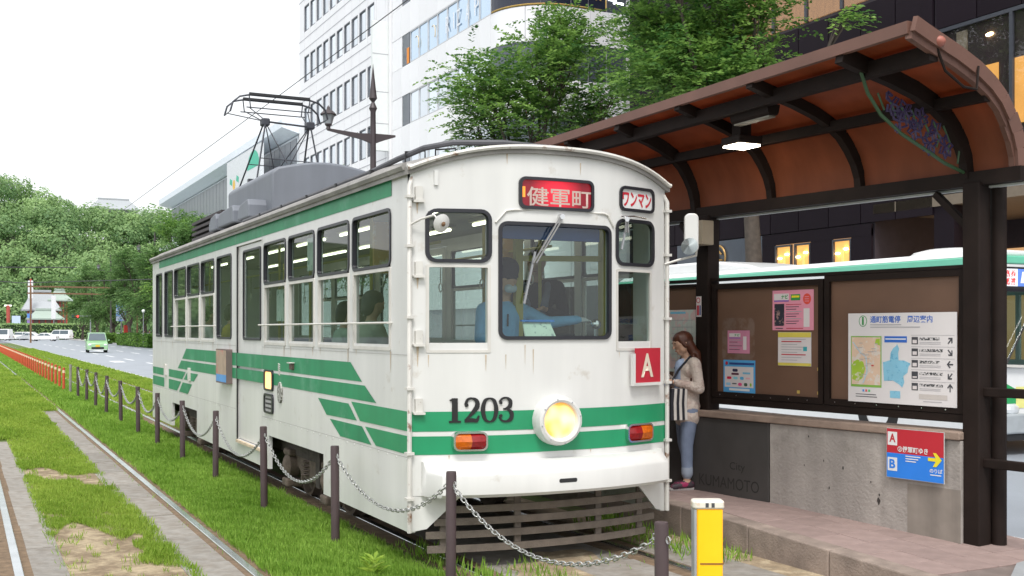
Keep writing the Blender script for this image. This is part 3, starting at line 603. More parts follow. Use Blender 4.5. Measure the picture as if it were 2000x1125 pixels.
MB().tube([(-1.06, 6.1, 3.235), (-1.055, 3.2, 3.235), (-1.05, 1.3, 3.24), (-1.0, .75, 3.285), (-.88, .45, 3.345), (-.7, .27, 3.375), (-.3, .15, 3.385), (.25, .16, 3.375), (.55, .25, 3.33), (.62, .4, 3.28)], .025, 8).build('roof_conduit', mat('conduit_grey', (.09, .09, .10), .6, var=.2), tram, smooth=True)
for y in (1.2, 2.2, 3.2, 4.2, 5.2): MB().box(-1.09, -1.02, y - .02, y + .02, 3.17, 3.25).build('conduit_clip', M_blk, tram)
for x, y in ((-.98, .62), (-.80, .40), (-.58, .30)): MB().tube([(x, y, 3.2), (x, y, 3.33), (x + .16, y - .04, 3.345), (x + .16, y - .04, 3.22)], .009, 5).build('roof_step', M_blk, tram)
# pantograph
M_pan = mat('pantograph_steel', (.055, .058, .07), .5, metal=.4, var=.2)
pg = MB().box(-.62, .62, 7.75, 7.83, 3.95, 4.01).box(-.62, .62, 9.4, 9.48, 3.6, 3.66).box(-.6, -.54, 7.75, 9.48, 3.62, 3.67).box(.54, .6, 7.75, 9.48, 3.62, 3.67).build('pantograph', M_pan, tram)
def rod(a, b, r=.016, nm='pantograph_arm'): return MB().cyl(a, b, r * .75, n=6).build(nm, M_pan, pg)
A = [Vector((-.25, 8.3, 4.95)), Vector((.43, 8.3, 4.92))]
for s, P in ((-1, A[0]), (1, A[1])):
    for dy in (-.78, .78): rod(P + Vector((0, dy * .06, 0)), (s * .54, 8.6 + dy, 3.66), .018)
    MB().box(P.x - .06, P.x + .06, 8.22, 8.38, 4.88, 4.99).build('pantograph_joint', M_pan, pg, bevel=.02)
    for dy in (-.16, .16): rod(P + Vector((0, dy * .3, 0)), (s * .44, 8.6 + dy, 5.16), .011)
rod(A[0], A[1], .02)
for dy in (-.78, .78):
    q0, q1 = Vector((-.54, 8.6 + dy, 3.66)), Vector((.54, 8.6 + dy, 3.66)); rod(A[0], q0.lerp(q1, .78), .011); rod(A[1], q0.lerp(q1, .22), .011)
    rod(A[0].lerp(q0, .45), A[1].lerp(q1, .45), .010)
for dy in (-.2, .2):
    MB().tube([(-.74, 8.6 + dy, 5.08), (-.70, 8.6 + dy, 5.22), (-.60, 8.6 + dy, 5.31), (-.46, 8.6 + dy, 5.345), (.46, 8.6 + dy, 5.345), (.60, 8.6 + dy, 5.31), (.70, 8.6 + dy, 5.22), (.74, 8.6 + dy, 5.08)], .015, 6).build('collector_bow', M_pan, pg, smooth=True)
    MB().box(-.46, .46, 8.575 + dy, 8.625 + dy, 5.345, 5.38).build('contact_strip', M_blk, pg)
    rod((-.5, 8.6 + dy, 5.16), (.5, 8.6 + dy, 5.16), .012); rod((-.44, 8.6 + dy, 5.16), (-.46, 8.6 + dy, 5.33), .012); rod((.44, 8.6 + dy, 5.16), (.46, 8.6 + dy, 5.33), .012)
for s in (-1, 1): rod((s * .74, 8.4, 5.08), (s * .74, 8.8, 5.08), .010); rod((s * .74, 8.6, 5.08), A[0 if s < 0 else 1], .011)
# running gear
MB().box(-1.0, 1.0, .5, 12.2, .48, .80).build('underframe_light_block', M_und, tram)  # underframe as one dark box, put in to block light below the floor
for yc in (3.32, 9.68):
    bg_ = MB().box(-.86, .86, yc - .25, yc + .25, .30, .48).build('bogie', M_und, tram)
    for s in (-1, 1):
        MB().prism([(yc - 1.12, .52), (yc - 1.12, .40), (yc - .55, .36), (yc - .3, .26), (yc + .3, .26), (yc + .55, .36), (yc + 1.12, .40), (yc + 1.12, .52)], lambda a, b, d: (d, a, b), *sorted((s * .90, s * .98))).build('side_frame', M_bog, bg_)
        for dy in (-.72, .72):
            w = MB().lathe([(.0, .0), (.10, .0), (.12, -.03), (.27, -.03), (.29, .02), (.325, .02), (.33, -.06), (.35, -.075), (.35, -.10), (.0, -.10)], (s * .80, yc + dy, .335), 24, ax=(s, 0, 0)).build('wheel', M_bog, bg_, smooth=True)
            MB().lathe([(.13, .0), (.13, .10), (.10, .13), (.05, .15), (.0, .155)], (s * .95, yc + dy, .36), 14, ax=(s, 0, 0)).build('axle_box', M_bog, w, smooth=True)
            MB().box(*sorted((s * .9, s * 1.09)), yc + dy - .11, yc + dy + .11, .13, .22).build('brake_block', M_bog, w, bevel=.02)
            MB().box(*sorted((s * .9, s * 1.07)), yc + dy - .13, yc + dy + .13, .47, .54).build('spring_seat', M_bog, w, bevel=.02)
        mb = MB()
        for k in range(4): mb.lathe([(.06, 0), (.085, .012), (.06, .024)], (s * .96, yc + .2, .30 + k * .045), 12)
        mb.build('coil_spring', M_bog, bg_)
        MB().box(*sorted((s * .88, s * 1.03)), yc - .42, yc - .28, .24, .62).build('damper', M_und, bg_)
        MB().cyl((s * .95, yc + .45, .22), (s * .95, yc + .45, .6), .03, n=8).build('hanger', M_bog, bg_)
for yb in (6.0, 7.1): MB().box(-.95, .95, yb - .4, yb + .4, .34, .5).build('equipment_box', M_und, tram)
# interior
MB().box(-1.12, 1.12, .06, 12.7, .80, .85).box(-.8, .8, -.06, .06, .80, .85).build('floor', mat('tram_floor', (.20, .16, .11), .7, var=.15), tram)
MB().box(-1.13, 1.13, .02, 12.7, 2.985, 3.02).build('ceiling', M_cream, tram)
for s in (-1, 1):
    for y0, y1 in ((.55, 4.6), (6.2, 12.4)):
        st = MB().box(*sorted((s * .70, s * 1.10)), y0, y1, 1.14, 1.27).build('bench', M_seat, tram, bevel=.03)
        MB().box(*sorted((s * 1.0, s * 1.12)), y0, y1, 1.29, 1.70).build('bench_back', M_seat, st, bevel=.03); MB().box(*sorted((s * .78, s * 1.1)), y0, y1, .85, 1.13).build('bench_base', M_cream, st)
    MB().tube([(s * .55, .9, 2.62), (s * .55, 12.3, 2.62)], .014, 6).build('hand_rail', M_yel, tram)
    for k in range(10):
        y = 1.3 + k * 1.1; sp = MB().bar((s * .55, y, 2.62), (s * .55, y, 2.38), .02, .004).build('strap', M_cream, tram); MB().tube([(s * .55, y + .05 * math.cos(a), 2.33 + .05 * math.sin(a)) for a in [j * math.pi / 4 for j in range(8)]], .007, 5, closed=True).build('strap_ring', mat('strap_ring_white', (.7, .7, .65), .4), sp)
    for y in (1.25, 2.5, 4.65, 6.05, 8.3, 10.5): MB().cyl((s * .62, y, .85), (s * .62, y, 2.98), .017, n=8).build('grab_pole', M_yel, tram)
M_tube = mat('fluorescent', (1, 1, .95), .5, var=0, emit=3.2, ecol=(1, .93, .72))
for y0 in (1.1, 2.9, 4.7, 6.5, 8.3, 10.1):
    for x in (-.42, .42):
        lm = MB().box(x - .05, x + .05, y0, y0 + 1.25, 2.95, 2.984).build('ceiling_lamp', M_cream, tram); MB().cyl((x, y0 + .03, 2.93), (x, y0 + 1.22, 2.93), .017, n=8).build('lamp_tube', M_tube, lm)
M_dk = mat('cab_dark', (.05, .055, .06), .6, var=.15)
cs = MB().box(-.55, .72, -.08, .30, .86, 1.66).build('driving_console', M_dk, tram, bevel=.02)
MB().cyl((.62, .22, 1.66), (.62, .22, 1.86), .02, n=8).ell((.62, .22, 1.90), .045).build('brake_handle', M_chrome, cs)
MB().prism([(0, 0), (.30, 0), (.27, .17), (.02, .17)], lambda a, b, d: (-.20 + a, -.06 + b * .6 + d, 1.745 + b), 0, .015).build('timetable_card', mat('card_pale', (.55, .65, .55), .6, c2=(.25, .3, .3), c2s=22, c2lo=.56, c2hi=.62), cs)
MB().box(-.20, .10, .02, .05, 1.92, 1.935).build('card_edge', mat('card_blue', (.04, .2, .6), .5), cs)
MB().box(-.45, .45, -.12, -.08, 2.58, 2.69).build('sun_visor', mat('visor_blue', (.015, .06, .22), .6), tram)
pt = MB().box(.93, 1.03, .62, .70, .85, 2.95).box(-.95, -.85, .62, .70, .85, 2.95).build('cab_post', M_yel, tram); MB().bar((.1, .66, 2.48), (.95, .66, 2.50), .03, .05).build('cab_crossbar', M_yel, pt)
MB().box(.05, .12, .62, .68, .85, 2.95).build('cab_post', M_yel, tram)
fb = MB().box(.45, .75, .75, 1.0, .85, 1.75).build('fare_box', mat('farebox', (.45, .45, .40), .4), tram, bevel=.02); MB().box(.47, .73, .78, .97, 1.755, 1.82).build('fare_slot', M_dk, fb)
MB().box(-1.05, -.62, 1.2, 1.23, 2.35, 2.80).build('ad_poster', mat('ad_poster_warm', (.6, .35, .12), .6, c2=(.75, .65, .5), c2s=6, var=.1), tram)
for y, w, cc in ((3.9, .30, (.72, .74, .70)), (2.7, .28, (.65, .67, .62))): MB().box(-1.135, -1.13, y, y + w, 1.95 if y > 3 else 2.45, 2.3 if y > 3 else 2.78).build('window_notice', mat('notice_paper%.1f' % y, cc, .7, c2=(.3, .4, .35), c2s=14, c2lo=.58, c2hi=.62), tram)
MB().box(.35, .62, 1.75, 1.78, 2.28, 2.75).build('ad_poster', MATS['ad_poster_warm'], tram)
# wear: seams, rust runs
M_run = mat('rust_run', (.50, .40, .29), .6, var=.25, scale=30); M_run2 = mat('rust_spot', (.20, .085, .035), .8, var=.3, scale=40); M_seamw = mat('seam_grey', (.40, .39, .37), .6)  # panel seams have a flat grey of their own
rr_ = random.Random(31)
def run(mp, a, z, w, l, m): MB().sheet([(a - w, z), (a + w, z), (a + w * .5, z - l * .5), (a + w * .15, z - l), (a - w * .2, z - l * .9), (a - w * .6, z - l * .4)], mp, .0025 + rr_.random() * .0008).build('rust_streak', m, tram)
for z in (2.84, 2.26, 1.73, 1.20): run(Fr, -1.12 + rr_.uniform(-.01, .01), z, .010, rr_.uniform(.08, .2), M_run); run(Fr, -1.125, z + .01, .007, .03, M_run2)
for x, z, l in ((-.50, 2.66, .02), (.50, 2.68, .02), (-.3, 1.735, .16), (-.23, 1.70, .2), (-.46, 1.66, .12), (.2, 3.2, .1), (-.45, 3.24, .09), (-1.05, 1.66, .1), (-.62, 1.66, .13), (.6, 1.67, .05), (.98, 1.66, .09), (-.75, 1.08, .03), (-.9, .88, .03), (.3, .885, .03)): run(Fr, x, z, rr_.uniform(.003, .007), l, M_run)
for k in range(26): x = rr_.uniform(-1.12, 1.1); MB().sheet([(x + rr_.uniform(.01, .035) * math.cos(a), ztop(x) - .012 + rr_.uniform(.003, .010) * math.sin(a)) for a in [j * math.pi / 4 for j in range(8)]], Fr, .003).build('rust_spot', M_run2 if k % 2 else M_run, tram)
for a, b in WIN2 + WIN1: run(Ls, a + rr_.uniform(.0, .1), 1.68, .012, rr_.uniform(.05, .22), M_run); run(Ls, b - rr_.uniform(.0, .1), 1.68, .008, rr_.uniform(.05, .15), M_run)
for y in (4.66, 6.02, 7.27, 10.58): MB().sheet([(y, .3), (y + .006, .3), (y + .006, 3.05), (y, 3.05)], Ls, .0042).build('panel_seam', M_seamw, tram)
for a, b in ((.02, 4.66), (6.02, 12.7)): MB().sheet([(a, 1.655), (b, 1.655), (b, 1.66), (a, 1.66)], Ls, .0042).build('panel_seam', M_seamw, tram); MB().sheet([(a, .86), (b, .86), (b, .864), (a, .864)], Ls, .0042).build('panel_seam', M_seamw, tram)
for k in range(60):
    y = .08 + k * .21
    if 4.66 < y < 6.0: continue
    MB().cyl(Ls(y, .845, 0), Ls(y, .845, .004), .007, n=6).build('rivet', M_wh, tram)
# ================================================================ tram stop: shelter, boards, posters
WA = Vector((2.43, 1.12, 0)); WD = Vector((.1302, -.9915, 0)); WN = Vector((-.9915, -.1302, 0))
def Wl(s, z, o=0): p = WA + WD * s + WN * o; return (p.x, p.y, z)
def sbox(mb, s0, s1, z0, z1, o0, o1, m=0): return mb.prism([(s0, z0), (s1, z0), (s1, z1), (s0, z1)], Wl, o0, o1, m)
M_brn = mat('shelter_brown', (.017, .0105, .0085), .65, var=.25, scale=5, spec=.18)
M_fas = mat('shelter_fascia', (.155, .075, .055), .6, var=.12, scale=4)
M_pan2 = mat('roof_panel_brown', (.33, .10, .043), .5, var=.14, scale=2.5, streak=.28, rnd=.08)
t = M_pan2.node_tree; pb = t.nodes['Principled BSDF']; tl = nn(t, 'ShaderNodeBsdfTranslucent'); ms_ = nn(t, 'ShaderNodeMixShader'); ms_.inputs[0].default_value = .42
t.links.new(pb.inputs['Base Color'].links[0].from_socket, tl.inputs[0]); t.links.new(pb.outputs[0], ms_.inputs[1]); t.links.new(tl.outputs[0], ms_.inputs[2]); t.links.new(ms_.outputs[0], t.nodes['Material Output'].inputs[0])
sh = thing('tram_stop_shelter', 'brown tram stop shelter with curved translucent roof panels on dark posts', 'shelter', (2.6, 0, .24))
PW = [0, .012, .05, .11, .19, .30, .44, .62, .80, .90, 1.0]; PZ = [3.06, 3.19, 3.31, 3.42, 3.53, 3.62, 3.695, 3.76, 3.81, 3.84, 3.872]
def prof_z(w):
    for a, b, c, d in zip(PW, PW[1:], PZ, PZ[1:]):
        if w <= b + 1e-9: return c + (d - c) * (w - a) / (b - a)
    return PZ[-1]
def Rp(s, w, dz=0):
    if s > 3.3: s = s - .27 * (1 - w)          # the near end of the roof is cut askew
    r = WA + WD * s; X = r.x + (1.42 - r.x) * w; return Vector((X, r.y + (-.06) * w, prof_z(w) + dz))
RS = [3.62, 2.96, 1.93, .92, -.09, -1.1, -2.1, -3.1]
for i, s in enumerate(RS):                                        # ribs
    w0 = .075 if 0 < i else .05; mb = MB(); hh = .13 if s == 2.96 or s == -.09 else .09
    for a, b in zip(PW, PW[1:]):
        p, q = Rp(s, a, -.02), Rp(s, b, -.02); mb.bar(p, q, w0, hh, up=Vector((.6, 0, 1)) if a > .05 else Vector((-1, 0, .3)))
    mb.build('roof_rib', M_brn if i else M_fas, sh, smooth=True)
def lng(w, wd, ht, dz, nm, m, s0=-3.1, s1=3.62):
    MB().bar(Rp(s0, w, dz), Rp(s1, w, dz), wd, ht).build(nm, m, sh)
lng(.30, .07, .085, -.05, 'roof_purlin', M_brn); lng(.80, .085, .11, -.05, 'roof_beam', M_brn); lng(1.0, .045, .085, .012, 'fascia', M_fas)
bands = [(0, .30), (.30, .80), (.80, 1.0)]
for a, b in zip(RS, RS[1:]):
    for w0, w1 in bands:
        ww = sorted(set([w0, w1] + [w for w in PW if w0 < w < w1])); mb = MB()
        P = [[Rp(s, w, .035 if w > .1 else .03) for w in ww] for s in (a - .012, b + .012)]
        k = len(ww); vs = [p for r_ in P for p in r_]; vs += [p + Vector((0, 0, .008)) for p in vs]
        fs = [(j, j + 1, k + j + 1, k + j) for j in range(k - 1)] + [(2*k + j, 3*k + j, 3*k + j + 1, 2*k + j + 1) for j in range(k - 1)] + [(0, k, 3*k, 2*k), (k - 1, 3*k - 1, 4*k - 1, 2*k - 1)]
        mb.add(vs, fs).build('roof_panel', M_pan2, sh, smooth=True)
mb = MB(); [mb.bar(Rp(3.66, a, .03), Rp(3.66, b, .03), .035, .10, up=Vector((.6, 0, 1)) if a > .05 else Vector((-1, 0, .3))) for a, b in zip(PW, PW[1:])]; mb.build('end_rim', M_fas, sh)
sbox(MB(), -3.1, 3.42, 2.975, 3.085, -.06, .06).build('rear_beam', M_brn, sh)
sbox(MB(), -3.1, 3.42, 2.958, 2.974, -.09, -.04).build('gap_light_strip', mat('gap_light_pale', (.55, .58, .58), .5), sh)  # light showing through the gap below the beam, painted as a pale strip
sbox(MB(), 2.955, 3.10, .15, 3.0, -.07, .09).build('post', M_brn, sh, bevel=.01)
MB().tube([Wl(3.125, .15, -.13), Wl(3.125, 2.62, -.13), Wl(3.125, 2.975, -.13)], .06, 12).build('rear_post', M_brn, sh, smooth=True)
sbox(MB(), -.035, .135, .2, 3.0, -.08, .08).build('post', M_brn, sh, bevel=.01)
for s, z0, z1 in ((2.94, 2.62, 2.95), (-.05, 2.6, 2.95)): MB().bar(Wl(s + .05, z0, 0), Wl(s - .28, z1, 0), .06, .05, up=(0, 0, 1)).build('brace', M_brn, sh)
for z in (1.37, .82): sbox(MB(), 3.08, 4.6, z - .035, z + .035, -.035, .035).build('guard_rail', M_brn, sh, bevel=.008)
sbox(MB(), 4.5, 4.6, 0, 1.4, -.05, .05).build('rail_post', M_brn, sh)
# iris ornament in the crook of the near rib
gi = mat('ornament_green', (.035, .085, .035), .5); pu = mat('ornament_purple', (.045, .03, .09), .5)
def orn(w, z): p = Rp(2.96, w); return (p.x, p.y, z)
io = MB().tube([orn(.86, 3.78), orn(.80, 3.60), orn(.70, 3.45), orn(.55, 3.33), orn(.38, 3.24), orn(.2, 3.14), orn(.03, 3.08)], .014, 6).build('iris_ornament', gi, sh, smooth=True)
rg = random.Random(4)
for cw, cz in ((.52, 3.50), (.40, 3.46), (.28, 3.38), (.44, 3.37), (.62, 3.55), (.33, 3.28), (.20, 3.27), (.56, 3.42)):
    for k in range(6):
        a = k * math.pi / 3 + rg.random(); r_ = .09
        MB().tube([orn(cw, cz), orn(cw + .045 * math.cos(a - .4), cz + r_ * .7 * math.sin(a - .4)), orn(cw + .06 * math.cos(a), cz + r_ * math.sin(a)), orn(cw + .03 * math.cos(a + .6), cz + r_ * .6 * math.sin(a + .6))], .0095, 5).build('petal', pu, io)
for k in range(8):
    w = .10 + .085 * k; MB().tube([orn(w, 3.15 + .055 * k), orn(w - .02, 3.28 + .03 * k), orn(w + .03, 3.40 + .03 * k)], .008, 5).build('stem', gi, io)
# cable loop and cap at the near roof corner
cl = MB().ell(Rp(3.66, .80, .02), (.05, .05, .04)).build('corner_cap', mat('cap_red_brown', (.33, .11, .08), .5), sh, smooth=True)
MB().tube([Rp(3.64, .80, 0), Rp(3.66, .74, -.15), Rp(3.7, .62, -.21), Rp(3.7, .50, -.16), Rp(3.68, .46, .03)], .010, 6).build('cable_loop', M_brn, cl, smooth=True)
sbox(MB(), .02, .24, 2.69, 2.93, .10, .26).build('loudspeaker_box', mat('box_beige', (.36, .30, .22), .6, var=.1), sh, bevel=.01)
# hanging lamp, lit
lp = thing('ceiling_lamp', 'square lit lamp hanging under the shelter roof', 'lamp', (1.95, -.08, 3.48))
MB().box(1.82, 2.08, -.21, .05, 3.50, 3.57).build('lamp_housing', M_brn, lp, bevel=.01); MB().box(1.89, 2.01, -.14, -.02, 3.572, 3.78).build('lamp_stem', M_brn, lp)
MB().box(1.835, 2.065, -.195, .035, 3.482, 3.498).build('lamp_panel', mat('lamp_panel_lit', (1, .95, .85), .5, var=0, emit=14, ecol=(1, .86, .66)), lp)
fx = thing('light_fitting', 'unlit long light fitting under the shelter roof, beside the square lamp', 'light fitting', (1.78, -.5, 3.66))
MB().prism([(-.07, .05), (.07, .05), (.055, -.02), (.04, -.04), (-.04, -.04), (-.055, -.02)], lambda a, b, d: (1.76 + a, d, 3.68 + b), -.74, -.24).build('fitting_body', M_brn, fx)
MB().box(1.725, 1.795, -.72, -.26, 3.624, 3.638).build('fitting_diffuser', mat('diffuser_off', (.22, .20, .16), .5), fx); MB().box(1.73, 1.79, -.54, -.48, 3.732, 3.80).build('fitting_bracket', M_brn, fx)
# low wall
M_wallc = mat('wall_concrete', (.405, .365, .335), .9, var=.14, scale=3, streak=.30, bump=.35, bscale=40, c2=(.25, .225, .20), c2s=3.2, c2lo=.5, c2hi=.8)
M_walls = mat('wall_slate', (.060, .055, .052), .7, var=.15, scale=4)
wl = thing('low_wall', 'grey concrete wall with a dark slate panel under the notice boards', 'wall', Wl(1.5, .2))
sbox(MB(), .985, 2.965, .05, .985, -.12, .12).build('concrete_block', M_wallc, wl, bevel=.008)
sbox(MB(), -.75, .975, .05, .985, -.12, .125).build('slate_panel', M_walls, wl, bevel=.005)
sbox(MB(), -.75, 2.968, .99, 1.055, -.15, .15).build('coping', mat('coping_stone', (.30, .22, .175), .85, var=.2, scale=8, bump=.3), wl, bevel=.01)
M_eng = mat('engraved_dark', (.030, .027, .026), .8)
text('lettering', 'KUMAMOTO', .06, .86, .315, .425, Wl, M_eng, wl, .1275, .0); text('lettering', 'City', .48, .68, .485, .58, Wl, M_eng, wl, .1275, .0)
sbox(MB(), 2.48, 2.962, .06, .60, .1205, .1225).build('repair_patch', mat('repair_concrete', (.30, .26, .225), .9, var=.15, streak=.35), wl)
rgc = random.Random(12)
for s, z, r_ in ((2.20, .42, .024), (2.205, .47, .011), (1.45, .90, .009), (1.62, .70, .010), (1.40, .64, .007), (1.83, .66, .012), (1.68, .47, .010), (2.12, .57, .007)):
    MB().sheet([(s + r_ * rgc.uniform(.4, 1) * math.cos(a), z + r_ * rgc.uniform(.6, 1.6) * math.sin(a)) for a in [k * math.pi / 5 for k in range(10)]], Wl, .1225).build('wall_chip', mat('wall_chip_dark', (.05, .042, .038), .95), wl)
# direction sign on the wall
ds = thing('direction_sign', 'red and blue route A and B direction sign on the concrete wall', 'sign', Wl(2.57, .85, .14))
sbox(MB(), 2.304, 2.844, .637, 1.045, .1505, .158).build('sign_board', mat('sign_edge', (.5, .5, .5), .5), ds)
M_sr = mat('sign_red', (.52, .02, .035), .45, var=.04); M_sb = mat('sign_blue', (.025, .22, .78), .45, var=.04); M_pw = mat('print_white', (.78, .78, .78), .5, var=.02); M_py = mat('print_yellow', (.85, .72, .03), .5, var=.03)
def prt(s0, s1, z0, z1, d, m, par, nm='print'): return MB().sheet([(s0, z0), (s1, z0), (s1, z1), (s0, z1)], Wl, d).build(nm, m, par)
prt(2.308, 2.84, .842, 1.041, .1595, M_sr, ds); prt(2.308, 2.84, .641, .842, .1595, M_sb, ds)
prt(2.318, 2.41, .905, 1.015, .161, M_pw, ds); prt(2.318, 2.41, .695, .805, .161, M_pw, ds)
text('lettering', 'A', 2.335, 2.395, .93, 1.0, Wl, M_sr, ds, .1625, .03); text('lettering', 'B', 2.335, 2.393, .715, .79, Wl, M_sb, ds, .1625, .03)
text('lettering', '②健軍町ゆき', 2.415, 2.70, .855, .905, Wl, M_pw, ds, .162, .02)
for k in range(3): prt(2.49, 2.63 - .02 * k, .822 - k * .02, .830 - k * .02, .162, M_pw, ds, 'print_line')
MB().sheet([(2.70, .835), (2.77, .835), (2.745, .875), (2.775, .875), (2.825, .822), (2.775, .765), (2.745, .765), (2.77, .808), (2.70, .808)], Wl, .163).build('arrow', M_py, ds)
text('lettering', 'のりば', 2.715, 2.83, .715, .75, Wl, M_pw, ds, .162, .02); prt(2.72, 2.82, .695, .703, .162, M_pw, ds, 'print_line')
# notice boards
M_bp = mat('board_panel', (.155, .083, .052), .55, var=.10, scale=3)
def board(s0, s1, z0, z1, label, scuff=False, fw=.055):
    b = thing('notice_board', label, 'notice board', Wl((s0 + s1) / 2, z0))
    sbox(MB(), s0 + .01, s1 - .01, z0 + .01, z1 - .01, -.03, .015).build('panel', M_bp, b)
    po = [(s0, z0), (s1, z0), (s1, z1), (s0, z1)]; pi = [(s0 + fw, z0 + fw), (s1 - fw, z0 + fw), (s1 - fw, z1 - fw), (s0 + fw, z1 - fw)]
    MB().ring(po, pi, Wl, -.04, .045).build('frame', M_brn, b)
    if scuff: MB().sheet(rrect(s0 + .12, s0 + .55, z0 + .36, z0 + .78, .06), Wl, .0165).build('glue_mark', mat('glue_mark', (.20, .13, .10), .6, c2=(.155, .083, .052), c2s=9, c2lo=.45, c2hi=.6), b)
    for k in range(int((s1 - s0) / .22)): MB().cyl(Wl(s0 + .12 + k * .22, z0 + .027, .045), Wl(s0 + .12 + k * .22, z0 + .027, .05), .006, n=6).build('screw', M_chrome, b)
    return b
b1 = board(.15, 1.545, 1.19, 2.31, 'brown notice board with pink, yellow and blue notices', True)
b2 = board(1.56, 2.95, 1.19, 2.335, 'brown notice board carrying the large white information map')
b3 = board(-.72, -.045, 1.10, 2.32, 'narrow dark board with a route map behind the woman', fw=.03)
for s in (1.28, 1.46, 1.46):
    pass
for s, z in ((1.475, 1.50), (1.475, 1.285), (1.24, 1.285)): prt(s - .017, s + .017, z - .014, z + .014, .018, mat('tape_yellow', (.55, .38, .10), .5), b1, 'tape')
sbox(MB(), -.72, 2.95, 2.337, 2.365, -.05, .05).build('board_header', M_brn, sh)
sbox(MB(), .15, 2.95, 1.12, 1.185, -.05, .04).build('board_sill', M_brn, sh)
sbox(MB(), -3.1, -.78, .25, 2.36, -.05, .02).build('view_darkening_panel', mat('darkening_panel_brown', (.05, .032, .025), .6, var=.15), sh)  # unseen board added to darken the view through the tram windows
M_ink = mat('print_ink', (.06, .06, .07), .6); M_inkr = mat('print_red', (.55, .05, .07), .6); M_inkg = mat('print_grey', (.42, .40, .42), .6)
def poster(label, s0, s1, z0, z1, m, d=.018, cat='poster', nm='poster'):
    p = thing(nm, label, cat, Wl((s0 + s1) / 2, z0, d)); sbox(MB(), s0, s1, z0, z1, d, d + .003).build('sheet', m, p); return p, d + .0045
M_pk = mat('paper_pink', (.78, .30, .40), .6, var=.03); M_pw2 = mat('paper_white', (.72, .66, .66), .6, var=.03)
p, d = poster('large pink notice with a small photo, upper right of the board', .93, 1.42, 1.85, 2.22, M_pk)
prt(.95, 1.13, 2.13, 2.19, d, M_pw2, p); text('lettering', 'ナビ', 1.04, 1.12, 2.14, 2.18, Wl, mat('print_green', (.03, .30, .07), .6), p, d + .001, .04); prt(.95, 1.13, 2.115, 2.128, d, mat('print_violet', (.30, .15, .5), .6), p)
prt(1.155, 1.265, 2.125, 2.18, d, MATS['print_green'], p); prt(1.165, 1.255, 2.15, 2.168, d + .001, M_py, p)
MB().sheet([(1.345 + .046 * math.cos(a), 2.135 + .05 * math.sin(a)) for a in [k * math.pi / 10 for k in range(20)]], Wl, d).build('red_seal', mat('seal_red', (.75, .08, .05), .6), p)
for k in range(3): prt(1.32, 1.37, 2.112 + .02 * k, 2.118 + .02 * k, d + .0015, M_pk, p, 'print_line')
prt(.955, 1.075, 1.89, 2.095, d, mat('photo_dark', (.03, .03, .045), .5, c2=(.35, .22, .2), c2s=18, c2lo=.56, c2hi=.6), p, 'photo')
for k in range(9): prt(1.095, 1.28 - .03 * ((k * 7) % 3), 2.085 - k * .022, 2.091 - k * .022, d, M_inkr if k == 0 else M_ink if k % 3 else M_inkg, p, 'print_line')
prt(1.305, 1.375, 1.88, 2.05, d, M_pw2, p); prt(.97, 1.06, 1.864, 1.872, d, M_ink, p, 'print_line'); prt(1.1, 1.3, 1.864, 1.872, d, M_inkr, p, 'print_line')
p, d = poster('small pink notice at the left of the board', .346, .638, 1.625, 1.848, mat('paper_pink_dull', (.62, .24, .36), .6))
prt(.37, .52, 1.785, 1.82, d, M_pw2, p); text('lettering', 'ナビ', .44, .51, 1.79, 1.815, Wl, MATS['print_green'], p, d + .001, .04); prt(.37, .52, 1.770, 1.779, d, MATS['print_violet'], p)
for k in range(6): prt(.37, .54 - .03 * ((k * 5) % 3), 1.75 - k * .018, 1.755 - k * .018, d, M_ink if k % 2 else M_inkg, p, 'print_line')
prt(.555, .60, 1.66, 1.79, d, M_pw2, p)
p, d = poster('white notice with yellow bands below the large pink one', .998, 1.392, 1.522, 1.832, M_pw2)
prt(1.0, 1.39, 1.785, 1.83, d, mat('paper_yellow', (.72, .60, .10), .6), p); prt(1.0, 1.39, 1.524, 1.55, d, MATS['paper_yellow'], p)
for k in range(9): prt(1.04, 1.33 - .05 * ((k * 4) % 3), 1.765 - k * .024, (1.775 if k in (1, 6) else 1.770) - k * .024, d, M_inkr if k in (1, 6) else M_inkg, p, 'print_line')
prt(1.30, 1.345, 1.66, 1.70, d, mat('print_teal', (.05, .40, .45), .6), p)
p, d = poster('blue bordered card notice at the bottom left of the board', .29, .71, 1.245, 1.56, mat('paper_blue', (.09, .38, .72), .6))
prt(.31, .69, 1.295, 1.495, d, M_pw2, p)
for s, z, w, h, c in ((.45, 1.46, .07, .028, (.03, .03, .08)), (.45, 1.425, .10, .02, (.10, .02, .05)), (.60, 1.435, .10, .018, (.2, .5, .7)), (.37, 1.385, .06, .025, (.65, .02, .08)), (.455, 1.385, .06, .025, (.25, .6, .7)), (.54, 1.385, .05, .03, (.1, .45, .75)), (.62, 1.385, .06, .015, (.8, .45, .5)), (.36, 1.325, .06, .025, (.3, .55, .75)), (.44, 1.33, .06, .012, (.1, .1, .12)), (.515, 1.325, .05, .03, (.75, .08, .25)), (.59, 1.325, .045, .032, (.05, .1, .06)), (.655, 1.325, .025, .035, (.3, .5, .05))):
    MB().sheet(rrect(s - w / 2, s + w / 2, z - h / 2, z + h / 2, h * .4, 3), Wl, d + .001).build('logo', mat('logo%.2f%.2f' % (s, z), c, .6), p)
prt(.37, .70, 1.515, 1.535, d, mat('print_navy', (.03, .07, .25), .6), p, 'print_line'); MB().sheet([(.335 + .018 * math.cos(a), 1.527 + .018 * math.sin(a)) for a in [k * math.pi / 6 for k in range(12)]], Wl, d).build('logo', M_sr, p); prt(.37, .64, 1.262, 1.284, d, M_pw, p, 'print_line')
p, d = poster('white route map poster on the narrow dark board, behind the woman', -.50, -.10, 1.42, 2.06, mat('paper_map', (.62, .66, .60), .6, c2=(.70, .52, .50), c2s=6, c2lo=.5, c2hi=.55))
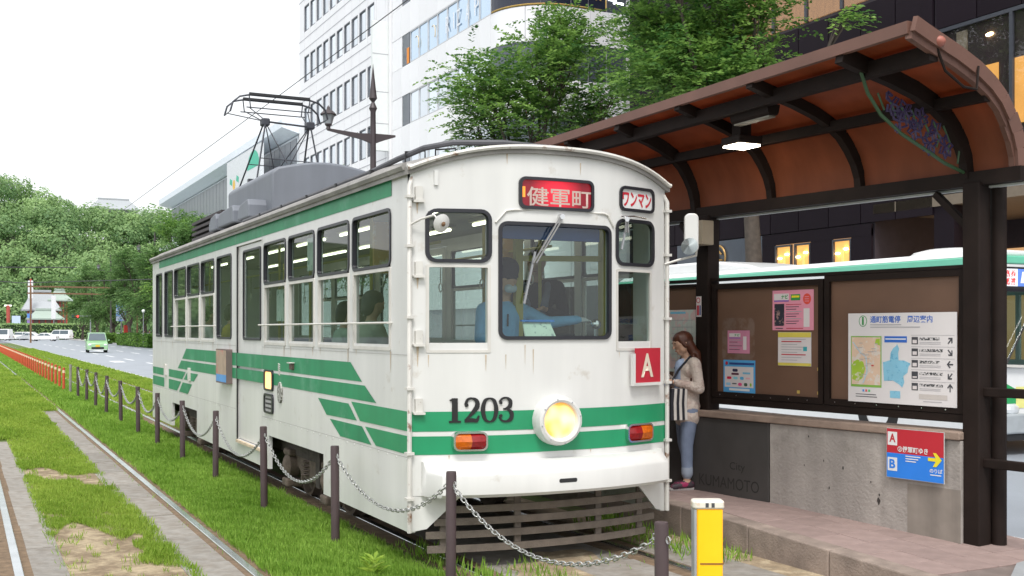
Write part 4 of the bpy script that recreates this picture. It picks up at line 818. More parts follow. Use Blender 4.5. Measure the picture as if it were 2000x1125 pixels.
prt(-.48, -.25, 2.02, 2.04, d, mat('print_cyan', (.2, .55, .75), .6), p, 'print_line')
for k in range(7): prt(-.46, -.14, 1.95 - k * .07, 1.955 - k * .07, d, M_inkg, p, 'print_line'); 
for k in range(5): prt(-.44 + k * .07, -.437 + k * .07, 1.5, 1.96, d, M_inkg, p, 'print_line')
sn = thing('no_smoking_sticker', 'narrow red and white no smoking sticker on the shelter post', 'sticker', Wl(.0, 2.08, .085)); prt(-.03, .045, 1.985, 2.19, .082, M_pw2, sn, 'sticker_face')
MB().ring([(.0 + .028 * math.cos(a), 2.15 + .028 * math.sin(a)) for a in [k * math.pi / 8 for k in range(16)]], [(.0 + .02 * math.cos(a), 2.15 + .02 * math.sin(a)) for a in [k * math.pi / 8 for k in range(16)]], Wl, .0825, .0835).build('red_ring', M_inkr, sn); prt(-.02, .012, 2.0, 2.10, .0835, M_inkr, sn); prt(.018, .036, 2.0, 2.10, .0835, MATS['print_navy'], sn)
# information map
p, d = poster('large white information board with maps and black arrows', 1.83, 2.885, 1.236, 1.995, mat('info_white', (.74, .70, .70), .4, var=.02), .05, 'information board', 'information_board')
text('lettering', '通町筋電停　周辺案内', 2.06, 2.665, 1.912, 1.972, Wl, mat('print_blue', (.03, .14, .55), .5), p, d, .015)
MB().ring([(1.985 + .042 * math.cos(a), 1.928 + .048 * math.sin(a)) for a in [k * math.pi / 12 for k in range(24)]], [(1.985 + .037 * math.cos(a), 1.928 + .043 * math.sin(a)) for a in [k * math.pi / 12 for k in range(24)]], Wl, d - .001, d).build('info_ring', MATS['print_green'], p); text('lettering', 'i', 1.975, 1.995, 1.895, 1.965, Wl, MATS['print_green'], p, d, .04)
for z, s1 in ((1.892, 2.37), (1.872, 2.55)): prt(2.06, s1, z, z + .008, d, M_inkg, p, 'print_line')
prt(1.86, 2.175, 1.365, 1.80, d, mat('map_border_green', (.22, .45, .07), .5), p, 'map'); prt(1.869, 2.166, 1.385, 1.79, d + .001, mat('map_peach', (.72, .52, .38), .5, c2=(.70, .62, .55), c2s=14, c2lo=.55, c2hi=.57, var=.05), p, 'map')
MB().sheet([(1.875, 1.43), (1.93, 1.41), (1.98, 1.44), (2.01, 1.52), (1.99, 1.58), (1.93, 1.60), (1.89, 1.58), (1.87, 1.55)], Wl, d + .002).build('map_park', mat('map_green', (.35, .52, .04), .5, c2=(.6, .6, .4), c2s=25, c2lo=.58, c2hi=.6), p); MB().sheet([(2.11, 1.74), (2.16, 1.72), (2.16, 1.78), (2.12, 1.775)], Wl, d + .002).build('map_park', MATS['map_green'], p)
for a, b in (((1.88, 1.75), (1.96, 1.66)), ((1.96, 1.66), (2.02, 1.62)), ((2.02, 1.62), (2.03, 1.50)), ((2.03, 1.50), (1.99, 1.40))): MB().sheet([(a[0] - .006, a[1]), (a[0] + .006, a[1]), (b[0] + .006, b[1]), (b[0] - .006, b[1])], Wl, d + .003).build('map_river', mat('map_water', (.45, .62, .72), .5), p)
for k in range(14): rr = random.Random(k); s = 1.9 + rr.random() * .22; z = 1.42 + rr.random() * .33; prt(s, s + .03 + .03 * rr.random(), z, z + .005, d + .0035, M_inkg, p, 'print_line')
prt(2.075, 2.10, 1.545, 1.555, d + .004, M_sr, p)
prt(2.205, 2.425, 1.748, 1.80, d, MATS['print_blue'], p); prt(2.215, 2.415, 1.772, 1.782, d + .001, M_pw, p, 'print_line')
MB().sheet([(2.33, 1.735), (2.35, 1.70), (2.34, 1.66), (2.345, 1.60), (2.40, 1.60), (2.46, 1.575), (2.44, 1.55), (2.43, 1.50), (2.39, 1.47), (2.40, 1.42), (2.38, 1.375), (2.35, 1.40), (2.29, 1.43), (2.20, 1.425), (2.19, 1.58), (2.26, 1.60), (2.265, 1.66), (2.29, 1.70), (2.315, 1.715)], Wl, d).build('map_region', mat('map_blue', (.25, .55, .72), .5, c2=(.14, .42, .62), c2s=30, c2lo=.58, c2hi=.6), p)
prt(2.26, 2.36, 1.285, 1.345, d, MATS['map_blue'], p); prt(1.91, 2.12, 1.30, 1.306, d, M_ink, p, 'print_line'); prt(1.91, 2.13, 1.28, 1.286, d, M_ink, p, 'print_line')
for k, c in enumerate(((.1, .3, .7), (.7, .1, .1), (.1, .5, .2))): prt(1.98 + .03 * k, 2.0 + .03 * k, 1.325, 1.345, d, mat('dot%d' % k, c, .5), p)
for k in range(5):
    z = 1.765 - k * .094
    prt(2.47, 2.53, z - .03, z + .03, d, M_ink, p, 'pictogram'); prt(2.48, 2.52, z - .022, z + (.006 if k != 3 else -.01), d + .001, M_pw2, p, 'pictogram'); prt(2.545, 2.76 - .03 * (k in (0, 2)), z + .004, z + .026, d, mat('print_bold', (.05, .05, .055), .6, c2=(.70, .67, .67), c2s=70, c2lo=.5, c2hi=.52, var=0), p, 'print_line')
    for q in (.012, .024): prt(2.545, 2.74, z - q - .004, z - q, d, M_inkg, p, 'print_line')
    prt(2.465, 2.865, z + .043, z + .046, d, M_inkg, p, 'print_line')
    an = [45, -45, 180, -135, 90][k]; ca, sa = math.cos(R(an)), math.sin(R(an)); cs_, cz = 2.825, z
    MB().sheet([(cs_ + .85 * (x * ca - y * sa), cz + x * sa + y * ca) for x, y in ((-.032, -.006), (.012, -.006), (-.006, -.024), (.006, -.03), (.036, 0), (.006, .03), (-.006, .024), (.012, .006), (-.032, .006))], Wl, d).build('arrow', M_ink, p)
prt(2.54, 2.80, 1.29, 1.33, d, mat('print_pale', (.55, .50, .47), .6), p); prt(2.58, 2.75, 1.268, 1.274, d, M_inkg, p, 'print_line')
# ---------------------------------------------------------------- chain posts
M_post = mat('post_brown', (.065, .042, .045), .5, var=.12, scale=8); M_chn = mat('chain_galvanised', (.48, .48, .47), .38, metal=.85, var=.2, scale=30)
POSTS = [(-1.025, -3.19), (-1.198, -.83), (-1.401, 1.19), (-1.475, 3.38), (-1.47, 5.85), (-1.485, 8.03), (-1.50, 10.17), (-1.50, 12.3), (-1.47, 14.9), (-1.455, 17.5), (-1.45, 19.7), (-1.44, 21.9), (-1.45, 24.1), (-1.46, 26.4)]
src = thing('chain_post', 'dark post', 'post', (0, 0, 0), local=True)
MB().lathe([(.037, -.1), (.037, .855), (.034, .866), (.0, .868)], (0, 0, 0), 16).build('post_tube', M_post, src, smooth=True)
for s in (-1, 1): MB().tube([(0, s * (.04 + .016 * (1 - math.cos(a))), .78 + .018 * math.sin(a)) for a in [k * math.pi / 4 for k in range(8)]], .0045, 5, closed=True).build('chain_eye', M_chn, src)
rg = random.Random(9)
for i, (x, y) in enumerate(POSTS):
    o = src if i == 0 else copy_tree(src); o.location = (x, y, -.01); o.rotation_euler = (rg.uniform(-.018, .018), rg.uniform(-.018, .018), .08 if i < 3 else 0)
    lab = 'dark brown chain post nearest the yellow marker post, cut by the bottom edge' if i == 0 else 'dark brown chain post in front of the left end of the tram bumper' if i == 1 else 'dark brown chain post, %s along the row counting back from the yellow marker post' % ORD[i] if i < 13 else 'grey end post of the chain row, next to the orange posts'
    tag(o, lab, 'post', 'chain posts beside the tram')
    if i == 13:
        for ch in o.children:
            if ch.name.startswith('post_tube'): ch.data = ch.data.copy(); ch.data.materials[0] = mat('post_grey', (.24, .22, .20), .7, var=.15)
def link_chain(i, a, b, sag):
    a, b = Vector(a), Vector(b); L = (b - a).length; n = max(14, int(L / .042)) if i < 6 else max(10, int(L / .075)); mb = MB(); side = Vector((0, 0, 1)).cross(b - a).normalized()
    def P(t): return a.lerp(b, t) + Vector((0, 0, -sag * 4 * t * (1 - t)))
    for k in range(n):
        p, q = P(k / n), P((k + 1) / n); d = (q - p); l = d.length * .68; d.normalize(); c = (p + q) / 2
        w = side if k % 2 else side.cross(d).normalized(); w = (w + .35 * (side.cross(d) if k % 2 else -side)).normalized()
        pts = [c + d * (l * x) + w * (.0135 * y) for x, y in ((-1, 0), (-.6, 1), (.6, 1), (1, 0), (.6, -1), (-.6, -1))]
        mb.tube(pts, .0046 if i < 6 else .008, 5 if i < 6 else 4, closed=True)
    o = mb.build('chain', M_chn, None, smooth='all', fix=False)
    return tag(o, ('steel chain hanging in front of the tram lifeguard, below the headlight' if i == 0 else 'steel chain across the front left corner of the tram' if i == 1 else 'steel chain of the %s span counting back from the yellow marker post' % ORD[i]), 'chain', 'chains between the dark posts')
for i in range(len(POSTS) - 2):
    (x0, y0), (x1, y1) = POSTS[i], POSTS[i + 1]; link_chain(i, (x0, y0 + .055, .755), (x1, y1 - .055, .755), [.30, .30, .33, .32][i] if i < 4 else rg.uniform(.24, .36))
# orange delineators
M_org = mat('delineator_orange', (.52, .085, .03), .5, var=.08); M_refl = mat('delineator_band', (.8, .55, .40), .4)
src = thing('orange_post', 'orange post', 'post', (0, 0, 0), local=True)
MB().lathe([(.09, -.02), (.09, .02), (.042, .05), (.04, .70), (.035, .74), (.0, .745)], (0, 0, 0), 10).build('post_tube', M_org, src, smooth=True); MB().lathe([(.0415, .58), (.0425, .59), (.0425, .65), (.0415, .66)], (0, 0, 0), 10).build('reflective_band', M_refl, src)
for i in range(40):
    o = src if i == 0 else copy_tree(src); o.location = (-1.52, 27.9 + i * 1.62, -.02); tag(o, 'orange marker post, %s of its row counting from the chain posts' % ORD[i], 'post', 'orange marker posts along the grass')
# yellow marker post
yb = thing('yellow_marker_post', 'yellow marker post with a pale cap at the bottom edge of the picture', 'post', (-.33, -2.64, 0))
Yx, Yy = -.33, -2.64; ux = Vector((.894, -.447, 0)); uy = Vector((.447, .894, 0))
def Ym(a, b, d): p = Vector((Yx, Yy, 0)) + ux * a + uy * b; return (p.x, p.y, d)
MB().prism(rrect(-.068, .085, -.055, .05, .015, 3), Ym, 0, .795).build('lens_box', mat('marker_yellow', (.85, .42, .008), .35, var=.05, streak=.06, emit=.25, ecol=(1, .55, .0)), yb, smooth=True)
MB().prism(rrect(-.086, -.069, -.055, .05, .006, 3), Ym, 0, .797).build('side_channel', mat('channel_grey', (.42, .43, .44), .45, metal=.4, var=.1), yb, smooth=True)
MB().prism(rrect(-.092, .094, -.062, .058, .025, 4), Ym, .799, .85).build('cap', mat('cap_cream', (.70, .66, .58), .5, var=.12, c2=(.6, .36, .2), c2s=14, c2lo=.62, c2hi=.68), yb, smooth=True, bevel=.012)
for a in (-.02, .015): MB().prism([(a, .812), (a + .018, .812), (a + .018, .838), (a, .838)], lambda s, z, o: Ym(s, -.0625 - o, z), 0, .002).build('cap_mark', M_ink, yb)
MB().prism(rrect(-.058, .091, -.058, .05, .015, 3), Ym, .19, .205).build('band', mat('band_dark', (.25, .12, .02), .6), yb); MB().prism(rrect(-.058, .091, -.058, .05, .015, 3), Ym, .475, .485).build('band', MATS['band_dark'], yb)
# ================================================================ buildings along the right side of the street
M_pav = mat('pavement', (.34, .32, .30), .9, var=.12, scale=1.5, bump=.2)
pv = struct(MB().box(14.35, 60, -40, 300, -.05, .12).build('pavement', M_pav)); MB().box(14.2, 14.345, -40, 300, -.05, .125).build('kerb', MATS['kerb_concrete'], pv)
M_bw = mat('facade_white', (.86, .86, .88), .55, var=.03, scale=.4, rnd=.03); M_seam = mat('facade_seam', (.42, .42, .45), .8, var=.05)
M_mir = mat('window_mirror', (.70, .75, .80), .06, metal=.9, var=.05, scale=.5, rnd=.14); M_mirb = mat('window_mirror_blue', (.55, .68, .82), .08, metal=.85, var=.05, scale=.4)
M_wfr = mat('window_frame_dark', (.05, .055, .07), .5); M_dkgl = mat('window_dark', (.10, .115, .14), .1, metal=.3, var=.1, scale=.6)
def Bx(y, z, o=0): return (20 - o, y, z)
def clones(src, parent, locs):
    for i, l in enumerate(locs):
        o = src if i == 0 else src.copy()
        if i: col.objects.link(o)
        o.parent = parent; o.location = Vector(l) - org(parent)
        if i:
            for ch in src.children:
                c = ch.copy(); col.objects.link(c); c.parent = o
# --- office tower with narrow windows
ot = thing('office_tower', 'tall white office building with rows of narrow windows behind the lamp', 'building', (30, 68, 0))
rows = [7.45, 11.45, 15.45, 19.45, 23.5, 27.5, 31.5]; cols = [62.3 + 1.69 * k for k in range(10)]
ys = [58.5, 78.9]; zs = [.1, 36]; HH_ = []
for z in rows:
    for y in cols: HH_.append((y - 1.42, y, z - 2.05, z)); ys += [round(y - 1.42, 3), round(y, 3)]
    zs += [z - 2.05, z]
wallgrid(ys, zs, lambda y, z: any(a < y < b and c < z < d for a, b, c, d in HH_), Bx, .35).build('facade', M_bw, ot)
MB().box(20.36, 40, 58.5, 78.9, .1, 36).build('core', M_bw, ot); MB().box(20, 40, 58.3, 58.495, .1, 36).build('end_wall', M_bw, ot)
w = MB().ring([(-1.42, -2.05), (0, -2.05), (0, 0), (-1.42, 0)], [(-1.36, -1.98), (-.12, -1.98), (-.12, -.07), (-1.36, -.07)], lambda a, b, o: (-o, a, b), -.14, -.01).build('window', mat('tower_frame_shade', (.13, .14, .16), .5), ot, local=True)  # recess shade put into a dark frame, wider on the far jamb
MB().sheet([(-1.38, -2.0), (-.1, -2.0), (-.1, -.05), (-1.38, -.05)], lambda a, b, o: (-o, a, b), -.09).build('pane', M_mir, w, local=True)
clones(w, ot, [(20, y, z) for z in rows for y in cols])
for z in rows:
    for dz in (.55, -2.6): MB().box(19.985, 20.0, 58.5, 78.9, z + dz, z + dz + .045).build('panel_joint', M_seam, ot)
for k in range(12): MB().box(19.985, 20, 58.5 + k * 1.69 + .25, 58.5 + k * 1.69 + .27, .1, 36).build('panel_joint', mat('facade_seam_pale', (.62, .62, .65), .8), ot)
bs = MB().box(18.85, 19.95, 57.95, 58.27, 13.2, 21.4).build('blade_sign', mat('blade_sign_white', (.74, .77, .76), .4, var=.04), ot, bevel=.02)
for z in (14.9, 16.9, 19.3): MB().box(18.85, 19.95, 57.94, 57.95, z, z + .05).build('sign_joint', M_seam, bs)
for z in (15.3, 20.1): MB().box(19.951, 20.2, 58.0, 58.2, z, z + .5).build('sign_bracket', M_wfr, bs)
MB().box(19.9, 20.2, 57.6, 57.9, 9, 36).build('downpipe', M_bw, ot)
# --- white building with the curved corner
cb = thing('corner_building', 'white panelled building with a curved corner and blue window bands', 'building', (26, 48, 0))
cor = [(20, 43.0)] + [(23 - 3 * math.cos(R(a)), 43 - 3 * math.sin(R(a))) for a in range(6, 91, 6)] + [(26.3, 40.0)]
MB().prism([(20.08, 57.5), (20.08, 43.05)] + [(x + .08 * (23 - x) / 3 + .0, y + .08) for x, y in cor[1:-1]] + [(26.3, 40.08), (26.3, 57.5)], lambda a, b, d: (a, b, d), .1, 30).build('core', M_seam, cb)
bands = [(6.9, 8.75), (10.65, 12.5), (14.4, 16.25), (18.05, 19.95), (21.8, 23.7), (25.55, 27.4)]
P0, NP = 43.02, 8; pit = (54.4 - P0) / NP
sps = [(3.0, 6.9)] + [(b[1], c[0]) for b, c in zip(bands, bands[1:])]
for z0, z1 in sps:
    src = MB().box(0, .11, .012, pit - .012, 0, z1 - z0 - .03).build('wall_panel', M_bw, cb, local=True); clones(src, cb, [(19.99, P0 + k * pit, z0 + .015) for k in range(NP)])
    src = MB().box(0, .11, .012, 1.50, 0, z1 - z0 - .03).build('wall_panel', M_bw, cb, local=True); clones(src, cb, [(19.99, 54.4, z0 + .015), (19.99, 55.93, z0 + .015)])
    for a0, a1 in ((0, 45), (45, 90)):
        mb = MB(); q = [(23 - 3.02 * math.cos(R(a)), 43 - 3.02 * math.sin(R(a))) for a in [a0 + .3 + (a1 - a0 - .6) * k / 8 for k in range(9)]]; q2 = [(23 - 2.9 * math.cos(R(a)), 43 - 2.9 * math.sin(R(a))) for a in [a0 + .3 + (a1 - a0 - .6) * k / 8 for k in range(9)]]
        mb.prism(q + q2[::-1], lambda a, b, d: (a, b, d), z0 + .015, z1 - .015).build('wall_panel', M_bw, cb, smooth=True)
    src = MB().box(.012, 1.08, -.11, 0, 0, z1 - z0 - .03).build('wall_panel', M_bw, cb, local=True); clones(src, cb, [(23.02 + k * 1.09, 40.09, z0 + .015) for k in range(3)])
for i, (z0, z1) in enumerate(bands):
    mm = M_mirb if i == 3 else M_mir
    src = MB().ring([(.0, 0), (pit, 0), (pit, z1 - z0), (0, z1 - z0)], [(.05, .06), (pit - .05, .06), (pit - .05, z1 - z0 - .06), (.05, z1 - z0 - .06)], lambda a, b, o: (-o, a, b), -.08, 0).build('window', mat('sash_grey', (.55, .56, .58), .5), cb, local=True)
    MB().sheet([(.05, .06), (pit - .05, .06), (pit - .05, z1 - z0 - .06), (.05, z1 - z0 - .06)], lambda a, b, o: (-o, a, b), -.05).build('pane', mm, src, local=True)
    clones(src, cb, [(20.0, P0 + k * pit, z0) for k in range(NP)])
    dw = MB().box(20.02, 20.07, 54.55, 55.75, z0, z1).build('stair_window', M_dkgl, cb)
    if i == 3: MB().box(20.0, 20.015, 54.6, 54.95, z0 + .05, z0 + 1.0).build('painted_orange_light', mat('orange_light_paint', (.85, .28, .03), .6), dw)  # orange light in this window, painted as a flat coloured panel
    MB().box(20.0, 20.08, 55.8, 57.48, z0 + .015, z1 - .015).build('wall_panel', M_bw, cb)
    sgn = i == 3
    for a0, a1 in ((0, 30), (30, 60), (60, 90)):
        q = [(23 - 2.99 * math.cos(R(a)), 43 - 2.99 * math.sin(R(a))) for a in [a0 + .2 + (a1 - a0 - .4) * k / 5 for k in range(6)]]; mb = MB()
        for p1, p2 in zip(q, q[1:]): mb.add([(*p1, z0), (*p2, z0), (*p2, z1), (*p1, z1)], [(0, 1, 2, 3)])
        mb.build('corner_window', mat('sign_navy', (.022, .026, .045), .25, var=.2, scale=.6) if sgn else M_dkgl, cb, smooth='all')
    for k, (x0, x1) in enumerate(((23.05, 24.0), (24.06, 25.05), (25.15, 26.25))):
        MB().box(x0, x1, 40.02, 40.06, z0, z1).build('front_window', MATS['sign_navy'] if sgn and k < 2 else M_dkgl, cb)
    if sgn:
        gold = mat('sign_gold', (.55, .36, .10), .4, metal=.3)
        def Cv(a, z, o=0): return (23 - (3.0 + o) * math.cos(R(a)), 43 - (3.0 + o) * math.sin(R(a)), z)
        MB().tube([Cv(a, z0 + .06, .02) for a in range(2, 90, 4)] + [(23.98, 39.98, z0 + .06)], .045, 4).build('gold_border', gold, cb); MB().tube([(24.08, 39.98, z0 + .06), (25.04, 39.98, z0 + .06), (25.04, 39.98, z1)], .04, 4).build('gold_border', gold, cb)
        for k in (0, .14): MB().tube([Cv(20 + j * 4.2, z0 + .62 + k + .055 * (j - 5) ** 2 * .55, .02) for j in range(11)], .035, 4).build('gold_arc', gold, cb)
        text('lettering', 'ZAY', 23.55, 24.95, z0 + .52, z0 + 1.25, lambda a, b, o: (a, 40.0 - o, b), gold, cb, .01, .01)
        lit = mat('office_lamp', (1, 1, 1), .5, var=0, emit=6)
        MB().box(25.2, 25.65, 39.995, 40.015, z0 + .62, z0 + .72).build('lit_tube', lit, cb); MB().box(25.5, 26.1, 39.995, 40.015, z0 + .48, z0 + .58).build('lit_tube', lit, cb)
        ltr = mat('pane_letter_white', (.80, .82, .86), .4)
        for ch, k in zip('RIZAP', (3.95, 3.35, 2.9, 2.05, 1.25)):
            w_ = .12 if ch == 'I' else .5; text('lettering', ch, P0 + k * pit + w_ / 2, P0 + k * pit - w_ / 2, z0 + .45, z0 + 1.35, Bx, ltr, cb, .012, .0)
        for k in (5.4, 7.2): MB().tube([Bx(P0 + k * pit + .32 * math.cos(a), z0 + .9 + .45 * math.sin(a), .02) for a in [R(60 + 20 * j) for j in range(9)]], .035, 4).build('pane_swirl', mat('pane_gold', (.72, .62, .45), .5), cb)
MB().box(26.31, 27.0, 40.4, 44, .1, 30).build('side_pier', M_bw, cb); MB().box(27.0, 44, 42, 57.5, .1, 30).build('side_wall', mat('side_grey_blue', (.16, .19, .23), .4, var=.1), cb)
# --- far building with the broad eaves
fb3 = thing('eaved_building', 'long pale building with broad overhanging eaves, left of the office tower', 'building', (30, 110, 0))
MB().box(20, 45, 79.2, 139, .1, 17.6).build('body', mat('eaved_wall', (.66, .70, .74), .7, var=.08, scale=.3), fb3)
MB().prism([(18.6, 18.1), (18.6, 18.75), (20, 19.0), (45, 19.0), (45, 17.7), (20, 17.7)], lambda a, b, d: (a, d, b), 78.95, 140.5).build('eave', mat('eave_blue_white', (.78, .84, .90), .6, var=.05), fb3)
MB().prism([(18.4, 11.8), (18.4, 12.4), (19.93, 12.7), (19.93, 11.9)], lambda a, b, d: (a, d, b), 79, 139).build('lower_eave', MATS['eave_blue_white'], fb3)
for k in range(34): y = 79.6 + k * 1.74; f = MB().box(19.94, 19.995, y, y + 1.62, 14.2, 17.4).build('window', mat('window_grey', (.20, .22, .25), .3, var=.1), fb3)
for k in range(16): y = 80 + k * 3.6; MB().box(19.94, 19.995, y, y + 3.1, 7.4, 10.8).build('window', M_mir, fb3)
sg = thing('rooftop_sign', 'white sign panel with green dome and yellow dot mark on the eaved building', 'sign', (18.3, 91, 12))
MB().box(18.1, 18.4, 84, 97, 12.8, 17.6).build('sign_panel', mat('sign_panel_white', (.72, .75, .78), .5), sg)
def Gx(y, z, o=0): return (18.1 - o, y, z)
MB().sheet([(86.5 + 2.2 * math.cos(a), 15.8 + 1.5 * math.sin(a)) for a in [k * math.pi / 14 for k in range(15)]], Gx, .01).build('green_dome', mat('dome_green', (.05, .5, .33), .5), sg)
MB().sheet([(94.0 + .5 * math.cos(a), 15.2 + .5 * math.sin(a)) for a in [k * math.pi / 6 for k in range(12)]], Gx, .01).build('yellow_dot', mat('dot_yellow', (.85, .5, .05), .5), sg)
for y in (92.6, 95.3): MB().sheet([(y - .5, 15.2), (y + .5, 15.5), (y + .3, 16.0), (y - .6, 15.7)], Gx, .01).build('leaf_mark', MATS['dome_green'], sg)
# --- dark building across the road
M_dp = mat('dark_panel', (.017, .012, .017), .5, var=.08, scale=1, rnd=.12, spec=.08); M_dj = mat('dark_joint', (.055, .045, .057), .7)
dk = thing('dark_building', 'dark purple-black panelled building with warm lit windows behind the shelter', 'building', (30, 8, 0))
MB().box(20.12, 45, 16.6, 29.5, .12, 30).box(20.12, 45, -14, 16.6, 5.6, 30).box(25, 45, -14, 16.6, .12, 5.6).build('core', M_dj, dk)
MB().box(20.0, 45, 29.51, 29.9, .12, 30).build('end_wall', M_dp, dk)
pt_ = 1.36
for z0, z1, y0, y1 in ((5.08, 8.36, 14.3, 29.5), (8.40, 11.68, 14.3, 29.5), (11.72, 15.4, -8, 16.2), (11.72, 15.4, 22.8, 29.5), (15.4, 18.5, 14.3, 29.5), (10.22, 11.68, -8, 14.2), (.2, 5.04, 26.6, 29.5), (5.62, 7.0, -8, 14.2)):
    n = int((y1 - y0) / pt_); p2 = (y1 - y0) / n
    src = MB().box(0, .11, .02, p2 - .02, 0, z1 - z0 - .03).build('panel', M_dp, dk, local=True); clones(src, dk, [(20.0, y0 + k * p2, z0) for k in range(n)])
warm = mat('warm_interior', (.55, .30, .09), .8, var=.4, scale=1.3, emit=.55, ecol=(1, .52, .14)); spot = mat('downlight', (1, .9, .7), .5, var=0, emit=14, ecol=(1, .72, .35)); dim = mat('dim_interior', (.16, .12, .08), .7, var=.3, scale=.7, emit=.42, ecol=(1, .55, .25))
M_shopgl = glass('shop_glass', (.75, .72, .68))
def litroom(y0, y1, z0, z1, depth, back, nsp, npan, seed):
    r = MB().box(20.12 + depth, 20.2 + depth, y0, y1, z0, z1).build('room_back', back, dk)
    wf = MB()
    for k in range(npan + 1): y = y0 + (y1 - y0) * k / npan; wf.box(20.0, 20.1, y - .05, y + .05, z0, z1)
    wf.box(20.0, 20.1, y0 - .05, y1 + .05, z1 - .001, z1 + .1); f = wf.build('window', M_wfr, dk)
    for k in range(npan): a, b = y0 + (y1 - y0) * k / npan + .052, y0 + (y1 - y0) * (k + 1) / npan - .052; MB().sheet([(a, z0), (b, z0), (b, z1), (a, z1)], Bx, -.05).build('pane', M_shopgl, f)
    q = random.Random(seed)
    for k in range(nsp): y = y0 + (k + .5) * (y1 - y0) / nsp + q.uniform(-.2, .2); x = 20.3 + q.random() * depth * .7; MB().cyl((x, y, z1 - .12), (x, y, z1 - .05), .09, n=8).build('downlight', spot, r)
    return r
# shop window (room carved in front of the core)
sw = MB().box(20.06, 20.11, 17.35, 21.1, 2.2, 4.72).build('shop_back', dim, dk)
for y0, y1, mm in ((17.45, 18.25, warm), (19.25, 20.0, warm), (20.15, 20.95, warm)):
    f = MB().ring([(y0, 2.3), (y1, 2.3), (y1, 4.66), (y0, 4.66)], [(y0 + .05, 2.35), (y1 - .05, 2.35), (y1 - .05, 4.6), (y0 + .05, 4.6)], Bx, -.05, .03).build('shop_window', M_wfr, dk); MB().sheet([(y0 + .05, 2.35), (y1 - .05, 2.35), (y1 - .05, 4.6), (y0 + .05, 4.6)], Bx, -.055).build('lit_back', mm, f)
    for k in range(3): MB().box(20.02, 20.05, y0 + .1, y1 - .1, 2.9 + k * .42, 2.93 + k * .42).build('shelf', mat('shelf_wood', (.25, .14, .06), .6), f)
    for k in range(2): MB().ell(Bx(y0 + .25 + .35 * k, 4.35 - .12 * k, -.02), (.03, .11, .035), 8, 5).build('spot_lamp', spot, f)
    MB().box(20.02, 20.05, (y0 + y1) / 2 - .04, (y0 + y1) / 2 + .04, 3.2, 4.4).build('hanging_goods', mat('goods', (.75, .45, .15), .5, emit=.5, ecol=(1, .6, .2)), f)
MB().box(19.98, 20.055, 17.2, 21.6, .2, 2.25).box(19.98, 20.055, 18.27, 19.22, 2.25, 4.9).box(19.98, 20.055, 20.98, 21.6, 2.25, 4.9).box(19.98, 20.055, 16.6, 17.43, 2.25, 4.9).box(19.975, 20.05, 16.6, 21.6, 4.68, 5.04).build('shop_surround', M_dp, dk)
MB().box(20.0, 20.11, 21.62, 26.58, .2, 5.04).build('polished_wall', mat('polished_blue_grey', (.075, .09, .115), .25, var=.2, scale=.8), dk)
lg2 = MB().tube([Bx(24.0 + .42 * math.cos(a), 4.45 + .42 * math.sin(a), .05) for a in [k * math.pi / 14 for k in range(28)]], .035, 5, closed=True).build('gold_ring_logo', mat('logo_gold', (.50, .30, .10), .4, metal=.4), dk)
for a, b in (((23.85, 4.15), (24.05, 4.5)), ((24.05, 4.5), (24.2, 4.2)), ((23.8, 4.55), (24.0, 4.72)), ((23.75, 4.35), (24.2, 4.38))): MB().cyl(Bx(*a, .05), Bx(*b, .05), .03, n=5).build('logo_stroke', MATS['logo_gold'], lg2)
litroom(-7.5, 14.15, 7.05, 10.1, .01, dim, 0, 9, 2)
q = random.Random(8)
for k in range(9): y = -4 + k * 2.1 + q.uniform(-.4, .4); z = q.choice((9.7, 9.5, 8.3)); MB().ell((20.09, y, z), (.02, .13, .05), 8, 5).build('spot_lamp', spot, dk)
for y, w_ in ((12.2, .5), (11.0, .8), (9.4, 1.1), (7.4, 1.0)): MB().box(20.09, 20.115, y, y + w_, 7.2, 8.9).build('warm_patch_wall', warm, dk)
MB().box(20.08, 20.115, 13.2, 13.55, 8.3, 10.0).build('pale_column', mat('pale_column', (.35, .32, .27), .6), dk)
litroom(16.3, 22.7, 11.78, 15.3, .0, dim, 0, 4, 3)
# open lobby under the dark building: soffit, lamps, warm back windows
MB().box(20.0, 25, -14, 16.55, 5.30, 5.59).build('lobby_soffit', mat('soffit', (.20, .16, .12), .6, var=.1), dk)
for k in range(10): MB().cyl((21 + 1.4 * (k % 3), 14.8 - k * 2.1, 5.27), (21 + 1.4 * (k % 3), 14.8 - k * 2.1, 5.296), .11, n=8).build('downlight', spot, dk)
for y in (13.6, 8.3, 2.8): MB().box(20.05, 20.75, y, y + .7, .13, 5.29).build('lobby_column', M_dp, dk)
for k in range(7): MB().box(24.93, 24.99, 15.2 - k * 2.3, 16.9 - k * 2.3, .3, 4.4).build('lobby_window', warm if k > 1 else dim, dk)
bd = thing('back_street_building', 'grey building seen through the gap between the white and dark buildings', 'building', (50, 36, 0))
MB().box(46, 60, 25, 42, .1, 34).build('body', mat('back_grey', (.20, .22, .25), .6, var=.1), bd)
for z in range(3, 32, 4):
    for k in range(5): MB().box(45.95, 45.995, 29.9 + k * 2.2, 31.4 + k * 2.2, z, z + 1.8).build('window', M_dkgl, bd)
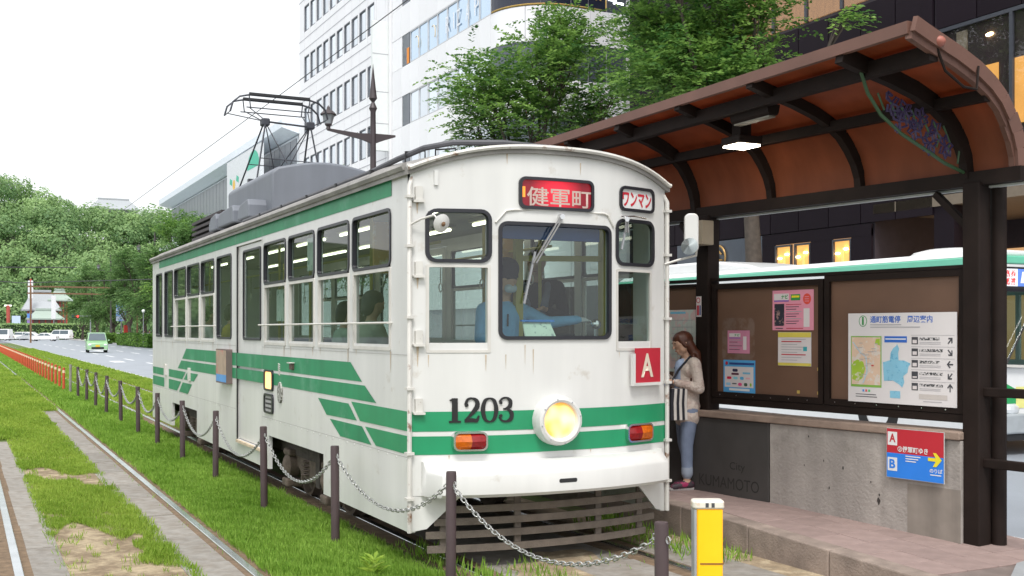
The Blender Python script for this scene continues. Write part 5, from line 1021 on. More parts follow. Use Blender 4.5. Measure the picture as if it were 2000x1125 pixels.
# ---------------------------------------------------------------- lamp posts, overhead wires
M_lamp = mat('lamp_post_brown', (.055, .042, .045), .5, var=.1); M_lgl = mat('lantern_glass', (.30, .32, .34), .25, var=.1)
def lamp_post(Y, label, move=None, k=1):
    t_ = thing('street_lamp', label, 'street lamp', (3.3, Y, 0), group='lantern posts along the tracks')
    MB().lathe([(.10, 0), (.10, .9), (.07, 1.0), (.06, 5.9), (.055, 6.35), (.085, 6.42), (.03, 6.55), (.085, 6.62), (.07, 6.72), (.0, 7.35)], (3.3, Y, 0), 10).build('pole', M_lamp, t_, smooth=True)
    MB().prism([(2.33, 5.93), (2.33, 5.89), (3.05, 5.76), (3.3, 5.68), (3.55, 5.78), (3.78, 5.86), (3.78, 5.90), (3.3, 5.90), (3.0, 5.88)], lambda a, b, d: (a, Y + d, b), -.03, .03).build('bracket_arm', M_lamp, t_)
    ln = MB().lathe([(.0, 5.90), (.05, 5.91), (.04, 5.97), (.075, 6.0), (.075, 6.02)], (2.35, Y, 0), 8).build('lantern', M_lamp, t_); MB().lathe([(.075, 6.021), (.125, 6.20)], (2.35, Y, 0), 6).build('lantern_glass', M_lgl, ln); MB().lathe([(.17, 6.20), (.17, 6.215), (.10, 6.28), (.04, 6.31), (.03, 6.36), (.0, 6.40)], (2.35, Y, 0), 8).build('lantern_cap', M_lamp, ln)
    if move: t_.location = move; t_.scale = (k, k, k)
lamp_post(13.6, 'dark spear-topped street lamp with a lantern above the tram roof'); lamp_post(13.6, 'far street lamp among the trees, nearest of the two distant lanterns', (14.7, 118, .1), 1.75); lamp_post(13.6, 'farthest street lamp among the trees, lantern above the green car', (14.7, 158, .1), 1.75)
M_wire = mat('wire', (.05, .05, .055), .6)
def wire(pts, r, label): tag(MB().tube(pts, r, 4).build('overhead_wire', M_wire), label, 'wire', 'overhead wires')
wire([(0, -6, 5.40), (0, 8.6, 5.385), (0, 30, 5.42), (0, 150, 5.5)], .007, 'contact wire over the tram, touching the pantograph')
wire([(2.35, 68, 5.9), (-6, 68, 5.7), (-14, 68, 6.2)], .03, 'span wire across the tracks in front of the hill, upper one'); wire([(14, 90, 6.4), (0, 90, 5.7), (-14, 90, 6.6)], .035, 'span wire across the tracks in front of the hill, lower one')
wire([(18.5, 29, 14.6), (18.5, 5, 12.4)], .012, 'thin cable in front of the dark building, lower one'); wire([(18.5, 29, 15.9), (18.5, 5, 13.3)], .012, 'thin cable in front of the dark building, upper one')
# ================================================================ trees, hill, hedges
M_bark = mat('bark', (.085, .068, .055), .95, var=.3, scale=8, bump=.6, bscale=20)
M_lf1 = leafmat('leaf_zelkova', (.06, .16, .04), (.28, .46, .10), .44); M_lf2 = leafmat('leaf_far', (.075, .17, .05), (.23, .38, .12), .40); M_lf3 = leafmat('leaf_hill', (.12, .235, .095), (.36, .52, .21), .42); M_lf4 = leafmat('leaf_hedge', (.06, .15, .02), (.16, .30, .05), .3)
def tree(label, base, top, rad, ntw, lsize, m, seed, lobes=9, crown_lo=.42, nleaf=13, twl=.75, extra=(), off=(0, 0)):
    rg = np.random.default_rng(seed); rr = random.Random(seed); t_ = thing('street_tree', label, 'tree', base, group='street trees'); B = Vector(base); Hh = top - base[2]
    L = [] ; tr = MB(); fork = B + Vector((rr.uniform(-.2, .2), rr.uniform(-.2, .2), Hh * crown_lo * .75))
    r0 = .016 * Hh + .03; tr.tube([B, B.lerp(fork, .5) + Vector((.06, -.04, 0)), fork], [r0 * 1.25, r0, r0 * .8], 9)
    for k in range(lobes):
        a = 2 * math.pi * k / lobes * 1.618 * 2 + rr.random(); e = rr.uniform(.15, 1); f = math.sqrt(max(0, 1 - (e - .45) ** 2 * 1.4)) if e > .45 else .85
        c = Vector((B.x + off[0] + rad * .62 * f * math.cos(a) * rr.uniform(.5, 1.05), B.y + off[1] + rad * .62 * f * math.sin(a) * rr.uniform(.5, 1.05), B.z + Hh * (crown_lo + (1 - crown_lo) * e * .86)))
        L.append((c, rad * rr.uniform(.34, .52)))
    for c, r_ in extra: L.append((Vector(c), r_))
    for c, r_ in L:
        mid = fork.lerp(c, .5) + Vector((rr.uniform(-.3, .3), rr.uniform(-.3, .3), -.08 * Hh * rr.random())); tr.tube([fork - Vector((0, 0, .1)), mid, c], [r0 * .5, r0 * .3, r0 * .1], 6)
        for j in range(4):
            d = Vector((rr.gauss(0, 1), rr.gauss(0, 1), rr.gauss(.2, .6))).normalized() * r_ * .8; tr.tube([mid.lerp(c, .6), c + d * .5, c + d], [r0 * .13, r0 * .08, r0 * .03], 4)
    tr.build('trunk', M_bark, t_, smooth=True)
    C = np.array([c[:] for c, _ in L]); Rr = np.array([r_ for _, r_ in L]); wts = Rr ** 2 / (Rr ** 2).sum(); idx = rg.choice(len(L), ntw, p=wts)
    d = rg.normal(size=(ntw, 3)); d /= np.linalg.norm(d, axis=1, keepdims=True); rad_ = rg.random(ntw) ** .45 * (1 + .18 * rg.normal(size=ntw))
    P = C[idx] + d * (Rr[idx] * rad_)[:, None] * np.array([1, 1, .72]); out = P - (C.mean(0) - np.array([0, 0, .2 * Hh])); out /= np.linalg.norm(out, axis=1, keepdims=True)
    td = out * .9 + rg.normal(size=(ntw, 3)) * .45; td[:, 2] *= .6; td /= np.linalg.norm(td, axis=1, keepdims=True)
    kk = np.arange(nleaf) / nleaf; tl_ = twl * rg.uniform(.6, 1.25, ntw)
    up = np.array([0, 0, 1.]); sd = np.cross(td, up); sd /= np.linalg.norm(sd, axis=1, keepdims=True) + 1e-6
    pos = P[:, None] + td[:, None] * (tl_[:, None] * kk)[..., None] - up * (.35 * tl_[:, None] * kk ** 2)[..., None]
    sgn = np.where(np.arange(nleaf) % 2, 1, -1)[None, :, None]; ld = td[:, None] * .65 + sd[:, None] * sgn * .85 - up * .25 + rg.normal(size=(ntw, nleaf, 3)) * .18
    pos = pos + ld * lsize * .5; nrm = up + rg.normal(size=(ntw, nleaf, 3)) * .35; v = np.clip(np.repeat((.45 + .25 * rg.normal(size=ntw))[:, None], nleaf, 1) + .15 * rg.normal(size=(ntw, nleaf)), 0, 1)
    n = ntw * nleaf; sz = lsize * rg.uniform(.7, 1.25, n)
    leaves('crown', pos.reshape(n, 3), ld.reshape(n, 3), nrm.reshape(n, 3), sz, .56, m, t_, seed, v.ravel()); return t_
tree('leafy street tree in front of the white building, above the tram roof', (15.3, 28.8, .1), 13.6, 3.5, 2300, .18, M_lf1, 3, 12, .46, twl=1.0, extra=(((13.6, 30.4, 10.2), .9), ((17.6, 27.2, 10.8), 1.3), ((14.6, 30.9, 11.2), .9), ((15.6, 28.2, 13.0), .9), ((13.1, 30.0, 9.4), .7), ((13.3, 29.8, 8.2), .8)))
tree('leafy street tree in front of the dark building, above the shelter roof', (15.0, 15.8, .1), 13.4, 3.0, 2700, .165, M_lf1, 21, 11, .55, twl=.95, off=(-.3, 1.7), extra=(((14.4, 17.8, 9.6), 1.3), ((13.9, 19.0, 10.6), 1.1), ((15.4, 13.0, 9.6), .4)))
for i, (x, y, top, r_, lab) in enumerate(((15.3, 49.5, 11.2, 3.0, 'small tree top showing over the tram roof beside the lamp post'), (15.5, 93, 12.6, 2.8, 'tree in front of the eaved building behind the roof equipment'), (15.6, 106, 14.2, 4.2, 'dark green street tree just left of the tram roof'), (15.4, 117, 13.2, 4.0, 'second street tree left of the tram, counting away from it'),
    (15.4, 130, 14.2, 4.3, 'third street tree left of the tram, counting away from it'), (15.6, 145, 13.6, 4.2, 'fourth street tree left of the tram, counting away from it'), (15.4, 162, 13.2, 4.4, 'fifth street tree left of the tram, counting away from it'), (15.4, 182, 13.0, 4.4, 'sixth street tree left of the tram, counting away from it'), (15.2, 205, 11.5, 4.2, 'last street tree of the row, beside the shrine'))):
    tree(lab, (x, y, .1), top, r_, 1900 if i else 900, .26 if i else .16, M_lf2 if i != 2 else M_lf1, 40 + i, 9, .22, 9, 1.1)
# hill with the castle wood
def hz(x, y): s = min(1, max(0, (y - 272) / 60)); s = s * s * (3 - 2 * s); e = min(1, max(0, (150 - x) / 60)); return 29.0 * s * e + 1.2 * math.sin(x * .11) * s
gx = [-140 + k * 8 for k in range(42)]; gy = [266 + k * 7 for k in range(26)]; mb = MB(); mb.v = [(x, y, hz(x, y) - .3) for y in gy for x in gx]; n = len(gx)
for j in range(len(gy) - 1):
    for i in range(n - 1): mb.f.append([j*n+i, j*n+i+1, (j+1)*n+i+1, (j+1)*n+i]); mb.m.append(0)
struct(mb.build('hill', mat('hill_soil', (.04, .06, .025), .95, var=.3, scale=.3), smooth='all'))
rg = np.random.default_rng(5); PP = []; DD = []; VV = []; SS = []
crowns = []
for j in range(8):
    for k in range(17):
        x = -50 + k * 9 + rg.uniform(-3.5, 3.5); y = 280 + j * 8.5 + rg.uniform(-3, 3)
        crowns.append((x, y, hz(x, y) + rg.uniform(.8, 4.6), rg.uniform(4.6, 7.2)))
for x, y, z, r_ in ((2, 335, 40, 6.5), (8, 337, 41, 5), (16, 339, 38.5, 4.2), (21, 341, 37, 4), (-6, 332, 44, 7)): crowns.append((x, y, z, r_))
for x, y, z, r_ in crowns:
    n = int(290 * r_); d = rg.normal(size=(n, 3)); d[:, 2] = np.abs(d[:, 2]) * .95 - .35; d /= np.linalg.norm(d, axis=1, keepdims=True); lob = 1 + .22 * np.sin(5 * d[:, 0] + x) * np.sin(4 * d[:, 1] + y) + .10 * rg.normal(size=n)
    PP.append(np.array([x, y, z]) + d * (r_ * lob)[:, None] * np.array([1.15, 1.15, .9])); t_ = np.cross(d, rg.normal(size=(n, 3))); DD.append(t_); VV.append(np.clip(rg.normal(.15 + .5 * rg.random(), .18, n) + .25 * d[:, 2], 0, 1)); SS.append(np.concatenate([d]))  # light tops painted in: leaf colour pales towards the top of each crown
P = np.concatenate(PP); Nn_ = np.concatenate(SS) + rg.normal(size=P.shape) * .5
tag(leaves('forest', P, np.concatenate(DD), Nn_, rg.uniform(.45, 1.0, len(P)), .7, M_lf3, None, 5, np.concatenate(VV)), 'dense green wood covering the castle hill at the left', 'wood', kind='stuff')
def hedge(label, x0, x1, y0, y1, z1, m, n, sz, seed):
    t_ = thing('hedge', label, 'hedge', ((x0 + x1) / 2, (y0 + y1) / 2, .1), group='clipped hedges'); MB().box(x0 + .12, x1 - .12, y0 + .12, y1 - .12, .0, z1 - .12).build('hedge_core', mat('hedge_dark', (.018, .04, .012), .95), t_); rg = np.random.default_rng(seed)
    P = np.stack([rg.uniform(x0, x1, n), rg.uniform(y0, y1, n), rg.uniform(.05, z1, n)], 1); f = rg.integers(0, 4, n); P[f == 0, 0] = x0; P[f == 1, 1] = y0; P[f >= 2, 2] = z1; P += rg.normal(size=(n, 3)) * .07
    leaves('hedge_leaves', P, rg.normal(size=(n, 3)), rg.normal(size=(n, 3)) + np.array([-.5, -.8, .8]), rg.uniform(.6, 1.3, n) * sz, .6, m, t_, seed)
hedge('bright green hedge on the pavement right of the green car', 13.1, 14.9, 112, 138, 1.35, M_lf4, 5200, .24, 1); hedge('green hedge on the pavement left of the green car', 13.0, 15.0, 152, 168, 1.3, M_lf4, 2600, .28, 2); hedge('long dark hedge behind the white cars at the far junction', -30, 19, 226, 229, 3.0, M_lf3, 5200, .5, 3)
# ================================================================ vehicles
M_tyre = mat('tyre', (.02, .02, .02), .9); M_carw = mat('car_white', (.78, .78, .77), .3, var=.02, coat=.5); M_cargl = mat('car_glass', (.10, .13, .15), .08, metal=.2, var=.05); M_rim = mat('rim', (.45, .45, .46), .35, metal=.7)
def car(label, loc, rz, L, W, H, paint, style='sedan', plate=None):
    t_ = thing('car', label, 'car', loc, rz, 'cars on the road', local=True); h = L / 2
    if style == 'box':  low = [(-h, .22), (h - .02, .22), (h, .45), (h - .05, .80), (h - .55, .92), (h - .62, .96), (-h + .03, .96), (-h, .7)]; cab = [(h - .60, .955), (h - .95, H - .03), (h - 1.15, H), (-h + .18, H), (-h + .06, H - .12), (-h + .04, .955)]
    elif style == 'van': low = [(-h, .25), (h, .25), (h + .0, .6), (h - .15, .95), (h - .65, 1.08), (-h, 1.08)]; cab = [(h - .7, 1.075), (h - 1.35, H - .04), (h - 1.6, H), (-h + .15, H), (-h + .02, 1.075)]
    else: low = [(-h, .28), (h - .04, .25), (h, .5), (h - .12, .70), (h - 1.05, .88), (-h + .75, .92), (-h + .03, .88), (-h - .02, .6)]; cab = [(h - 1.05, .878), (h - 1.85, H - .05), (h - 2.2, H), (-h + 1.3, H - .02), (-h + .55, .915)]
    MB().prism(low, lambda a, b, d: (a, d, b), -W / 2, W / 2).build('body', paint, t_, smooth=True, bevel=.05, local=True)
    zc = cab[0][1]; tp = lambda b: 1 - .17 * (b - zc) / (H - zc)
    MB().prism(cab, lambda a, b, d: (a, d * tp(b), b), -W / 2 * .97, W / 2 * .97).build('cabin', paint, t_, smooth=True, bevel=.04, local=True)
    f0, f1 = Vector(cab[0]), Vector(cab[1]); a, b = f0.lerp(f1, .10), f0.lerp(f1, .93); o = Vector((.03, .02))
    MB().add([(a.x + o.x, -W * .44 * tp(a.y), a.y + o.y), (a.x + o.x, W * .44 * tp(a.y), a.y + o.y), (b.x + o.x, W * .43 * tp(b.y), b.y + o.y), (b.x + o.x, -W * .43 * tp(b.y), b.y + o.y)], [(0, 1, 2, 3)]).build('windscreen', M_cargl, t_, local=True)
    r0, r1 = Vector(cab[-1]), Vector(cab[-2]); z0, z1 = zc + .05, H - .12; bx0, bx1 = cab[-1][0] + .25, cab[0][0] - .25; tx0, tx1 = cab[-2][0] + .1, cab[1][0] - .05; md = (bx0 + bx1) / 2
    for s in (-1, 1):
        for p in (((bx0, z0), (md - .04, z0), (md - .04, z1), (tx0 + .05, z1)), ((md + .04, z0), (bx1, z0), (tx1, z1), (md + .04, z1))): MB().add([(x, s * (W / 2 * .97 * tp(z) + .006), z) for x, z in p], [(0, 1, 2, 3)]).build('side_window', M_cargl, t_, local=True)
        for x in (h - .72, -h + .72):
            w = MB().lathe([(.0, .0), (.17, .0), (.19, .01)], (x, s * (W / 2 - .02), .31), 14, ax=(0, s, 0)).build('wheel', M_rim, t_, local=True); MB().lathe([(.18, -.18), (.30, -.17), (.31, -.08), (.30, .015), (.19, .02)], (x, s * (W / 2 - .02), .31), 16, ax=(0, s, 0)).build('tyre', M_tyre, w, local=True)
        zh = .66 if style != 'van' else .8
        MB().ell((h - .05, s * W * .38, zh), (.07, .15, .09), 10, 6).build('headlight', mat('headlamp_clear', (.75, .78, .8), .15, metal=.3), t_, local=True)
        MB().ell((cab[0][0] - .15, s * (W / 2 + .10), zc + .08), (.07, .09, .06), 8, 6).build('door_mirror', paint, t_, local=True)
        MB().box(-h - .03, -h + .02, *sorted((s * W * .3, s * W * .46)), .6, .75).build('rear_lamp', MATS['lamp_red'], t_, local=True)
    MB().box(h - .03, h + .03, -W * .3, W * .3, .30, .48).build('grille', M_tyre, t_, local=True)
    if plate: MB().box(h + .03, h + .045, -.17, .17, .50, .66).build('number_plate', plate, t_, local=True)
    MB().box(h - .06, h + .035, -W * .44, W * .44, .24, .30).build('bumper', mat('bumper_light', (.55, .58, .56), .5), t_, local=True)
    return t_
car('pale green boxy small car with a yellow plate driving toward the tram', (5.9, 91, -.03), -R(90) - .05, 3.4, 1.62, 1.68, mat('car_green', (.30, .52, .28), .35, var=.03, coat=.4), 'box', mat('plate_yellow', (.75, .50, .02), .5))
A_ = math.pi + .15
def at_d(u, d): c = (u - 1000) / 2148.; return (-4.27 + d * (c * .8944 + .4472), -7.94 + d * (-c * .4472 + .8944), -.03)
car('white sedan crossing the far junction, nearest of the white cars', at_d(86, 190), R(153) + .1, 4.5, 1.75, 1.42, M_carw)
car('white van in the queue right of the crossing sedan', at_d(117, 214), R(150), 4.6, 1.75, 1.95, M_carw, 'van')
car('white estate car at the left end of the far queue', at_d(45, 214), R(150), 4.5, 1.75, 1.55, M_carw, 'box'); car('pale blue car behind the crossing sedan', at_d(68, 222), R(150), 4.5, 1.75, 1.6, mat('car_blue', (.5, .58, .64), .3, coat=.4), 'box')
car('silver car half hidden behind the crossing sedan', at_d(58, 206), R(150), 4.4, 1.72, 1.42, mat('car_silver', (.6, .62, .63), .3, metal=.3, coat=.4))
car('white van cut by the left edge of the picture', at_d(-2, 200), R(150), 4.6, 1.75, 2.1, M_carw, 'van')
car('dark car behind the trunks right of the queue', at_d(143, 220), R(150), 4.3, 1.7, 1.5, mat('car_dark', (.07, .07, .09), .3, coat=.4), 'box')
car('white car behind the trunks, left of the blue road sign', at_d(207, 196), R(160), 4.3, 1.7, 1.45, M_carw); car('white car behind the trunks, right of the blue road sign', at_d(224, 186), R(160), 4.3, 1.7, 1.45, M_carw)
# ---- bus on the far side of the shelter
bus = thing('bus', 'white and green bus standing behind the shelter boards', 'bus', (10.7, 8.5, -.03)); BX0, BX1, BY0, BY1 = 9.5, 11.95, 3.45, 14.0
M_busw = mat('bus_white', (.76, .77, .77), .35, var=.03, coat=.4); M_busg = mat('bus_green', (.02, .33, .10), .35, var=.04, coat=.3); M_busm = mat('bus_mint', (.16, .55, .38), .35, var=.03, coat=.3)
wz = (1.35, 2.45); wy = [BY0 + .35 + k * 1.28 for k in range(8)]
def hb(y, z): return wz[0] < z < wz[1] and any(a < y < a + 1.2 for a in wy)
ysb = [BY0, BY1] + [k for a in wy for k in (a, a + 1.2)]
for nm, X in (('L', BX0), ('R', BX1)):
    mp = (lambda y, z, o=0: (BX0 - o, y, z)) if nm == 'L' else (lambda y, z, o=0: (BX1 + o, y, z))
    wallgrid(ysb, [.28, 1.35, 2.45, 2.84], hb, mp, .05).build('side_wall', M_busw, bus)
    for a in wy: MB().sheet([(a, wz[0]), (a + 1.2, wz[0]), (a + 1.2, wz[1]), (a, wz[1])], mp, -.02).build('side_window', M_gl, bus)
    MB().sheet([(BY0, .75), (BY1, .75), (BY1, 1.12), (BY0, .95)], mp, .004).build('green_band', M_busg, bus)
    for y in (BY0 + 2.4, BY1 - 2.9):
        w = MB().lathe([(.0, .0), (.24, .0), (.26, .02)], mp(y, .48, -.04), 16, ax=(mp(0, 0, 1)[0] - mp(0, 0, 0)[0], 0, 0)).build('wheel', M_rim, bus); MB().lathe([(.25, -.2), (.47, -.2), (.48, -.05), (.46, .045), (.26, .05)], mp(y, .48, -.04), 20, ax=(mp(0, 0, 1)[0] - mp(0, 0, 0)[0], 0, 0)).build('tyre', M_tyre, w)
MB().box(BX0 - .012, BX1 + .012, BY0 - .012, BY1 + .012, 2.845, 2.97).build('mint_band', M_busm, bus, bevel=.02)
MB().prism([(BX0, 2.972), (BX1, 2.972), (BX1 - .12, 3.06), (BX0 + .12, 3.06)], lambda a, b, d: (a, d, b), BY0 + .05, BY1).build('roof', M_busw, bus, bevel=.03)
MB().prism([(9.2, 3.062), (10.6, 3.062), (13.6, 3.062), (13.9, 3.062), (13.75, 3.19), (13.2, 3.30), (10.8, 3.30), (9.6, 3.16)], lambda a, b, d: (d, a, b), 9.75, 11.7).build('air_conditioner', M_busw, bus, smooth=True, bevel=.05)
MB().ell((10.2, 5.0, 3.07), (.45, .75, .13), 16, 6).build('roof_vent', M_busw, bus, smooth=True)
MB().box(BX0 + .1, BX1 - .1, BY0 + .1, BY1 - .05, .60, .66).build('floor', mat('bus_floor', (.15, .15, .16), .8), bus); MB().box(BX0, BX1, BY1 - .05, BY1, .28, 2.84).build('rear_wall', M_busw, bus)
for k in range(6):
    for X in (BX0 + .3, BX1 - .75): st = MB().box(X, X + .45, BY0 + 2.6 + k * 1.1, BY0 + 3.0 + k * 1.1, .66, 1.1).build('seat', mat('bus_seat', (.08, .12, .30), .9), bus); MB().box(X, X + .45, BY0 + 3.0 + k * 1.1, BY0 + 3.1 + k * 1.1, .9, 1.65).build('seat_back', MATS['bus_seat'], st)
def Bf(x, z, o=0): return (x, BY0 - o, z)
fh = [(BX0 + .1, BX1 - .1, 1.32, 2.44)]
wallgrid([BX0, BX1, fh[0][0], fh[0][1]], [.28, 1.32, 2.44, 2.84], lambda x, z: fh[0][0] < x < fh[0][1] and fh[0][2] < z < fh[0][3], Bf, .06).build('front_wall', M_busw, bus)
f = MB().ring(rrect(BX0 + .07, BX1 - .07, 1.29, 2.47, .08), rrect(BX0 + .11, BX1 - .11, 1.33, 2.43, .06), Bf, -.01, .012).build('windscreen', M_rub, bus); MB().sheet([(BX0 + .1, 1.32), (BX1 - .1, 1.32), (BX1 - .1, 2.44), (BX0 + .1, 2.44)], Bf, -.02).build('pane', M_gl, f)
dp_ = MB().box(BX0 + .06, BX1 - .06, BY0 - .02, BY0 - .001, 2.47, 2.80).build('destination_display', M_blk, bus)
MB().sheet([(BX0 + .1, 2.51), (BX0 + .40, 2.51), (BX0 + .40, 2.77), (BX0 + .1, 2.77)], Bf, .022).build('display_panel', mat('display_white', (.72, .74, .78), .5, emit=.35), dp_); MB().sheet([(BX0 + .40, 2.51), (BX1 - .1, 2.51), (BX1 - .1, 2.77), (BX0 + .40, 2.77)], Bf, .022).build('display_panel', mat('display_blue', (.10, .2, .62), .5, emit=.35), dp_)
for k in range(4): MB().sheet([(BX0 + .14 + (k % 2) * .12, 2.53 + (k // 2) * .12), (BX0 + .23 + (k % 2) * .12, 2.53 + (k // 2) * .12), (BX0 + .23 + (k % 2) * .12, 2.63 + (k // 2) * .12), (BX0 + .14 + (k % 2) * .12, 2.63 + (k // 2) * .12)], Bf, .024).build('display_mark', mat('display_red', (.6, .05, .05), .5, emit=.3, c2=(.8, .8, .8), c2s=30, c2lo=.5, c2hi=.52), dp_)
for k in range(3): MB().sheet([(BX0 + .46 + k * .3, 2.56), (BX0 + .68 + k * .3, 2.56), (BX0 + .66 + k * .3, 2.72), (BX0 + .50 + k * .3, 2.73)], Bf, .024).build('display_mark', MATS['display_white'], dp_)
MB().bar(Bf(BX0 + .12, 1.34, .04), Bf(BX0 + .62, 2.05, .03), .03, .02, up=(0, 1, 0)).build('wiper', M_chrome, bus); MB().bar(Bf(BX0 + .10, 1.32, .05), Bf(BX0 + .75, 1.30, .05), .04, .03, up=(0, 1, 0)).build('wiper_arm', M_alu, bus)
MB().sheet([(BX0, .75), (BX0 + .5, .75), (BX0 + .42, .95), (BX0 + .18, 1.05), (BX0, 1.08)], Bf, .005).build('green_band', M_busg, bus); MB().sheet([(BX0 + .38, .68), (BX0 + 1.1, .68), (BX0 + 1.1, 1.0), (BX0 + .38, 1.0)], Bf, .008).build('yellow_panel', mat('bus_yellow', (.75, .72, .25), .5), bus)
MB().box(BX0 - .01, BX1 + .01, BY0 - .09, BY0 - .002, .30, .60).build('bumper', mat('bus_bumper', (.35, .38, .40), .5), bus, bevel=.03); MB().box(BX0 + .05, BX1 - .05, BY0 - .05, BY0 - .003, .2, .29).build('bumper_skirt', M_blk, bus)
for x in (BX0 + .3, BX1 - .3): MB().ell(Bf(x, .66, .0), (.16, .05, .09), 12, 6).build('headlight', MATS['headlamp_clear'], bus)
# ================================================================ far end of the street: shrine, signs, signals
def shrine(label, u, d, w, dp, hwall, hroof, roofm, wallm, rise=0, nm='shrine_building', cat='shrine'):
    x, y, _ = at_d(u, d); t_ = thing(nm, label, cat, (x, y, rise)); X = lambda a, b, z: (x + a, y + b, rise + z)
    MB().box(x - w/2, x + w/2, y - dp/2, y + dp/2, rise, rise + hwall).build('walls', wallm, t_)
    for k in range(5 if cat == 'shrine' else 0): MB().box(x - w/2 + k * w/4 - .12, x - w/2 + k * w/4 + .12, y - dp/2 - .15, y - dp/2 + .05, rise, rise + hwall).build('pillar', mat('shrine_red', (.42, .06, .04), .6), t_)
    e = 1.2; o = [(-w/2 - e, -dp/2 - e, hwall), (w/2 + e, -dp/2 - e, hwall), (w/2 + e, dp/2 + e, hwall), (-w/2 - e, dp/2 + e, hwall)]; m_ = [(-w/2 - .2, -dp/4, hwall + hroof * .45), (w/2 + .2, -dp/4, hwall + hroof * .45), (w/2 + .2, dp/4, hwall + hroof * .45), (-w/2 - .2, dp/4, hwall + hroof * .45)]; r_ = [(-w * .36, 0, hwall + hroof), (w * .36, 0, hwall + hroof)]
    vs = [X(*p) for p in o + m_ + r_] + [X(p[0], p[1], p[2] - .3) for p in o]
    MB().add(vs, [(0,1,5,4),(1,2,6,5),(2,3,7,6),(3,0,4,7),(4,5,9,8),(5,6,9),(6,7,8,9),(7,4,8),(10,13,12,11),(0,10,11,1),(1,11,12,2),(2,12,13,3),(3,13,10,0)]).build('roof', roofm, t_); MB().box(x - w * .38, x + w * .38, y - .2, y + .2, rise + hwall + hroof - .1, rise + hwall + hroof + .35).build('ridge', roofm, t_)
RG = mat('roof_tile_grey', (.36, .38, .40), .7, var=.1); RGn = mat('roof_copper_green', (.33, .40, .35), .7, var=.1); WW = mat('plaster_white', (.42, .42, .46), .8, var=.05); WD_ = mat('shrine_wood', (.16, .12, .10), .8)
shrine('grey-roofed shrine hall among the trees at the far junction', 80, 243, 5.5, 5, 6.4, 4.0, RG, WW); shrine('low green-roofed shrine gate at the far junction', 88, 236, 5.0, 3, 4.4, 1.8, RGn, WD_); shrine('small tiered shrine roof right of the grey hall', 116, 246, 2.8, 3, 8.6, 2.2, RGn, WD_)
shrine('castle turret roof rising over the wood on the hill', 222, 352, 12.5, 7, 4, 3.4, RG, WW, 36.3, 'castle_building', 'castle'); shrine('white castle wall and roof at the upper left edge', 12, 330, 5, 5, 5.5, 3.5, RG, WW, 34.5, 'castle_building', 'castle'); shrine('small grey castle roof between the trees at the upper left', 38, 352, 2.4, 3, 4.6, 3.6, RG, WW, 40.5, 'castle_building', 'castle')
def pole_sign(nm, label, cat, u, d, z0, z1, w, panels, pm, pr=.08):
    x, y, _ = at_d(u, d); t_ = thing(nm, label, cat, (x, y, 0)); MB().cyl((x, y, 0), (x, y, z1), pr, n=8).build('pole', pm, t_)
    for k, (a, b, m_) in enumerate(panels): MB().obox((x - .12 * .45, y - .12 * .9, (a + b) / 2), (w / 2, .04, (b - a) / 2), ((.894, -.447, 0), (.447, .894, 0), (0, 0, 1))).build('panel', m_, t_)
MR = mat('far_red', (.42, .08, .06), .6); MW_ = mat('far_white', (.70, .70, .72), .6); MBl = mat('far_blue', (.10, .25, .62), .6); MG_ = mat('far_pole_grey', (.25, .26, .28), .6)
pole_sign('banner', 'tall white banner in front of the shrine gate', 'banner', 105, 226, 3, 9.2, .9, [(4.2, 9.0, MW_)], MG_); pole_sign('banner', 'white and red banner high above the shrine hall, left', 'banner', 60, 238, 3, 13, 1.1, [(8.8, 12.6, MW_)], MR, .2)
pole_sign('red_pillar', 'red pillar at the far left with a lamp cluster on top', 'pillar', 16, 236, 0, 7.2, 1.6, [(7.0, 7.3, mat('far_lamp', (.9, .9, .8), .5, emit=.8))], MR, .38); pole_sign('notice_sign', 'pale blue notice panel by the hedge at the far left', 'sign', 32, 232, 2, 5, 1.8, [(3.2, 4.9, mat('far_pale_blue', (.5, .6, .75), .6))], MG_)
pole_sign('sign_column', 'blue and violet sign column left of the shrine gate', 'sign', 58, 228, 2, 5.6, .95, [(4.4, 5.3, MBl), (2.4, 3.9, mat('far_violet', (.25, .18, .45), .6))], MG_); pole_sign('road_sign', 'blue and white direction sign under the street trees', 'sign', 237, 150, 2, 5.6, 1.35, [(3.1, 5.0, mat('sign_pale', (.45, .52, .66), .6, c2=(.15, .3, .65), c2s=1.2, c2lo=.5, c2hi=.55)), (5.0, 5.5, MBl)], MG_)
x, y, _ = at_d(147, 170); ts = thing('traffic_light', 'traffic light showing red in front of the trees', 'traffic light', (x, y, 0)); MB().cyl((x + 2.2, y, 0), (x + 2.2, y, 4.2), .09, n=8).build('pole', MG_, ts); MB().box(x - .1, x + 2.2, y - .04, y + .04, 4.02, 4.1).build('arm', MG_, ts); MB().box(x - .55, x + .55, y - .12, y + .12, 3.75, 4.25).build('signal_head', M_blk, ts, bevel=.05)
for k, m_ in enumerate((mat('sig_green_off', (.02, .10, .06), .4), mat('sig_yellow_off', (.16, .10, .01), .4), mat('sig_red_on', (.9, .05, .04), .4, emit=2.2, ecol=(1, .05, .04)))): MB().cyl((x - .34 + k * .34, y - .16, 4.0), (x - .34 + k * .34, y - .12, 4.0), .15, n=12).build('signal_lens', m_, ts)
x, y, _ = at_d(152, 165)
gn = thing('gantry', 'brown horizontal catenary gantry beams in front of the trees', 'gantry', (x, y, 0))
for z in (8.2, 7.2): MB().box(x - 7, x + 9, y - .1, y + .1, z, z + .22).build('beam', M_rust, gn)
for dx in (-6.5, 8.5): MB().box(x + dx - .12, x + dx + .12, y - .12, y + .12, 0, 8.6).build('gantry_post', M_rust, gn)
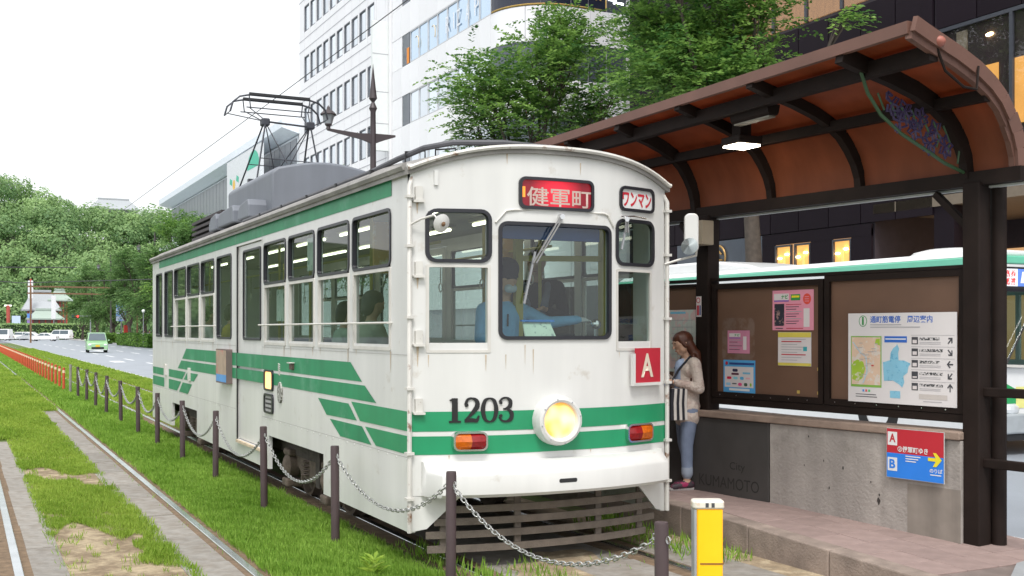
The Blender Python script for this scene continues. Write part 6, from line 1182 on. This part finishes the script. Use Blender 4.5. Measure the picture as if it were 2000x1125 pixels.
x, y, _ = at_d(246, 150); pb_ = thing('post_box', 'red post box on the pavement by the hedge', 'post box', (x, y, .1)); MB().box(x - .28, x + .28, y - .22, y + .22, .12, 2.5).build('body', mat('postbox_red', (.6, .05, .03), .5), pb_, bevel=.06); MB().box(x - .3, x + .3, y - .25, y + .25, 2.501, 2.56).build('lid', MATS['postbox_red'], pb_)
x, y, _ = at_d(280, 118); gl_ = thing('globe_lamp', 'white globe lamp on a post near the rear of the tram', 'street lamp', (x, y, .1)); MB().cyl((x, y, .1), (x, y, 3.75), .05, n=8).build('pole', MG_, gl_); MB().ell((x, y, 3.9), .2, 12, 8).build('globe', mat('globe_white', (.85, .87, .85), .4), gl_, smooth=True)
# ================================================================ people: one continuous body surface each, grown from tapered limbs
def body(name, caps, mats, parent, T, vox=.009, smooth=4, local=False):
    """caps: (p0, p1, r0, r1, mat[, flat]) tapered limbs in the person's own axes (x forward, y left, z up); merged by a voxel remesh"""
    mb = MB(); SEG = []
    for c in caps:
        p0, p1, r0, r1, mi = Vector(c[0]), Vector(c[1]), c[2], c[3], c[4]
        d = p1 - p0; n = 5 if d.length > .02 else 1; pts = []; rs = []
        if d.length < 1e-5: d = Vector((0, 0, 1e-4))
        dn = d.normalized()
        for a in (90, 65, 35): pts.append(p0 - dn * r0 * math.sin(R(a))); rs.append(max(.0005, r0 * math.cos(R(a))))
        pts += [p0, p1]; rs += [r0, r1]
        for a in (35, 65, 90): pts.append(p1 + dn * r1 * math.sin(R(a))); rs.append(max(.0005, r1 * math.cos(R(a))))
        mb.tube(pts, rs, 14); SEG.append((np.array(p0), np.array(p1), r0, r1, mi))
    me = bpy.data.meshes.new('tmp'); me.from_pydata(mb.v, [], mb.f); o = bpy.data.objects.new('tmp', me); col.objects.link(o)
    bm = bmesh.new(); bm.from_mesh(me); bmesh.ops.recalc_face_normals(bm, faces=bm.faces); bm.to_mesh(me); bm.free()
    md = o.modifiers.new('r', 'REMESH'); md.mode = 'VOXEL'; md.voxel_size = vox
    m2 = bpy.data.meshes.new_from_object(o.evaluated_get(bpy.context.evaluated_depsgraph_get())); bpy.data.objects.remove(o)
    bm = bmesh.new(); bm.from_mesh(m2)
    for _ in range(smooth): bmesh.ops.smooth_vert(bm, verts=bm.verts, factor=.5, use_axis_x=True, use_axis_y=True, use_axis_z=True)
    bm.to_mesh(m2); bm.free()
    nf = len(m2.polygons); cen = np.empty(nf * 3, np.float32); m2.polygons.foreach_get('center', cen); cen = cen.reshape(-1, 3); best = np.full(nf, 1e9); mi = np.zeros(nf, np.int32)
    for a, b, r0, r1, k in SEG:
        ab = b - a; L2 = max(1e-9, ab @ ab); t = np.clip((cen - a) @ ab / L2, 0, 1); ds = np.linalg.norm(cen - a - t[:, None] * ab, axis=1) - (r0 + (r1 - r0) * t); q = ds < best; best[q] = ds[q]; mi[q] = k
    nv = len(m2.vertices); co = np.empty(nv * 3, np.float32); m2.vertices.foreach_get('co', co); co = co.reshape(-1, 3); Tm = np.array(T); co = co @ Tm[:3, :3].T + Tm[:3, 3] - (0 if local else np.array(org(parent)))
    m2.vertices.foreach_set('co', co.astype(np.float32).ravel())
    m2.materials.clear()
    for m_ in mats: m2.materials.append(m_)
    m2.polygons.foreach_set('material_index', mi); m2.polygons.foreach_set('use_smooth', [True] * nf); m2.update(); m2.name = name
    ob = bpy.data.objects.new(name, m2); col.objects.link(ob); ob.parent = parent; ORG[ob.name] = org(parent).copy(); return ob
def frame(base, fwd, sc_=1.0):
    f = Vector((fwd[0], fwd[1], 0)).normalized(); l = Vector((-f.y, f.x, 0)); M = Matrix(((f.x * sc_, l.x * sc_, 0, base[0]), (f.y * sc_, l.y * sc_, 0, base[1]), (0, 0, sc_, base[2]), (0, 0, 0, 1))); return M
SKIN = mat('skin', (.60, .37, .26), .55, var=.06); HAIRB = mat('hair_brown', (.085, .025, .012), .45, var=.3, scale=25); HAIRK = mat('hair_black', (.016, .013, .012), .45, var=.2, scale=25)
def hand(caps, w, e, mi, side, curl=.5, s=1.0, up=Vector((0, 0, 1))):
    """palm and five fingers beyond wrist w, pointing along e"""
    w = Vector(w); e = Vector(e).normalized(); sd = e.cross(up).normalized() * side; dn = -sd.cross(e).normalized() * (1 if side > 0 else -1); dn = -up + e * e.dot(up); dn.normalize()
    caps.append((w, w + e * .05 * s, .022 * s, .026 * s, mi)); caps.append((w + e * .05 * s - sd * .022 * s, w + e * .05 * s + sd * .022 * s, .015 * s, .015 * s, mi))
    for k, ln in enumerate((.062, .072, .068, .052)):
        b = w + e * .068 * s + sd * (.030 - .020 * k) * s; m_ = b + (e * (1 - curl * .4) + dn * curl * .6) * ln * .5 * s; t_ = m_ + (e * (1 - curl) + dn * curl) * ln * .5 * s
        caps.append((b, m_, .0088 * s, .0082 * s, mi)); caps.append((m_, t_, .0082 * s, .007 * s, mi))
    b = w + e * .02 * s + sd * .026 * s; m_ = b + (e * .7 + sd * .7) * .035 * s; caps.append((b, m_, .012 * s, .010 * s, mi)); caps.append((m_, m_ + (e * .95 + sd * .2 + dn * .3) * .032 * s, .0095 * s, .008 * s, mi))
def headcaps(c, mi, s=1.0, tilt=0.0, skull=1.0):
    """skull, jaw, nose, ears, brow about head centre c; tilt > 0 looks down"""
    c = Vector(c); ct, st = math.cos(tilt), math.sin(tilt)
    def P(x, y, z): return c + Vector((x * ct + z * st, y, -x * st + z * ct)) * s
    return [(P(-.018, 0, .022), P(.012, 0, .018), .088 * s * skull, .086 * s * skull, mi), (P(.030, 0, -.035), P(.045, 0, -.072), .062 * s, .036 * s, mi), (P(.02, -.03, -.045), P(.02, .03, -.045), .048 * s, .048 * s, mi),
            (P(.092, 0, .010), P(.108, 0, -.018), .010 * s, .014 * s, mi), (P(-.005, .078, -.01), P(-.012, .082, .02), .014 * s, .012 * s, mi), (P(-.005, -.078, -.01), P(-.012, -.082, .02), .014 * s, .012 * s, mi), (P(.082, -.02, -.052), P(.082, .02, -.052), .010 * s, .010 * s, mi)], P
def face(P, T, parent, s=1.0):
    ek = mat('eye_dark', (.02, .015, .012), .3); lip = mat('lips', (.42, .14, .12), .5)
    def pt(x, y, z): return (T @ P(x, y, z).to_4d()).to_3d()
    for y in (-.032, .032):
        e = MB().ell(pt(.078, y, .012), .0105 * s, 8, 6).build('eye', ek, parent, smooth=True); MB().tube([pt(.086, y - .017, .030), pt(.093, y, .035), pt(.086, y + .017, .030)], .0035 * s, 5).build('eyebrow', HAIRK, parent)
    MB().tube([pt(.083, -.02, -.052), pt(.093, 0, -.052), pt(.083, .02, -.052)], [.003 * s, .006 * s, .003 * s], 6).build('mouth', lip, parent)
# ---- woman waiting on the platform
wm = thing('person', 'woman in a cream cardigan and rolled jeans looking at her hands on the platform', 'person', (2.27, 1.20, .25))
T = frame((2.27, 1.20, .25), (-.96, .20), 1.0)
M_card = mat('cardigan', (.72, .62, .55), .95, var=.10, scale=14, bump=.8, bscale=70, c2=(.55, .42, .37), c2s=9, c2lo=.48, c2hi=.6); M_shirt = mat('blue_shirt', (.36, .45, .62), .8, var=.1, scale=12); M_jean = mat('jeans', (.21, .26, .37), .9, var=.18, scale=9, bump=.3, bscale=120); M_cuff = mat('jeans_cuff', (.34, .39, .48), .9); M_shoe = mat('shoe_dark', (.05, .035, .045), .6, c2=(.35, .02, .10), c2s=14, c2lo=.52, c2hi=.58); M_sole = mat('shoe_sole', (.55, .53, .52), .7)
caps = []
for s in (-1, 1):
    dx = .05 if s > 0 else -.06
    caps += [((0, s * .08, .80), (.015 + dx * .4, s * .082, .45), .093, .066, 2), ((.015 + dx * .4, s * .082, .45), (-.02 + dx, s * .082, .19), .065, .056, 2), ((-.02 + dx, s * .082, .215), (-.02 + dx, s * .082, .165), .060, .060, 3), ((-.02 + dx, s * .082, .16), (-.015 + dx, s * .082, .07), .036, .035, 0),
             ((-.055 + dx, s * .082, .055), (.03 + dx, s * .082, .052), .043, .043, 4), ((.03 + dx, s * .082, .05), (.135 + dx, s * .088, .035), .043, .032, 4), ((-.07 + dx, s * .082, .016), (.15 + dx, s * .088, .016), .028, .026, 5)]
caps += [((0, -.055, .84), (0, .055, .84), .118, .118, 1), ((.0, -.06, .74), (0, .06, .74), .118, .118, 1), ((-.01, -.05, 1.02), (-.01, .05, 1.02), .105, .105, 1), ((-.01, 0, .86), (-.015, 0, 1.2), .125, .125, 1), ((-.01, -.075, 1.20), (-.01, .075, 1.20), .098, .098, 1), ((-.02, -.145, 1.275), (-.02, .145, 1.275), .058, .058, 1), ((.045, 0, .98), (.05, 0, 1.24), .085, .075, 6), ((-.015, 0, 1.29), (.025, 0, 1.385), .050, .046, 0)]
caps += [((-.02, .165, 1.265), (-.045, .205, 1.02), .060, .055, 1), ((-.045, .205, 1.02), (.145, .11, 1.075), .054, .040, 1), ((.12, .125, 1.07), (.20, .085, 1.09), .030, .024, 0), ((-.02, -.165, 1.265), (.02, -.215, 1.04), .060, .054, 1), ((.02, -.215, 1.04), (.18, -.10, 1.13), .052, .040, 1), ((.17, -.11, 1.125), (.23, -.06, 1.14), .028, .024, 0)]
hand(caps, (.205, .08, 1.092), (.9, -.45, .1), 0, 1, .55); hand(caps, (.235, -.055, 1.14), (.75, .6, -.25), 0, -1, .5)
hc_, Pw = headcaps((.048, 0, 1.462), 0, .98, .30); caps += hc_
wb_ = body('body', caps, [SKIN, M_card, M_jean, M_cuff, M_shoe, M_sole, M_shirt], wm, T, .0075, 4)
face(Pw, T, wm, .98)
hair = [(Pw(-.03, 0, .035), Pw(-.005, 0, .040), .096, .092, 0), (Pw(-.05, -.045, .0), Pw(-.075, -.055, -.12), .055, .05, 0), (Pw(-.05, .045, .0), Pw(-.075, .055, -.12), .055, .05, 0), (Pw(.03, .052, .055), Pw(.0, .078, -.02), .030, .022, 0), (Pw(.03, -.052, .055), Pw(.0, -.078, -.02), .030, .022, 0),
        ((-.075, .06, 1.36), (-.115, .085, 1.12), .055, .045, 0), ((-.075, -.05, 1.36), (-.125, -.05, 1.06), .055, .04, 0), ((-.09, 0, 1.36), (-.145, .02, 1.0), .06, .035, 0), ((-.03, .10, 1.34), (.0, .125, 1.10), .03, .018, 0)]
body('hair', hair, [HAIRB], wm, T, .008, 3)
wtc = MB().tube([(T @ Vector((.185 + .0, .092, 1.085)).to_4d()).to_3d() + Vector((0.0, .03 * math.cos(a), .03 * math.sin(a))) for a in [k * math.pi / 8 for k in range(16)]], .007, 5, closed=True).build('watch', mat('watch_grey', (.35, .35, .36), .3, metal=.7), wm)
bgth = thing('shoulder_bag', 'black and white striped shoulder bag hanging at the front of the woman', 'bag', (T @ Vector((.16, .08, .7)).to_4d()).to_3d())
def Bg(a, b, d): return (T @ Vector((.155 + a * (1 + .25 * (.36 - b)) - .10 * b + .02, .10 + d + .03 * math.cos(a * 9), .68 + b)).to_4d()).to_3d()
stp = mat('bag_white', (.70, .66, .62), .8); stk = mat('bag_black', (.02, .02, .03), .7)
for k in range(6):
    a0 = -.10 + k * .0275; MB().prism([(a0, .03), (a0 + .027, .03), (a0 + .048, .2), (a0 + .053, .34), (a0 + .026, .34), (a0 + .021, .2)], Bg, -.05, .05).build('stripe_panel', stk if k % 2 else stp, bgth)
MB().tube([Bg(-.10, .36, 0), (T @ Vector((.10, -.06, 1.22)).to_4d()).to_3d(), (T @ Vector((.0, -.10, 1.345)).to_4d()).to_3d(), (T @ Vector((-.09, .02, 1.28)).to_4d()).to_3d()], .012, 6).build('strap', stk, bgth); MB().tube([Bg(.10, .36, 0), (T @ Vector((.115, .06, 1.2)).to_4d()).to_3d(), (T @ Vector((.01, .115, 1.34)).to_4d()).to_3d(), (T @ Vector((-.08, .12, 1.24)).to_4d()).to_3d()], .012, 6).build('strap', stk, bgth)
pc = thing('wallet', 'small red and blue wallet held in the hands of the woman', 'wallet', (T @ Vector((.285, .02, 1.06)).to_4d()).to_3d())
for z0, z1, m_ in ((1.05, 1.085, M_sb), (1.086, 1.105, M_sr)): MB().obox((T @ Vector((.285, .02, (z0 + z1) / 2)).to_4d()).to_3d(), (.045, .05, (z1 - z0) / 2), ((.96, -.2, 0), (.2, .96, 0), (0, 0, 1))).build('wallet_side', m_, pc, bevel=.004)
# ---- driver and passengers
NAVY = mat('navy_cloth', (.02, .022, .045), .9, var=.15); LB = mat('driver_shirt', (.22, .50, .78), .85, var=.10, scale=10, bump=.3, bscale=40); GLV = mat('glove_white', (.78, .80, .80), .8); COAT = mat('coat_black', (.014, .014, .017), .85, var=.2); GREY = mat('scarf_grey', (.16, .19, .26), .9)
def seated(caps, ci, ti, w=1.0):
    for s in (-1, 1): caps += [((0, s * .10, .46), (.42, s * .12, .47), .09, .068, ti), ((.42, s * .12, .47), (.40, s * .12, .10), .062, .045, ti), ((.36, s * .12, .05), (.54, s * .13, .04), .04, .035, ti)]
    caps += [((0, -.07, .50), (0, .07, .50), .125, .125, ti), ((0, -.06 * w, .66), (0, .06 * w, .66), .125, .125, ci), ((0, 0, .62), (.0, 0, .98), .13, .135, ci), ((0, -.09 * w, .96), (0, .09 * w, .96), .105, .105, ci), ((-.01, -.17 * w, 1.04), (-.01, .17 * w, 1.04), .065, .065, ci), ((0, 0, 1.08), (.015, 0, 1.17), .054, .05, 0)]
drv = thing('person', 'tram driver in a light blue shirt and dark cap reaching out a white-gloved hand', 'person', (-.02, .72, .85)); T = frame((-.02, .72, .93), (.12, -1), 1.06)
caps = []; seated(caps, 1, 2); caps += [((-.01, .19, 1.03), (.14, .34, .93), .066, .055, 1), ((.14, .34, .93), (.26, .56, .955), .054, .038, 1), ((-.01, -.19, 1.03), (.06, -.26, .80), .066, .055, 1), ((.06, -.26, .80), (.30, -.20, .76), .052, .038, 1)]
hand(caps, (.265, .575, .955), (.35, .9, -.05), 3, -1, .35); hand(caps, (.31, -.20, .76), (1, .1, -.1), 3, 1, .5)
hcp, Pd = headcaps((.035, 0, 1.265), 0, 1.0, .12); caps += hcp; body('body', caps, [SKIN, LB, NAVY, GLV], drv, T, .010, 3); face(Pd, T, drv)
MB().tube([(T @ Vector((.135, -.05, .90)).to_4d()).to_3d(), (T @ Vector((.14, -.05, 1.0)).to_4d()).to_3d()], .008, 5).build('pen', M_blk, drv)
body('cap', [(Pd(-.02, 0, .07), Pd(.0, 0, .072), .098, .098, 0), (Pd(-.02, 0, .105), Pd(.01, 0, .11), .105, .10, 0), (Pd(.085, -.04, .055), Pd(.085, .04, .055), .022, .022, 0)], [NAVY], drv, T, .010, 2); body('hair', [(Pd(-.04, 0, .02), Pd(-.05, 0, -.02), .092, .08, 0)], [HAIRK], drv, T, .010, 2)
body('face_mask', [(Pd(.075, -.02, -.045), Pd(.075, .02, -.045), .038, .038, 0)], [mat('mask_white', (.55, .65, .72), .9)], drv, T, .008, 2)
std = thing('person', 'standing man in a black coat with a grey scarf behind the driver', 'person', (.66, 1.38, .85)); T = frame((.66, 1.38, .85), (-.65, -.75), 1.02); caps = []
for s in (-1, 1): caps += [((0, s * .09, .85), (.01, s * .09, .46), .09, .065, 2), ((.01, s * .09, .46), (0, s * .09, .10), .062, .045, 2), ((-.04, s * .09, .05), (.14, s * .1, .04), .045, .038, 2)]
caps += [((0, -.07, .90), (0, .07, .90), .125, .125, 1), ((0, -.06, .74), (0, .06, .74), .13, .13, 1), ((0, 0, .9), (0, 0, 1.30), .14, .14, 1), ((0, -.09, 1.30), (0, .09, 1.30), .105, .105, 1), ((-.01, -.18, 1.39), (-.01, .18, 1.39), .066, .066, 1), ((0, 0, 1.42), (.02, 0, 1.52), .055, .05, 0), ((-.01, .2, 1.38), (.0, .26, 1.10), .064, .055, 1), ((0, .26, 1.10), (.22, .16, 1.16), .053, .04, 1), ((-.01, -.2, 1.38), (.05, -.25, 1.10), .064, .055, 1), ((.05, -.25, 1.10), (.25, -.12, 1.26), .053, .04, 1)]
hand(caps, (.25, .14, 1.17), (.9, -.4, .2), 0, 1, .6); hand(caps, (.28, -.10, 1.28), (.7, .5, .5), 0, -1, .6)
hcp, Ps = headcaps((.035, 0, 1.60), 0, 1.0, .25); caps += hcp; body('body', caps, [SKIN, COAT, NAVY], std, T, .011, 3); face(Ps, T, std); body('hair', [(Ps(-.03, 0, .04), Ps(-.005, 0, .045), .097, .093, 0), (Ps(-.05, 0, .0), Ps(-.06, 0, -.05), .08, .06, 0)], [HAIRK], std, T, .010, 2)
body('scarf', [((.03, .11, 1.40), (.13, .10, 1.22), .04, .035, 0), ((.13, .10, 1.22), (.14, .10, .98), .04, .04, 0), ((.03, -.11, 1.40), (.13, -.05, 1.22), .035, .025, 0), ((-.07, -.06, 1.42), (-.07, .06, 1.42), .04, .04, 0)], [GREY], std, T, .010, 2)
def passenger(label, x, y, fwd, cloth, hairm, lean=0, seed=0, sc_=1.0):
    t_ = thing('person', label, 'person', (x, y, .85), group='seated tram passengers'); T = frame((x, y, .83), fwd, sc_); caps = []; seated(caps, 1, 2)
    for s in (-1, 1): caps += [((-.01, s * .19, 1.03), (.08, s * .24, .78), .066, .055, 1), ((.08, s * .24, .78), (.30, s * .08, .66), .053, .038, 1)]; hand(caps, (.30, s * .075, .66), (.8, -s * .5, -.1), 0, s, .5)
    hcp, Pp = headcaps((.035, 0, 1.265), 0, 1.0, .2); caps += hcp; body('body', caps, [SKIN, cloth, NAVY], t_, T, .014, 3); face(Pp, T, t_); body('hair', [(Pp(-.03, 0, .04), Pp(-.005, 0, .045), .098, .094, 0), (Pp(-.05, 0, .0), Pp(-.06, 0, -.06), .085, .065, 0)], [hairm], t_, T, .012, 2)
passenger('seated passenger in a pale blue shirt, back to the foremost side window', -.80, .92, (1, -.1), mat('cloth_paleblue', (.38, .55, .66), .9, bump=.4, bscale=18), HAIRK); passenger('seated passenger in a beige jacket behind the second side window', -.80, 2.0, (1, .1), mat('cloth_beige', (.42, .44, .36), .9, bump=.4, bscale=18), mat('hair_grey', (.14, .13, .12), .6))
passenger('seated passenger in a pale green top behind the third side window', -.82, 2.75, (1, -.05), mat('cloth_green', (.40, .50, .42), .9), HAIRK, sc_=.94);
passenger('passenger in a mustard top seated in the rear half of the tram', -.82, 8.0, (1, 0), mat('cloth_mustard', (.45, .33, .05), .9), HAIRK); passenger('passenger in white seated far back in the tram', -.82, 9.6, (1, 0), M_carw, HAIRK)
# ---- pedestrians on the far pavement
def walker(label, x, y, fwd, top, leg, seed):
    t_ = thing('person', label, 'person', (x, y, .12), group='pedestrians on the far pavement'); T = frame((x, y, .12), fwd, 1.0); caps = []
    for s in (-1, 1): k = .16 * s; caps += [((0, s * .09, .85), (k * .7, s * .09, .46), .09, .065, 2), ((k * .7, s * .09, .46), (k, s * .09, .10), .062, .045, 2), ((k - .04, s * .09, .05), (k + .14, s * .1, .04), .045, .038, 2), ((-.01, s * .2, 1.38), (-k * .5, s * .26, 1.10), .06, .05, 1), ((-k * .5, s * .26, 1.10), (-k + .08, s * .24, .88), .045, .036, 0), ((-k + .08, s * .24, .88), (-k + .11, s * .24, .79), .035, .02, 0)]
    caps += [((0, -.07, .90), (0, .07, .90), .12, .12, 2), ((0, 0, .95), (0, 0, 1.30), .13, .13, 1), ((0, -.09, 1.30), (0, .09, 1.30), .10, .10, 1), ((-.01, -.17, 1.38), (-.01, .17, 1.38), .06, .06, 1), ((0, 0, 1.42), (.02, 0, 1.52), .055, .05, 0)]
    hcp, Pp = headcaps((.035, 0, 1.60), 0); caps += hcp; body('body', caps, [SKIN, top, leg], t_, T, .022, 2); body('hair', [(Pp(-.03, 0, .04), Pp(-.005, 0, .045), .098, .094, 0)], [HAIRK], t_, T, .02, 1)
for lab, u, d, top, leg in (('pedestrian in a white shirt and dark trousers right of the hedge', 281, 121, M_pw2, NAVY), ('pedestrian in a pale violet top nearest the tram rear', 292, 120, mat('cloth_violet', (.5, .48, .62), .9), NAVY)): x, y, _ = at_d(u, d); walker(lab, x, y, (.2, -1), top, leg, 1)
